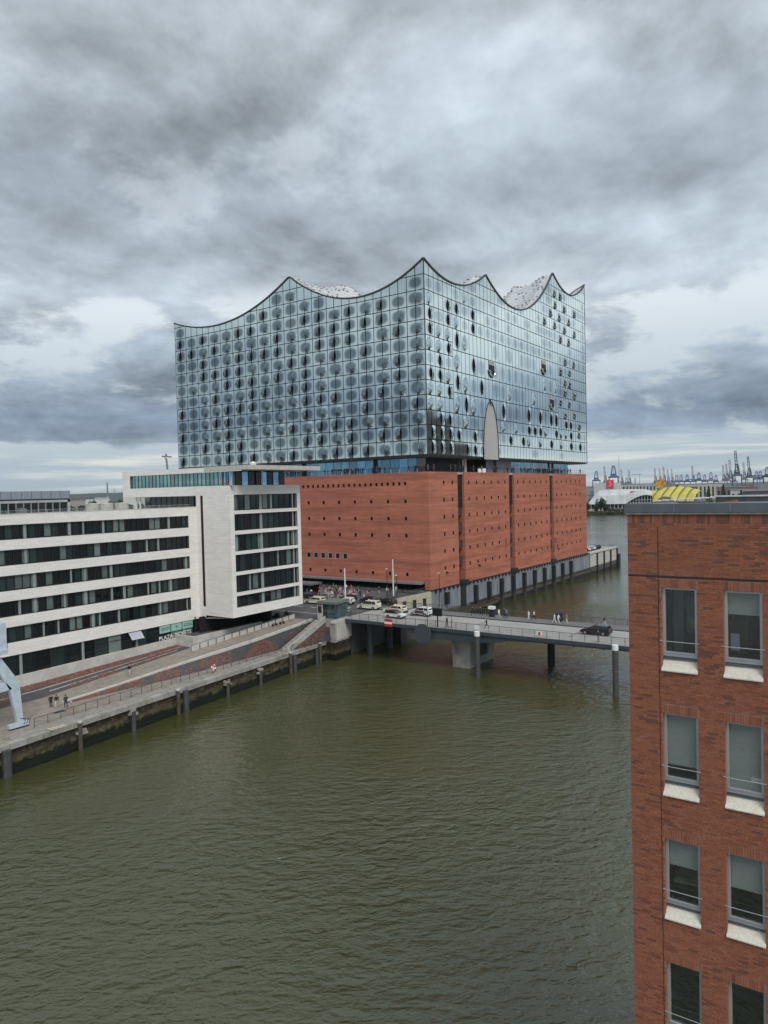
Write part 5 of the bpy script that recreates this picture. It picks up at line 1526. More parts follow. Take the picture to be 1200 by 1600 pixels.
# ------------------------------------------------------------------ harbour crane at the left edge
hc = thing('harbour_crane', 'pale blue steel portal crane standing on the quay track', 'harbour crane', (40, 88, 3.3))
def leg(y):
    g = MB()
    g.hexa([(45.45, y-.25, 3.9), (46.1, y-.25, 3.9), (46.1, y+.25, 3.9), (45.45, y+.25, 3.9), (44.65, y-.3, 7.9), (45.75, y-.3, 8.8), (45.75, y+.3, 8.8), (44.65, y+.3, 7.9)])
    part('leg', g, m_crane, hc)
    g = MB()
    g.hexa([(44.65, y-.3, 7.9), (45.75, y-.3, 8.8), (45.75, y+.3, 8.8), (44.65, y+.3, 7.9), (42.4, y-.3, 12.6), (43.3, y-.3, 12.6), (43.3, y+.3, 12.6), (42.4, y+.3, 12.6)])
    part('leg', g, m_crane, hc)
    g = MB(); g.hexa([(39, y-.3, 8.1), (44.9, y-.3, 8.1), (44.9, y+.3, 8.1), (39, y+.3, 8.1), (39, y-.3, 9.0), (44.2, y-.3, 9.0), (44.2, y+.3, 9.0), (39, y+.3, 9.0)]); part('cross_beam', g, m_crane, hc)
    g = MB(); g.hexa([(36.5, y-.25, 3.9), (37.1, y-.25, 3.9), (37.1, y+.25, 3.9), (36.5, y+.25, 3.9), (38.0, y-.3, 8.2), (39.2, y-.3, 8.2), (39.2, y+.3, 8.2), (38.0, y+.3, 8.2)]); part('leg', g, m_crane, hc)
    g = MB(); g.hexa([(38.0, y-.3, 8.2), (39.2, y-.3, 8.2), (39.2, y+.3, 8.2), (38.0, y+.3, 8.2), (40, y-.3, 12.6), (41, y-.3, 12.6), (41, y+.3, 12.6), (40, y+.3, 12.6)]); part('leg', g, m_crane, hc)
    for x in (45.75, 36.8):
        g = MB(); g.box(x-1.3, y-.28, 3.5, x+1.0, y+.28, 3.98); part('bogie', g, m_crane, hc)
        for dx in (-.9, -.3, .3, .8):
            g = MB(); g.bar((x+dx, y-.2, 3.55), (x+dx, y+.2, 3.55), .25, 12); part('wheel', g, m_dark, hc)
    g = MB()
    for k in range(3): g.bar((46.1+.3*k, y-.3, 3.6), (46.35+.3*k, y-.3, 4.3), .03, 5); 
    g.bar((45.7, y-.32, 4.5), (46.9, y-.32, 4.1), .03, 5); part('guard', g, m_dark, hc)
leg(84.3); leg(94.0)
g = MB(); g.box(39.2, 83.5, 12.4, 44.3, 94.8, 12.9); part('platform', g, m_crane, hc)
g = MB(); g.box(38.0, 84.0, 12.9, 44.45, 90, 15.9); part('machine_house', g, m_crane, hc)
g = MB(); g.box(44.46, 84.4, 13.2, 44.50, 87.2, 13.5); part('name_plate', g, m_zinc, hc)
g = MB(); g.box(42.5, 84.5, 15.9, 44.0, 86.5, 17.4); part('ballast_box', g, m_white, hc)
g = MB()
for k in range(6): g.bar((44.5, 84+1.1*k, 12.9), (44.5, 84+1.1*k, 13.9), .03, 4)
part('guard_rail', g, m_dark, hc)

# ------------------------------------------------------------------ vehicles
def paint(name, col): return mat('paint_'+name, col, .25, 0, var=.02, spec=.6)
m_tyre = mat('tyre', (.015, .015, .016), .85, var=0)
m_rim = mat('wheel_rim', (.35, .35, .36), .35, .8, var=0)
m_carglass = mat_glass('car_glass', (.012, .016, .018), .04, .8)
m_lamp = mat('headlamp', (.65, .66, .66), .15, var=0); m_tail = mat('tail_lamp', (.35, .02, .02), .25, var=0)
m_trim = mat('car_trim', (.02, .02, .022), .6, var=0)
SHAPES = {  # lower outline (x, z) from tail to nose and back, then the cabin outline
 'estate': (4.6, 1.8, [(-2.3, .35), (-2.3, .95), (-2.15, 1.02), (.85, .98), (2.0, .80), (2.28, .62), (2.3, .35)], [(-2.2, 1.0), (-1.95, 1.46), (-.2, 1.52), (.25, 1.45), (1.05, .97)]),
 'van': (4.7, 1.85, [(-2.35, .35), (-2.35, 1.05), (-2.25, 1.12), (1.15, 1.06), (2.1, .90), (2.33, .66), (2.35, .35)], [(-2.3, 1.1), (-2.15, 1.74), (-.3, 1.80), (.5, 1.72), (1.5, 1.04)]),
 'suv': (4.5, 1.85, [(-2.25, .42), (-2.25, 1.02), (-2.15, 1.12), (.95, 1.08), (2.0, .98), (2.22, .75), (2.25, .42)], [(-2.2, 1.1), (-1.85, 1.62), (-.3, 1.68), (.3, 1.58), (1.15, 1.06)]),
 'hatch': (3.9, 1.72, [(-1.95, .35), (-1.95, .88), (-1.85, .95), (.75, .93), (1.65, .80), (1.93, .6), (1.95, .35)], [(-1.85, .94), (-1.55, 1.36), (-.3, 1.42), (.15, 1.36), (.85, .92)]),
}
def make_car(name, label, kind, body, loc, rotz, group='cars on the bridge and forecourt', roof=None, sign=False, cat='car'):
    L_, Wd, low, cab = SHAPES[kind]
    t = thing(name, label, cat, loc, group, rotz); WLOC[t.name] = (0, 0, 0)
    w = Wd/2
    g = MB(); i = len(low)
    for sy in (-1, 1):
        y = sy*w
    zb = min(z for x, z in low)
    def strip(prof, wy):
        for (x0, z0), (x1, z1) in zip(prof, prof[1:]):
            g.quad((x0, -wy(x0, z0), z0), (x1, -wy(x1, z1), z1), (x1, wy(x1, z1), z1), (x0, wy(x0, z0), z0))
        for sy in (-1, 1): g.poly([(x, sy*wy(x, z), z) for x, z in prof])
    half = L_/2
    wl_ = lambda x, z: w*(1-.10*max(0, (abs(x)-half*.72)/(half*.28))**2)*(1 if z < .8 else .97)
    strip(low, wl_)
    g.quad((low[0][0], -w, zb), (low[-1][0], -w, zb), (low[-1][0], w, zb), (low[0][0], w, zb))
    part('body', g, body, t)
    g = MB(); wc = lambda x, z: w*(.93-.17*max(0, (z-.95)/.6))
    for (x0, z0), (x1, z1) in zip(cab, cab[1:]):
        g.quad((x0, -wc(x0, z0), z0), (x1, -wc(x1, z1), z1), (x1, wc(x1, z1), z1), (x0, wc(x0, z0), z0))
    for sy in (-1, 1): g.poly([(x, sy*wc(x, z), z) for x, z in cab])
    part('cabin', g, roof or body, t)
    # glass, a little proud of the cabin
    cx0, cx1 = cab[1][0], cab[-2][0]; z0 = cab[0][1]+.03; zt = cab[1][1]-.07
    for sy in (-1, 1):
        for a, b in ((cab[0][0]+.32, (cx0+cx1)/2-.32), ((cx0+cx1)/2-.24, cab[-1][0]-.30)):
            q = lambda x, z: (x, sy*(wc(x, z)+.012), z)
            ta = a+(.22 if a < -1.2 else 0); tb = b-(.55 if b > .2 else 0)
            g = MB(); g.quad(q(a, z0), q(b, z0), q(tb, zt), q(ta, zt)); part('side_window', g, m_carglass, t)
    (xa, za), (xb, zb_) = cab[-2], cab[-1]
    g = MB(); o = .015; g.quad((xb-.06+o, -w*.80, zb_+.05), (xb-.06+o, w*.80, zb_+.05), (xa+.06+o, w*.70, za-.04), (xa+.06+o, -w*.70, za-.04)); part('windscreen', g, m_carglass, t)
    (xa, za), (xb, zb_) = cab[1], cab[0]
    g = MB(); g.quad((xb+.06-o, -w*.78, zb_+.10), (xb+.06-o, w*.78, zb_+.10), (xa-.03-o, w*.68, za-.08), (xa-.03-o, -w*.68, za-.08)); part('rear_window', g, m_carglass, t)
    for x in (-half*.60, half*.62):
        for sy in (-1, 1):
            h = MB(); h.bar((x, sy*(w-.20), .33), (x, sy*(w+.015), .33), .33, 14); wh = part('wheel', h, m_tyre, t)
            h = MB(); h.bar((x, sy*(w-.02), .33), (x, sy*(w+.025), .33), .20, 10); part('rim', h, m_rim, wh)
    for sy in (-1, 1):
        h = MB(); h.cbox((half-.08, sy*w*.68, .68), (.14, .38, .14)); part('headlight', h, m_lamp, t)
        h = MB(); h.cbox((-half+.02, sy*w*.78, .90), (.08, .22, .22)); part('tail_light', h, m_tail, t)
        h = MB(); h.cbox((cab[-1][0]-.25, sy*(w+.08), 1.02), (.12, .18, .12)); part('mirror', h, m_trim, t)
    h = MB(); h.cbox((half+.0, 0, .42), (.06, Wd*.85, .16)); h.cbox((-half, 0, .45), (.06, Wd*.9, .18)); part('bumper', h, m_trim, t)
    if sign:
        h = MB(); h.cbox((.05, 0, cab[2][1]+.07), (.16, .5, .13)); part('taxi_sign', h, mat('taxi_yellow', (.75, .62, .12), .4, var=0), t)
    return t
p_cream = paint('cream', (.70, .67, .54)); p_white = paint('white', (.68, .68, .67)); p_black = paint('black', (.012, .013, .015)); p_grey = paint('silver', (.30, .31, .32)); p_dk = paint('dark_blue', (.02, .03, .05)); p_red = paint('red', (.35, .02, .02))
make_car('taxi', 'cream estate taxi leaving along the street behind the glass kiosk', 'estate', p_cream, (117.0, 99.1, 7.0), R(93), sign=True)
make_car('taxi', 'cream van taxi behind the pale flagpole at the bridge head', 'van', p_cream, (116.2, 84.6, 7.0), R(92), sign=True)
make_car('taxi', 'cream estate taxi right behind the white hatchback on the bridge', 'estate', p_cream, (114.9, 77.6, 7.0), R(88), sign=True)
c = make_car('taxi', 'white taxi with dark printed doors beside the black signal box', 'suv', p_white, (114.4, 71.6, 7.0), R(90), sign=False)
g = MB()
for sy in (-1, 1): g.hexa([(-1.3, sy*.935, .55), (.9, sy*.935, .55), (.9, sy*.90, .55), (-1.3, sy*.90, .55), (-1.0, sy*.935, 1.05), (.7, sy*.935, 1.08), (.7, sy*.90, 1.08), (-1.0, sy*.90, 1.05)])
part('printed_doors', g, mat('door_print', (.10, .05, .07), .4, var=.8, scale=1.5), c)
make_car('hatchback', 'white small hatchback with black roof driving towards the right', 'hatch', p_white, (110.2, 74.4, 7.0), R(-90), roof=p_black)
make_car('estate_car', 'black estate car driving on the right part of the bridge', 'estate', p_black, (112.0, 38.2, 7.0), R(90))
make_car('parked_car', 'dark car half hidden behind the cream van taxi', 'estate', p_black, (121.5, 84.4, 7.0), R(90))
make_car('parked_car', 'white car half hidden behind the roof of the glass kiosk', 'hatch', p_white, (119.5, 93.0, 7.0), R(95))
for k, y in enumerate((89.2, 94.6, 100.8, 105.6)):
    make_car('parked_car', ['dark blue car parked at the forecourt kerb nearest the flagpole', 'black car parked at the forecourt kerb before the crowd', 'silver car parked at the forecourt kerb before the crowd', 'dark blue car parked at the forecourt kerb by the shelter'][k], 'hatch', [p_dk, p_black, p_grey, p_dk][k], (122.3, y, 7.12), R(90))
for k in range(7):
    make_car('parked_car', ['white car next to the hall on the open pier', 'black car next to the white one on the open pier', 'white car in the second pair on the open pier', 'silver car in the middle of the row on the open pier', 'white car right of the silver one on the open pier', 'dark blue car near the far end of the pier row', 'black car last in the row on the open pier'][k], 'estate', [p_white, p_black, p_white, p_grey, p_white, p_dk, p_black][k], (244+2.7*k, 88.6, 7.6), R(62), 'cars parked on the open pier')
g = MB(); g.bar((242.4, 86, 7.6), (242.4, 86, 9.6), .05, 6); g.lathe((242.4, 86, 9.3), [(.05, 0), (.4, .1), (.4, .7), (.05, .8)], 10, 0); solo('red_signal', g, p_red, 'small red navigation light post at the start of the open pier', 'signal', (242.4, 86, 7.6))
g = MB()
for k in range(8): g.bar((263+1*k, 84.6, 7.7), (263+k, 84.6, 8.9), .04, 5)
g.bar((263, 84.6, 8.9), (270, 84.6, 8.9), .04, 5); solo('pier_railing', g, m_mesh, 'short railing at the tip of the open pier', 'railing', (266, 84.6, 7.7))

# shelter, lamp posts and small furniture of the forecourt
t = thing('bus_shelter', 'dark shelter with grey flat roof on the forecourt', 'shelter', (127, 113, 7.12))
g = MB(); g.box(125, 107, 9.4, 129, 121, 9.75); part('roof', g, m_grey, t)
for y in (107.6, 112, 116.5, 120.5):
    for x in (125.4, 128.6):
        g = MB(); g.bar((x, y, 7.1), (x, y, 9.4), .07, 6); part('post', g, m_dark, t)
g = MB(); g.box(128.5, 107.4, 7.3, 128.55, 120.6, 9.2); part('back_glass', g, m_gd, t)
g = MB(); g.box(127.6, 108, 7.5, 128.2, 120, 7.6); part('bench', g, m_dark, t)
for x, y, h, lbl in ((123.5, 108.3, 4.2, 'slim lamp post beside the grey shelter'), (131.0, 90.4, 6.2, 'slim dark lamp post left of the right flagpole'), (126.0, 84.6, 5.6, 'slim lamp post before the cream wall of the hall'), (140.5, 83.0, 4.6, 'lamp post with white head before the plinth of the hall')):
    t = thing('lamp_post', lbl, 'lamp post', (x, y, 7)); g = MB(); g.bar((x, y, 4), (x, y, 7+h), .07, 6); part('post', g, m_dark, t)
    g = MB(); g.cbox((x-.2, y, 7+h), (.5, .25, .14)); part('lamp_head', g, m_white, t)
cw = thing('cream_wall', 'low cream coloured wall with dark doors at the foot of the hall', 'wall', (133, 86, 4))
m_cream = mat('cream_render', (.44, .40, .30), .8, var=.1)
g = MB(); a, b = Vector((127.8, 87.0, 4)), Vector((138.7, 84.0, 4)); up = Vector((0, 0, 3.0)); th = Vector((.15, .5, 0))
g.hexa([a, b, b+th, a+th, a+Vector((0, 0, 3.1)), b+Vector((0, 0, 3.6)), b+th+Vector((0, 0, 3.6)), a+th+Vector((0, 0, 3.1))]); part('wall', g, m_cream, cw)
for k in range(3):
    q = a+(b-a)*(.25+.26*k)-Vector((0, .03, 0)); q2 = q+(b-a)*.09; g = MB(); g.quad(q, q2, q2+Vector((0, 0, 2.4)), q+Vector((0, 0, 2.4))); part('door', g, m_dark, cw)
g = MB(); g.prism([(120.2, 80), (139, 80), (139, 84.2), (127, 86.6), (120.2, 84)], -1, 4.0); structure('lower_quay', g, m_tar)
railing('corner_railing', 'dark railing on top of the cream wall', (127.8, 87.4, 7.05), (138.2, 85.2, 7.4), 6, 1.1, m_mesh)
g = MB(); g.prism([(139, 82.2), (170, 82.9), (170, 84.2), (139, 84.2)], -1, 2.1); structure('lower_quay', g, m_quay)
# planters and seats on the terrace
for k, (x, y) in enumerate(((99.2, 93.2), (101.0, 92.4))):
    t = thing('potted_shrub', ['small clipped shrub in a dark pot under the office tower', 'small clipped shrub in a dark pot beside the street'][k], 'shrub', (x, y, 6.7))
    g = MB(); g.lathe((x, y, 6.7), [(.25, 0), (.32, .5)], 8); part('pot', g, m_dark, t)
    g = MB(); r2 = random.Random(k)
    for _ in range(160):
        v = Vector((r2.gauss(0, .2), r2.gauss(0, .2), r2.gauss(0, .22))); c = Vector((x, y, 7.7))+v; n = Vector((r2.gauss(0, 1), r2.gauss(0, 1), r2.gauss(0, 1))).normalized(); u = n.orthogonal()*.07; q = n.cross(u)
        g.quad(c-u-q, c+u-q, c+u+q, c-u+q)
    part('foliage', g, mat('shrub_leaf', (.03, .05, .02), .7, var=.4), t)
for k, (x, y) in enumerate(((95.8, 92.2), (97.4, 91.9))):
    t = thing('bench', ['brown bench on the paved corner below the overhang, left one', 'brown bench on the paved corner below the overhang, right one'][k], 'bench', (x, y-1.6, ramp_z(x)))
    z = ramp_z(x); g = MB(); g.box(x-.6, y-1.8, z+.38, x+.6, y-1.35, z+.45); part('seat', g, m_desk, t)
    g = MB(); g.box(x-.5, y-1.75, z, x-.4, y-1.4, z+.38); g.box(x+.4, y-1.75, z, x+.5, y-1.4, z+.38); part('legs', g, m_dark, t)

# ------------------------------------------------------------------ people
def body_mesh(name, lf, rf, la, ra, lean=.03):
    """one continuous figure grown over a skeleton; lf/rf swing the legs, la/ra the arms (radians, forward positive)"""
    V, Ed, Ra = [], [], []
    def add(p, r, par=None):
        V.append(p); Ra.append(r)
        if par is not None: Ed.append((par, len(V)-1))
        return len(V)-1
    pel = add((0, 0, .93), .135)
    waist = add((lean*.5, 0, 1.10), .125, pel); ch = add((lean, 0, 1.33), .145, waist); nk = add((lean, 0, 1.49), .060, ch)
    h1 = add((lean+.02, 0, 1.57), .088, nk); h2 = add((lean+.01, 0, 1.68), .098, h1); add((lean, 0, 1.755), .055, h2)
    for sy, f, a in ((1, lf, la), (-1, rf, ra)):
        hip = add((0, sy*.095, .87), .098, pel)
        kx = math.sin(f)*.42; kn = add((kx+.02, sy*.10, .87-math.cos(f)*.40), .066, hip)
        bend = f-.35 if f < 0 else f-.06
        ax = kx+math.sin(bend)*.40; az = .87-math.cos(f)*.40-math.cos(bend)*.39
        an = add((ax, sy*.10, max(.07, az)), .042, kn); add((ax+.15, sy*.11, max(.03, az-.05)), .035, an)
        shd = add((lean, sy*.19, 1.41), .062, ch)
        ex = lean+math.sin(a)*.28; el = add((ex, sy*.235, 1.41-math.cos(a)*.28), .046, shd)
        a2 = a+.35; wr = add((ex+math.sin(a2)*.25, sy*.235, 1.41-math.cos(a)*.28-math.cos(a2)*.25), .034, el)
        add((ex+math.sin(a2)*.33, sy*.23, 1.41-math.cos(a)*.28-math.cos(a2)*.33), .032, wr)
    me = bpy.data.meshes.new(name); me.from_pydata(V, Ed, [])
    o = bpy.data.objects.new('tmp_body', me); COL.objects.link(o)
    sk = o.modifiers.new('skin', 'SKIN')
    for k, d in enumerate(me.skin_vertices[0].data): d.radius = (Ra[k], Ra[k]*(1.15 if k in (1, 2) else 1)); d.use_root = (k == 0)
    sub = o.modifiers.new('sub', 'SUBSURF'); sub.levels = 1; sub.render_levels = 1
    dg = bpy.context.evaluated_depsgraph_get(); dg.update()
    out = bpy.data.meshes.new_from_object(o.evaluated_get(dg)); bpy.data.objects.remove(o)
    out.name = name; out.materials.clear()
    for m in (m_skin, m_cloth['black'], m_cloth['navy'], m_hair['brown'], m_trim): out.materials.append(m)
    for p in out.polygons:
        c = p.center; p.use_smooth = True
        if c.z < .10: mi = 4
        elif c.z < .96 and abs(c.y) < .20: mi = 2
        elif c.z < 1.46: mi = 1 if not (abs(c.y) > .2 and (c.z < .95 or (c - Vector((lean, 0, 1.41))).length > .56)) else 0
        elif c.z > 1.70 or (c.z > 1.56 and c.x < lean-.01): mi = 3
        else: mi = 0
        p.material_index = mi
    return out
m_skin = mat('skin', (.42, .26, .19), .6, var=.05)
m_cloth = {k: mat('cloth_'+k, v, .85, var=.08) for k, v in {'black': (.016, .016, .018), 'navy': (.025, .035, .06), 'white': (.66, .66, .64), 'red': (.42, .035, .04), 'grey': (.18, .18, .19), 'blue': (.10, .17, .30), 'beige': (.42, .36, .28), 'green': (.10, .16, .07), 'pink': (.50, .27, .27), 'denim': (.09, .13, .20), 'pale': (.50, .50, .48), 'brown': (.13, .08, .05), 'orange': (.50, .20, .05)}.items()}
m_hair = {'brown': mat('hair_brown', (.05, .03, .02), .7, var=0), 'dark': mat('hair_dark', (.015, .012, .010), .7, var=0), 'fair': mat('hair_fair', (.28, .20, .11), .7, var=0)}
BODY = [body_mesh('person', .38, -.38, -.35, .35), body_mesh('person', -.30, .32, .3, -.25), body_mesh('person', .03, -.03, .05, .0), body_mesh('person', .06, -.10, .9, .1)]
POSE = ['striding', 'walking', 'standing', 'standing with raised arm']
def person(label, pose, top, bottom, loc, rotz, group=None, hair='brown', scale=1.0):
    o = bpy.data.objects.new('person', BODY[pose]); COL.objects.link(o)
    o.location = loc; o.rotation_euler = (0, 0, rotz); o.scale = (scale,)*3
    for i, m in ((1, m_cloth[top]), (2, m_cloth[bottom]), (3, m_hair[hair])):
        o.material_slots[i].link = 'OBJECT'; o.material_slots[i].material = m
    return tag(o, label, 'person', group)
P_ = person
bz, fz = 7.03, 7.14
P_('person in black walking across the roadway of the bridge', 0, 'black', 'black', (108.6, 55.3, 7.0), R(120))
P_('person in dark clothes under the black signal box on the bridge', 2, 'black', 'navy', (106.6, 61.6, bz), R(90))
P_('person with a grey bag beside the signal mast on the bridge', 2, 'grey', 'grey', (106.5, 60.7, bz), R(-60))
P_('person in black at the left end of the far bridge walk', 0, 'black', 'black', (117.6, 62.6, fz), R(90), 'walkers on the far bridge walk')
P_('person in dark jacket just behind the leftmost walker on the far bridge walk', 1, 'navy', 'black', (118.3, 61.3, fz), R(95), 'walkers on the far bridge walk')
P_('person in white jacket left of the blue shirt on the far bridge walk', 0, 'white', 'pale', (117.4, 57.3, fz), R(80), 'walkers on the far bridge walk')
P_('person in blue shirt in the middle of the far bridge walk', 1, 'blue', 'navy', (117.9, 56.1, fz), R(80), 'walkers on the far bridge walk', 'dark')
P_('person in black between the white jacket and the blue shirt on the far bridge walk', 1, 'black', 'black', (118.6, 56.8, fz), R(80), 'walkers on the far bridge walk', 'dark')
P_('person all in white left of the white lidded cabinet on the far bridge walk', 2, 'white', 'white', (118.0, 52.0, fz), R(-90), 'walkers on the far bridge walk')
P_('person in white top and black trousers left of the white lidded cabinet', 0, 'white', 'black', (118.4, 51.2, fz), R(-90), 'walkers on the far bridge walk')
P_('left person of the pair in white right of the cabinet on the far bridge walk', 0, 'white', 'white', (116.9, 46.9, fz), R(-90), 'walkers on the far bridge walk', 'fair')
P_('middle person in white right of the cabinet on the far bridge walk', 1, 'white', 'white', (117.1, 46.3, fz), R(-90), 'walkers on the far bridge walk')
P_('person in grey top beside the pair in white on the far bridge walk', 1, 'grey', 'pale', (117.2, 44.9, fz), R(-90), 'walkers on the far bridge walk')
P_('person in black top and pale trousers by the litter bin', 0, 'black', 'pale', (118.2, 38.9, fz), R(90), 'walkers on the far bridge walk', 'dark')
P_('person in black at the near railing in front of the black estate car', 2, 'black', 'grey', (106.6, 36.0, bz), R(90))
P_('person in black with a bag striding on the quay promenade, leftmost of four', 0, 'black', 'black', (52.3, 88.7, 3.3), R(60), 'strollers on the quay promenade', 'fair')
P_('person in dark jacket and pale trousers second of four on the quay promenade', 1, 'black', 'pale', (52.7, 88.1, 3.3), R(60), 'strollers on the quay promenade', 'dark')
P_('person in navy coat walking third of four on the quay promenade', 0, 'navy', 'navy', (53.3, 87.0, 3.3), R(70), 'strollers on the quay promenade', 'dark')
P_('small child in pink at the right end of the group on the quay promenade', 1, 'pink', 'pink', (53.7, 86.5, 3.3), R(70), 'strollers on the quay promenade', 'fair', .62)
P_('person in black top and pale trousers alone on the ramp below the ticket shop', 0, 'black', 'pale', (65.8, 91.0, ramp_z(65.8)), R(200), None, 'dark')
P_('person crossing the street beside the left flagpole', 1, 'black', 'black', (118.5, 81.2, 7.13), R(90), None, 'dark')
rr = random.Random(101)
tops = ['black', 'navy', 'white', 'red', 'grey', 'blue', 'beige', 'green', 'pale', 'black', 'white', 'black', 'pink', 'brown']
bots = ['black', 'navy', 'denim', 'pale', 'grey', 'black', 'beige']
used = {}
where = [('close to the grey shelter', (123.5, 130, 104, 109)), ('in the thick of the crowd', (123.6, 132, 97, 104)), ('on the street side of the crowd', (123.2, 126, 93.5, 101)), ('at the right edge of the crowd', (124, 133, 90.5, 96)), ('in the shade of the canopy', (132, 137, 89, 108))]
for k in range(72):
    wi = (0, 1, 1, 1, 2, 2, 3, 4)[k % 8]; txt, (x0, x1, y0, y1) = where[wi]
    for _ in range(40):
        t_, b_, p_ = rr.choice(tops), rr.choice(bots), rr.randrange(4)
        if (t_, b_, wi) not in used: break
    used[(t_, b_, wi)] = 1
    bt = 'dark trousers' if b_ == 'black' else b_+' trousers'
    P_('person in %s top and %s %s' % (t_, bt, txt), p_, t_, b_, (rr.uniform(x0, x1), rr.uniform(y0, y1), 7.12), rr.uniform(0, 6.28), 'visitors before the entrance of the hall', rr.choice(list(m_hair)), rr.uniform(.92, 1.05))
for lbl, t_, b_, x, y in (('person in long white top alone right of the crowd', 'white', 'black', 123.4, 91.2), ('person in white shirt in front of the dark entrance, left of three', 'white', 'grey', 133.5, 92.2), ('person in black in front of the dark entrance, middle of three', 'black', 'black', 133.2, 91.2), ('person in pale grey in front of the dark entrance, right of three', 'pale', 'grey', 133.4, 89.9), ('person in black on the sidewalk left of the lamp post', 'black', 'black', 121.6, 85.7)):
    P_(lbl, 2, t_, b_, (x, y, 7.12), rr.uniform(0, 6.28), 'visitors before the entrance of the hall')
# the terrace high above: tiny dark figures along the railing
def terrace(side, pts, group):
    seen = {}
    for x, y in pts:
        c_ = rr.choice(('black', 'black', 'navy', 'grey', 'black', 'brown')); p_ = rr.choice((2, 2, 3, 1)); b_ = rr.choice(('black', 'navy', 'denim'))
        if side == 'east': w_ = 'right end' if y < 92 else 'middle' if y < 116 else 'left part'; place = 'over the %s of the east wall' % w_
        else:
            i_ = sum(x > q for q in (153.5, 181.5, 209.5)); place = 'over the %s bay of the north wall' % ('first', 'second', 'third', 'fourth')[i_]
        P_('small figure in %s %s %s' % (c_, 'top' if p_ != 3 else 'top, arm raised,', place), p_, c_, b_, (x, y, BT), rr.uniform(2.6, 5.2), group, 'dark')
terrace('east', [(X0+.75+rr.uniform(0, .5), y+rr.uniform(-.25, .25)) for y in (86.6, 87.2, 87.9, 88.5, 90, 98.8, 99.5, 100.2, 104.5, 105, 105.6, 106.3, 107, 107.7, 108.4, 109.2, 110, 110.6, 111.3, 113.2, 114, 122.5, 124, 125, 126.2, 127, 128, 129.1)], 'visitors on the east terrace of the hall')
terrace('north', [(x+rr.uniform(-.4, .4), Y0+.75+rr.uniform(0, .8)) for x in (141.5, 143, 150, 153.3, 155, 162, 167, 171, 173, 176.2, 182.5, 184, 185, 189.6, 192.4, 193.2, 196.8, 197.6, 201.2, 202, 206, 207.2, 208, 208.8, 209.6, 210.6, 211.4, 212.2, 213, 213.9, 214.7, 215.6, 217.2, 218, 218.9, 219.7, 220.6, 221.6, 223.5, 225.5, 227, 228)], 'visitors on the north terrace of the hall')
P_('single dark figure standing at the far west corner of the hall terrace', 2, 'black', 'black', (236.2, Y0+.8, BT), R(200), None, 'dark')

# ------------------------------------------------------------------ far bank: theatres, port, tanks, hills
def polar(bear, dist, z=0): return Vector((math.cos(R(bear))*dist, math.sin(R(bear))*dist, z))
def frame_at(bear, dist):
    c = polar(bear, dist); away = c.normalized(); right = Vector((away.y, -away.x, 0)); return c, right, away
def far_thing(name, label, cat, bear, dist, z, group=None):
    t = thing(name, label, cat, polar(bear, dist, z), group, R(bear)-math.pi/2)   # local x = right as seen from here, y = away
    WLOC[t.name] = (0, 0, 0); return t
# white theatre: shallow shell with a glazed arch front
DW = 830
wt = far_thing('white_theatre', 'white shell roofed theatre on the far bank with a glazed arch', 'theatre', 17.0, DW, 2)
m_shell = mat('white_shell', (.50, .515, .525), .5, var=.14, scale=.22, stretch=(1, 1, .1))
g = MB(); nx = 28
def shell_z(s):
    t = (s+33)/66
    return 6.0+17.2*min(1, t*5.5)**.6*(1-.12*max(0, t-.85)/.15) if t < .2 else 6.0+17.2*(1+.03*math.sin(math.pi*(t-.2)/.8))-(1.5*max(0, (t-.9)/.1))
def arch_low(s):
    t = (s+33)/66
    if t < .60: return 8.6
    u = (t-.60)/.40
    return 8.6+9.2*math.sin(min(1, u*1.02)*math.pi*.62)**.9
for k in range(nx):
    a, b = -33+66*k/nx, -33+66*(k+1)/nx
    pa = [(a, 0, arch_low(a)), (a, 3, .5*arch_low(a)+.5*shell_z(a)+2.0), (a, 9, shell_z(a)), (a, 30, shell_z(a)+.4), (a, 42, 8)]
    pb = [(b, 0, arch_low(b)), (b, 3, .5*arch_low(b)+.5*shell_z(b)+2.0), (b, 9, shell_z(b)), (b, 30, shell_z(b)+.4), (b, 42, 8)]
    for p, q, r_, s_ in zip(pa, pa[1:], pb[1:], pb): g.quad(p, s_, r_, q)
part('shell', g, m_shell, wt, smooth=True)
g = MB(); g.quad((6, 2.5, 2), (33, 2.5, 2), (33, 2.5, 17), (6, 2.5, 17)); part('glass_front', g, m_gd, wt)
for k in range(9):
    x = 8+2.9*k; g = MB(); g.box(x, 2.2, 2, x+.3, 2.5, arch_low(x)); part('mullion', g, m_white, wt)
for z in (6, 9.5, 12.5):
    g = MB(); g.box(6, 2.2, z, 33, 2.45, z+.25); part('glazing_bar', g, m_white, wt)
g = MB(); g.box(-35, 4, 2, 6, 30, 8.8); part('ground_floor', g, m_dark, wt)
for k in range(10):
    g = MB(); g.box(-34+4*k, 3.6, 2, -33+4*k, 4, 8.6); part('column', g, m_white, wt)
g = MB(); g.box(-36, 2.5, 1.2, 8, 4.2, 3.6); part('base', g, m_conc_lt, wt)
g = MB(); g.box(11, 3.2, 19.6, 26, 3.8, 21.9); part('red_lettering_board', g, mat('theatre_red', (.45, .06, .08), .5, var=.3, scale=.8), wt)
ft = far_thing('fly_tower', 'pale grey box tower with a red square sign behind the white theatre', 'building', 17.85, 880, 2)
g = MB(); g.box(-15, 0, 0, 15, 14, 31.5); part('wall', g, mat('fly_tower_grey', (.46, .47, .46), .7, var=.05), ft)
g = MB(); g.box(-1.0, -.8, 25.6, 6.9, -.1, 35.2); s = part('sign', g, mat('sign_square_red', (.62, .04, .06), .5, var=0), ft)
g = MB()
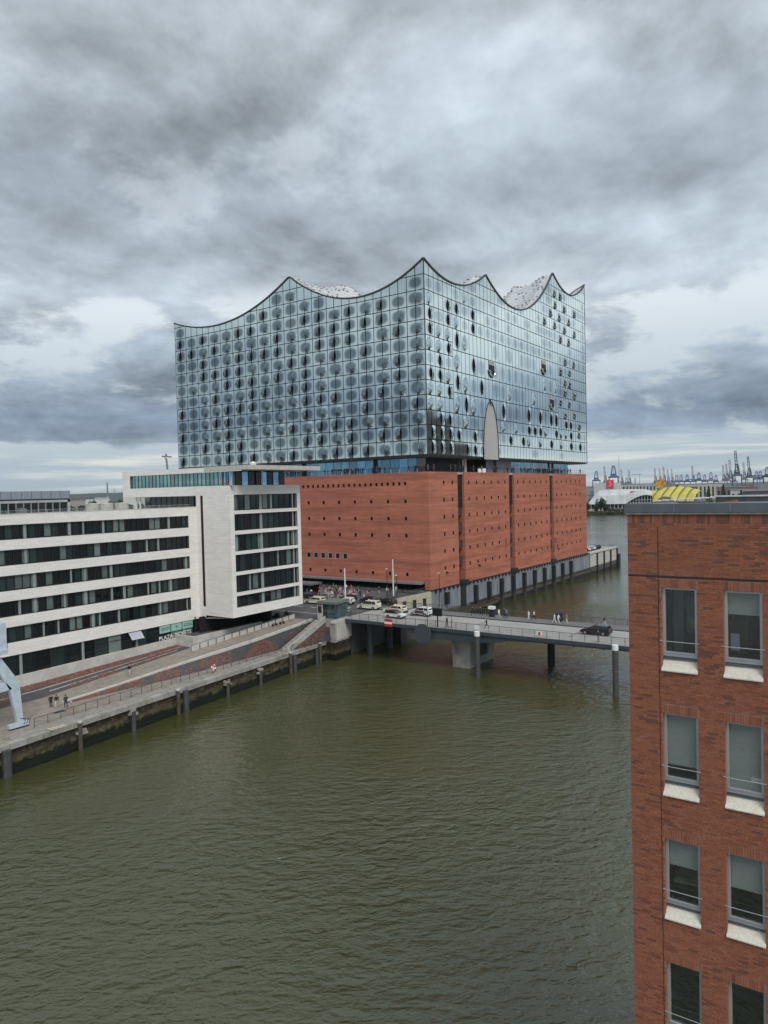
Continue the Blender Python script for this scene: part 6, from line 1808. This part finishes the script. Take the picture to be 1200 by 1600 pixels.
for a, b in (((3.6, 33.8), (2.2, 31.6)), ((2.2, 31.6), (4.4, 30.0)), ((4.4, 30.0), (1.6, 27.3))): g.beam((a[0], -1.0, a[1]), (b[0], -1.0, b[1]), .3, .75)
part('sign_mark', g, mat('sign_mark_pink', (.75, .45, .45), .5, var=0), s)
# yellow theatre
yt = far_thing('yellow_theatre', 'theatre with a wide bright yellow ribbed tent roof', 'theatre', 13.3, 850, 2)
m_yel = mat('yellow_tent', (.52, .46, .075), .55, var=.10, scale=.12)
m_yrib = mat('tent_rib', (.20, .18, .05), .6)
def tent(x): return 14+11.2*math.sin(math.pi*min(1, max(0, (x+30)/62)))**.55
for k in range(6):
    g = MB(); a, b = -24+8.4*k, -24+8.4*(k+1)-.5
    for i in range(4):
        xa, xb = a+(b-a)*i/4, a+(b-a)*(i+1)/4
        h = lambda x: .9*math.sin(math.pi*(x-a)/(b-a))
        pr_a = [(xa-6, -3, 10), (xa-3, 2, 17+h(xa)), (xa, 10, 21+h(xa)), (xa+3, 22, tent(xa)+h(xa))]
        pr_b = [(xb-6, -3, 10), (xb-3, 2, 17+h(xb)), (xb, 10, 21+h(xb)), (xb+3, 22, tent(xb)+h(xb))]
        for p, q, r_, s_ in zip(pr_a, pr_a[1:], pr_b[1:], pr_b): g.quad(p, s_, r_, q)
    part('roof_panel', g, m_yel, yt, smooth=True)
    g = MB()
    for p, q in zip([(a-6.2, -3.3, 10.2), (a-3.2, 1.7, 18), (a-.2, 9.7, 22), (a+2.8, 21.7, tent(a)+.6)], [(a-3.2, 1.7, 18), (a-.2, 9.7, 22), (a+2.8, 21.7, tent(a)+.6)]): g.beam(p, q, .7, .7)
    part('roof_rib', g, m_yrib, yt)
g = MB()
for k in range(10): 
    a, b = -17+1.8*k, -17+1.8*(k+1); f = lambda x: 9+6.5*math.sqrt(max(0, 1-((x+8)/9.2)**2)); g.quad((a, -8, 3), (b, -8, 3), (b, -8, f(b)), (a, -8, f(a))); g.quad((a, -8, f(a)), (b, -8, f(b)), (b, 6, f(b)), (a, 6, f(a)))
part('entrance_arch', g, mat('arch_brown', (.20, .15, .12), .7, var=.2, scale=.6), yt)
g = MB(); g.box(-20, -9, 8.0, 4, 0, 8.8); g.box(-20, -8.8, 1, -17.5, -7, 8); g.box(1, -8.8, 1, 3, -7, 8); part('porch', g, m_shell, yt)
g = MB(); g.box(-22, 2, 1, 32, 26, 9); part('base', g, m_dark, yt)
g = MB(); n = 24; c = (-13.0, 18, 29.2)
g.poly([(c[0]+5.2*math.cos(2*math.pi*k/n), c[1], c[2]+5.2*math.sin(2*math.pi*k/n)) for k in range(n)]); g.poly([(c[0]+5.2*math.cos(2*math.pi*k/n), c[1]+.5, c[2]+5.2*math.sin(2*math.pi*k/n)) for k in range(n)])
for k in range(n):
    a, b = 2*math.pi*k/n, 2*math.pi*(k+1)/n
    g.quad((c[0]+5.2*math.cos(a), c[1], c[2]+5.2*math.sin(a)), (c[0]+5.2*math.cos(b), c[1], c[2]+5.2*math.sin(b)), (c[0]+5.2*math.cos(b), c[1]+.5, c[2]+5.2*math.sin(b)), (c[0]+5.2*math.cos(a), c[1]+.5, c[2]+5.2*math.sin(a)))
part('round_emblem', g, mat('emblem_ochre', (.36, .19, .02), .6, var=.9, scale=.45), yt)
g = MB(); g.bar((c[0]-1, c[1]+.4, 9), (c[0]-1, c[1]+.4, 25), .3, 6); part('emblem_post', g, m_dark, yt)
# landing stage roofs and a long hall in front
js = far_thing('landing_stage', 'row of pale shelter roofs on the ferry landing before the theatres', 'landing stage', 12.6, 760, 1)
for k in range(9):
    x = -26+7.0*k; z = 13.2+.30*k
    g = MB(); g.hexa([(x, 0, z), (x+6.2, 0, z), (x+6.2, 5, z+.3), (x, 5, z+.3), (x, 0, z+.9), (x+6.2, 0, z+.6), (x+6.2, 5, z+1.2), (x, 5, z+1.5)]); part('roof', g, m_shell, js)
    for dx in (.6, 3, 5.4):
        g = MB(); g.bar((x+dx, 1, 0), (x+dx, 1, z), .22, 6); part('post', g, m_grey, js)
lh = far_thing('ferry_hall', 'long low hall with dusky glass front and white roof edge', 'hall', 7.8, 720, 1)
g = MB(); g.box(-34, 0, 0, 60, 14, 17.0); part('wall', g, mat('dusky_glass', (.055, .07, .06), .2, var=.2, scale=.2), lh)
g = MB(); g.box(-35, -1.2, 17.0, 60, 15, 18.1); part('roof', g, m_shell, lh)
for k in range(8):
    g = MB(); g.box(-34+11.5*k, -.3, 0, -33.4+11.5*k, 0, 17.0); part('mullion', g, m_dark, lh)
# sheds and container stacks
rr = random.Random(5)
for k, (b, d, w_, h_, c_, lbl) in enumerate(((11.6, 1500, 84, 31, (.46, .42, .36), 'long beige warehouse behind the yellow theatre'), (9.4, 1250, 46, 25, (.18, .15, .13), 'brown flat roofed shed right of the yellow roof'), (12.3, 1150, 22, 27, (.16, .13, .12), 'small dark shed on the skyline over the yellow roof'), (7.6, 980, 40, 21, (.07, .075, .08), 'dark hall with flat roof at the right edge of the far bank'), (15.9, 1700, 110, 34, (.38, .40, .38), 'grey warehouse between the white and the yellow theatre'), (18.95, 900, 12, 21, (.42, .41, .37), 'low pale annex at the left end of the white theatre'), (8.8, 1150, 30, 21, (.43, .44, .43), 'pale low shed left of the dark hall'))):
    t = far_thing('warehouse', lbl, 'warehouse', b, d, 2, 'warehouses on the far bank')
    g = MB(); g.box(-w_/2, 0, 0, w_/2, 25, h_-3); part('wall', g, mat('shed_%d' % k, c_, .8, var=.12, scale=.1), t)
    g = MB(); g.box(-w_/2-.6, -.6, h_-3, w_/2+.6, 26, h_-2); part('roof', g, mat('shed_roof', (.28, .29, .30), .7), t)
    g = MB()
    for i in range(int(w_/7)): g.box(-w_/2+2+7*i, -.15, 4, -w_/2+5+7*i, 0, h_-8)
    part('gates', g, m_dark, t, kind='stuff')
pal = [mat('container_%s' % n, c, .7, var=.05) for n, c in (('red', (.22, .06, .06)), ('blue', (.06, .10, .22)), ('grey', (.22, .23, .25)), ('brown', (.18, .09, .07)), ('violet', (.16, .11, .18)))]
cn = ['rust red', 'blue', 'grey', 'brown', 'violet grey']
ORD = ['%s%s' % (t_, o_) for t_ in ('', 'twenty ') for o_ in ('first second third fourth fifth sixth seventh eighth ninth tenth eleventh twelfth thirteenth fourteenth fifteenth sixteenth seventeenth eighteenth nineteenth'.split() if not t_ else 'first second third fourth fifth sixth seventh eighth ninth'.split())]; ORD.insert(19, 'twentieth'); ORD.append('last')
for k in range(30):
    b = 19.2-.45*k+rr.uniform(-.1, .1); ci = rr.randrange(5)
    t = far_thing('container_stack', '%s container stack under the port cranes, %s in the row from the left' % (cn[ci], ORD[k]), 'container stack', b, 2700+rr.uniform(-150, 150), 2, 'container stacks in the far port')
    g = MB(); n = rr.randrange(3, 6)
    for i in range(n): g.box(-20+rr.uniform(0, 3), 0, 2.7*i*1.7, 20-rr.uniform(0, 6), 12, 2.7*(i+1)*1.7-.3)
    part('containers', g, pal[ci], t, kind='stuff')
# container cranes
m_cb = [mat('crane_steel_%s' % n, c, .6, var=.05) for n, c in (('blue', (.06, .11, .22)), ('pale', (.20, .25, .32)), ('violet', (.13, .12, .19)), ('dark', (.04, .05, .065)))]
cc = ['blue', 'pale blue', 'violet grey', 'dark']
m_boom = mat('crane_boom_striped', (.27, .22, .24), .6, var=.9, scale=.09)
proto = {}
def crane(kind, col, label, bear, top, dist=3000):
    hh = top-2; key = (kind, col)
    if key not in proto:
        A = MB(); B = MB(); H = 110 if kind == 'up' else 72
        for x in (-12, 12):
            for y in (0, 28): A.beam((x, y, 0), (x*.92, y, 45), 2.6, 2.6)
            A.beam((x, 0, 14), (x, 28, 14), 2, 2.4); A.beam((x, 0, 43), (x, 28, 43), 2.4, 3); A.beam((x, 28, 14), (x, 0, 43), 1.3, 1.3)
        for y in (0, 28): A.beam((-12, y, 43), (12, y, 43), 3, 4); A.beam((-12, y, 14), (12, y, 14), 2, 2)
        A.beam((-7, 0, 45), (-2.5, 4, 72), 2, 2); A.beam((7, 0, 45), (2.5, 4, 72), 2, 2); A.beam((-3, 4, 72), (3, 4, 72), 2, 2.5); A.beam((0, 4, 72), (0, 40, 48), 1.2, 1.2)
        A.box(-5, 20, 46, 5, 34, 52); A.beam((-3, 0, 46), (-3, 50, 46), 1.6, 3); A.beam((3, 0, 46), (3, 50, 46), 1.6, 3)
        if kind == 'up':
            for x in (-3, 3): B.beam((x, -3, 47), (x*.6-4, -16, 110), 1.5, 2.4)
            for k in range(6): z = 55+9*k; q_ = -4*(z-47)/63; B.beam((-3+q_, -3-13*(z-47)/63, z), (3+q_, -3-13*(z-47)/63, z), 1.2, 1.4)
            B.beam((0, 4, 72), (0, -10, 92), .7, .7)
        elif kind == 'side':
            for y in (-3, 3): B.beam((10, y, 46), (-48, y, 47), 1.6, 3)
            for k in range(8): B.beam((-46+7*k, -3, 46.5), (-46+7*k, 3, 46.5), 1, 1.4)
            B.beam((0, 4, 72), (-40, 0, 48), .8, .8); B.beam((0, 4, 72), (-20, 0, 48), .8, .8)
        else:
            for x in (-3, 3): B.beam((x, 2, 46), (x, -40, 47), 1.6, 3)
            B.beam((0, 4, 72), (0, -34, 48), .8, .8)
        proto[key] = (A.mesh('gantry', m_cb[col]), B.mesh('boom', m_boom if kind == 'up' and col != 3 else m_cb[col]), H)
    ga, bo, H = proto[key]
    t = far_thing('port_crane', label, 'crane', bear, dist, 2, 'container cranes on the horizon')
    s = hh/H; t.scale = (s, s, s)
    link('gantry', ga, t); link('boom', bo, t)
CR = [('a', 0, 18.631, 88.5, 'blue container crane with lowered boom right beside the concert hall'), ('up', 1, 17.985, 107.7, 'pale container crane with raised boom left of the red square sign'), ('a', 0, 17.402, 108.2, 'tall blue container crane right above the red square sign'), ('up', 0, 16.801, 94.1, 'blue container crane with raised boom right of the thin mast'), ('up', 2, 16.253, 88.9, 'violet crane with raised boom left of the slim tower crane'),
      ('up', 2, 14.478, 94.4, 'violet crane with raised boom above the round ochre emblem'), ('up', 2, 14.158, 92.6, 'second violet crane with raised boom right of the emblem'), ('up', 0, 13.88, 99.3, 'tallest blue crane of the tight row over the yellow roof'), ('up', 2, 13.61, 88.4, 'fourth crane of the tight row over the yellow roof'), ('up', 1, 13.34, 89.4, 'pale crane closing the tight row over the yellow roof'),
      ('side', 1, 12.749, 66, 'pale crane with level boom left of a lone tall crane'), ('up', 0, 11.95, 97.7, 'lone tall blue crane with raised boom over the beige warehouse'), ('side', 0, 12.35, 66, 'blue crane with level boom over the beige warehouse, left one'), ('side', 0, 11.577, 71.9, 'blue crane with level boom right of the lone tall crane'), ('a', 1, 10.794, 72.6, 'pale arched crane over the right part of the beige warehouse'), ('side', 2, 10.454, 61.2, 'violet crane with level boom left of three pale raised booms'),
      ('up', 1, 9.954, 97.5, 'first of three pale cranes with raised booms'), ('up', 1, 9.738, 102.4, 'second of three pale cranes with raised booms'), ('up', 1, 9.522, 116, 'highest of three pale cranes with raised booms'), ('up', 3, 9.12, 148.5, 'tallest crane of all with long thin boom at the right'), ('up', 1, 8.646, 105.4, 'pale crane right of the tallest one'), ('up', 3, 8.342, 125.8, 'dark heavy crane right of the tallest one'), ('a', 2, 7.905, 70.9, 'small violet crane right of the dark heavy crane'), ('a', 0, 7.669, 70.5, 'small blue crane near the right edge'), ('side', 3, 7.254, 83.6, 'dark crane cut by the right edge of the picture'),
      ('side', 2, 17.7, 52, 'low violet crane behind the red square sign'), ('a', 1, 13.05, 66, 'pale low crane behind the tight row'), ('a', 0, 11.2, 64, 'blue low crane left of the pale arched crane'), ('side', 2, 9.3, 60, 'low violet crane between the pale raised booms and the tallest crane'), ('a', 2, 16.5, 60, 'low violet crane between two raised booms right of the thin mast')]
for k, c, b, top, lbl in CR: crane(k, c, lbl, b, top)
def mast(label, name, b, d, z, r, arm=0):
    t = far_thing(name, label, 'mast', b, d, 2)
    g = MB(); g.bar((0, 0, 0), (0, 0, z-2), r, 6, r*.5); part('pole', g, m_grey, t)
    if arm: g = MB(); g.beam((-arm, 0, z-5), (arm*.25, 0, z-5), 1.2, 1.4); part('jib', g, m_grey, t)
mast('very thin tall mast rising between the port cranes', 'radio_mast', 17.011, 2500, 129, 1.0)
mast('second thin mast right of the tall one', 'radio_mast', 16.382, 2500, 84, .8)
mast('slim tower crane with level jib left of the yellow theatre', 'tower_crane', 15.581, 2500, 68.6, .9, 22)
mast('short dark chimney left of the slim tower crane', 'chimney', 15.897, 2500, 54.7, 2.6)
# left of the hall: tanks, works chimney, houses, a leaning crane jib
for b, lbl in ((56.276, 'left pale storage tank'), (55.318, 'middle pale storage tank'), (54.294, 'right pale storage tank')):
    t = far_thing('storage_tank', lbl+' of three beyond the office roof', 'tank', b, 1560, 2, 'storage tanks beyond the office roof')
    g = MB(); g.lathe((0, 0, 0), [(13.2, 0), (13.2, 17.2)], 28); part('shell', g, mat('tank_paint', (.50, .49, .45), .6, var=.08, scale=.2), t)
    g = MB(); g.lathe((0, 0, 17.2), [(13.5, 0), (13.3, .5), (0.5, 1.8)], 28); part('roof', g, m_conc_lt, t)
    g = MB(); g.beam((-8, -11.5, 17), (5, -12.8, 7), .5, .8); part('stair', g, m_grey, t)
t = far_thing('works_chimney', 'tall slim works chimney with pale base before the wooded hill', 'chimney', 55.227, 2500, 2)
g = MB(); g.bar((0, 0, 34), (0, 0, 78), 2.4, 10, 1.9); part('flue', g, m_grey, t)
g = MB(); g.bar((0, 0, 0), (0, 0, 34), 4.2, 10, 2.8); part('base', g, m_conc_lt, t)
t = far_thing('lattice_mast', 'faint lattice mast on the wooded hill', 'mast', 54.762, 5600, 2); g = MB(); g.bar((0, 0, 60), (0, 0, 102), 3.5, 5, .8); g.beam((-8, 0, 90), (8, 0, 90), 1, 1.5); part('pole', g, m_grey, t)
rr = random.Random(15)
hl = ['white slab', 'pale block', 'grey hall', 'brown hall', 'long pale hall', 'dark shed', 'white cube', 'grey block', 'reddish hall', 'low white shed', 'dark long hall', 'pale tower']
for k in range(26):
    b = 58.6-.27*k; d = rr.uniform(1700, 3400); w_ = rr.uniform(14, 60); h_ = rr.uniform(7, 24)+d/260; c_ = rr.choice(((.55, .55, .53), (.28, .28, .27), (.17, .12, .10), (.10, .11, .11), (.42, .40, .37)))
    t = far_thing('far_building', '%s among the low works beyond the river, number %s from the left' % (hl[k % 12], ['one', 'two', 'three', 'four', 'five', 'six', 'seven', 'eight', 'nine', 'ten', 'eleven', 'twelve', 'thirteen', 'fourteen', 'fifteen', 'sixteen', 'seventeen', 'eighteen', 'nineteen', 'twenty', 'twenty one', 'twenty two', 'twenty three', 'twenty four', 'twenty five', 'twenty six'][k]), 'building', b, d, 2, 'low works beyond the river')
    g = MB(); g.box(-w_/2, 0, 0, w_/2, 20, h_); part('wall', g, mat('works_%d' % int(c_[0]*100), c_, .8, var=.1, scale=.1), t)
    g = MB(); g.box(-w_/2-.5, -.5, h_, w_/2+.5, 20.5, h_+.9); part('roof', g, mat('works_roof', (.20, .20, .20), .8), t)
t = far_thing('slewing_crane', 'grey crane jib leaning behind the roof box of the office', 'crane', 50.9, 600, 2)
g = MB(); g.beam((1.6, 0, 20), (-1.6, 0, 58), 1.5, 1.5); part('jib', g, m_grey, t)
g = MB(); g.beam((-5, 0, 59.5), (2.6, 0, 59.0), .8, 1.0); g.beam((-3, 0, 59), (-1.2, 0, 57), .6, .6); g.cbox((-1.6, 0, 60.6), (1.5, 1, 1.6)); g.cbox((-.7, 0, 49), (1.3, 1, 1.3)); part('head', g, m_grey, t)
g = MB(); g.bar((1.8, 0, 0), (1.8, 0, 22), 1.6, 8); part('column', g, m_grey, t)

# ------------------------------------------------------------------ trees and bushes of the far bank
m_leaf = [mat('leaf_%s' % n, c, .75, var=.35, scale=.5) for n, c in (('dark', (.022, .042, .020)), ('mid', (.040, .062, .026)), ('olive', (.065, .072, .030)))]
m_bark = mat('bark', (.06, .045, .035), .9)
def foliage(w, h, n, seed, cone=False, mi=1):
    r2 = random.Random(seed); g = MB()
    lobes = [(r2.uniform(-.3, .3), r2.uniform(-.3, .3), r2.uniform(.3, .8), r2.uniform(.22, .40)) for _ in range(9)]
    for _ in range(n):
        if cone:
            t = r2.random()**1.4; rad = (1-t)*w/2*r2.uniform(.5, 1.05); a = r2.uniform(0, 6.28); c = Vector((rad*math.cos(a), rad*math.sin(a), .08*h+t*h*.92))
        else:
            lx, ly, lz, lr = r2.choice(lobes); v = Vector((r2.gauss(0, 1), r2.gauss(0, 1), r2.gauss(0, 1))).normalized()*lr*r2.uniform(.75, 1.05)
            c = Vector(((lx+v.x)*w*.8, (ly+v.y)*w*.8, max(.05, (lz+v.z*.8))*h*.85))
        nn = Vector((r2.gauss(0, 1), r2.gauss(0, 1), r2.gauss(0, 1))).normalized(); s = w*.045*r2.uniform(.6, 1.3); u = nn.orthogonal()*s; q = nn.cross(u)
        g.quad(c-u-q*.7, c+u-q*.6, c+u*.8+q, c-u*.8+q*.8, r2.choice((0, mi, mi)) % 3)
    return g.mesh('crown', m_leaf)
crowns = [foliage(9, 9, 420, 1), foliage(11, 8, 420, 2, mi=2), foliage(8, 11, 420, 3, mi=0)]
cones = [foliage(5.4, 12, 460, 4, True, 0), foliage(6.2, 11, 460, 6, True, 1)]
tr_m = MB(); tr_m.bar((0, 0, -1.5), (0, 0, 5), .28, 7, .14); 
for k in range(4): tr_m.bar((0, 0, 2.2+.5*k), (1.6*math.cos(1.7*k), 1.6*math.sin(1.7*k), 4.5+.5*k), .10, 5, .05)
trunk = tr_m.mesh('trunk', m_bark)
def tree(name, label, bear, dist, z, s, me, rot=0, group=None):
    t = far_thing(name, label, 'tree', bear, dist, z, group); t.scale = (s, s, s); t.rotation_euler.z += rot
    link('crown', me, t); link('trunk', trunk, t)
bank_lbl = ['dark bush at the water beside the concert hall', 'tall dark tree on the bank before the white theatre', 'round tree leaning on the tall one at the bank', 'olive bush in the middle of the bank before the theatre', 'low bush left of the white stair on the bank', 'pale bush under the glazed ground floor of the theatre', 'small dark bush near the right end of the bank', 'low olive shrub next to the near brick coping', 'broad bush at the foot of the tall dark tree']
for k, (b, s, mi_) in enumerate(((19.35, 1.15, 2), (18.35, 1.55, 2), (18.05, 1.0, 0), (17.55, .75, 1), (17.15, .6, 1), (17.85, .7, 1), (16.8, .55, 0), (16.5, .6, 1), (18.7, .95, 0))):
    tree('bank_tree', bank_lbl[k], b, 808+6*(k % 3), 2.4, s, crowns[mi_], k*1.3, 'bushes on the far bank')
for b, d, z, s, i, lbl in ((10.959, 820, 17-14, 1.7*1.18, 0, 'left dark conical tree of three on the far bank'), (10.008, 820, 3, 2.15, 0, 'tallest dark conical tree on the far bank'), (8.873, 820, 3, 1.8, 1, 'dark conical tree nearest the right edge on the far bank')):
    tree('cypress', lbl, b, d, z, s, cones[i], b, 'conical trees on the far bank')
for b, d, s, i, lbl in ((8.95, 800, 1.9, 1, 'round green tree in front of the right conical tree'), (13.7, 900, 2.7, 0, 'small tree behind the ridge of the yellow roof, left one'), (12.95, 900, 2.7, 2, 'small tree behind the ridge of the yellow roof, right one'), (9.9, 790, 1.6, 2, 'dark bush at the foot of the tallest conical tree')):
    tree('round_tree', lbl, b, d, 2, s, crowns[i], b, 'round trees on the far bank')
for k in range(9):
    tree('far_tree', 'distant tree among the works beyond the river, %s one from the left' % ['first', 'second', 'third', 'fourth', 'fifth', 'sixth', 'seventh', 'eighth', 'ninth'][k], 57.6-.66*k, 1620+60*(k % 3), 2, 1.9+.3*(k % 3), crowns[k % 3], k, 'distant trees beyond the river')
# grassy bank slope
g = MB(); r2 = random.Random(3)
for k in range(5200):
    b = r2.uniform(15.5, 20.5); d = 797+r2.uniform(0, 16); c = polar(b, d, 2.0+r2.uniform(0, 1.6)); s = r2.uniform(.3, .8)
    u = Vector((r2.uniform(-1, 1), r2.uniform(-1, 1), 0)).normalized()*s*.6; g.tri(c-u, c+u, c+Vector((r2.uniform(-.3, .3), r2.uniform(-.3, .3), s*1.3)), r2.choice((1, 2, 2)))
o = structure('bank_grass', g, m_leaf); o['kind'] = 'stuff'

# ------------------------------------------------------------------ air
HAZE = 4e-5
if HAZE:
    g = MB(); g.box(-460, -4060, -4, 12060, 12060, 165)
    hz = link('haze', g.mesh('haze', []), kind='stuff')
    m = bpy.data.materials.new('haze'); m.use_nodes = True; t = NT(m.node_tree); t.n.clear()
    o = t.new('ShaderNodeOutputMaterial'); v = t.new('ShaderNodeVolumePrincipled')
    v.inputs['Color'].default_value = (.80, .88, .96, 1); v.inputs['Density'].default_value = HAZE; v.inputs['Anisotropy'].default_value = .2
    t.link(v.outputs[0], o.inputs['Volume']); hz.data.materials.append(m)
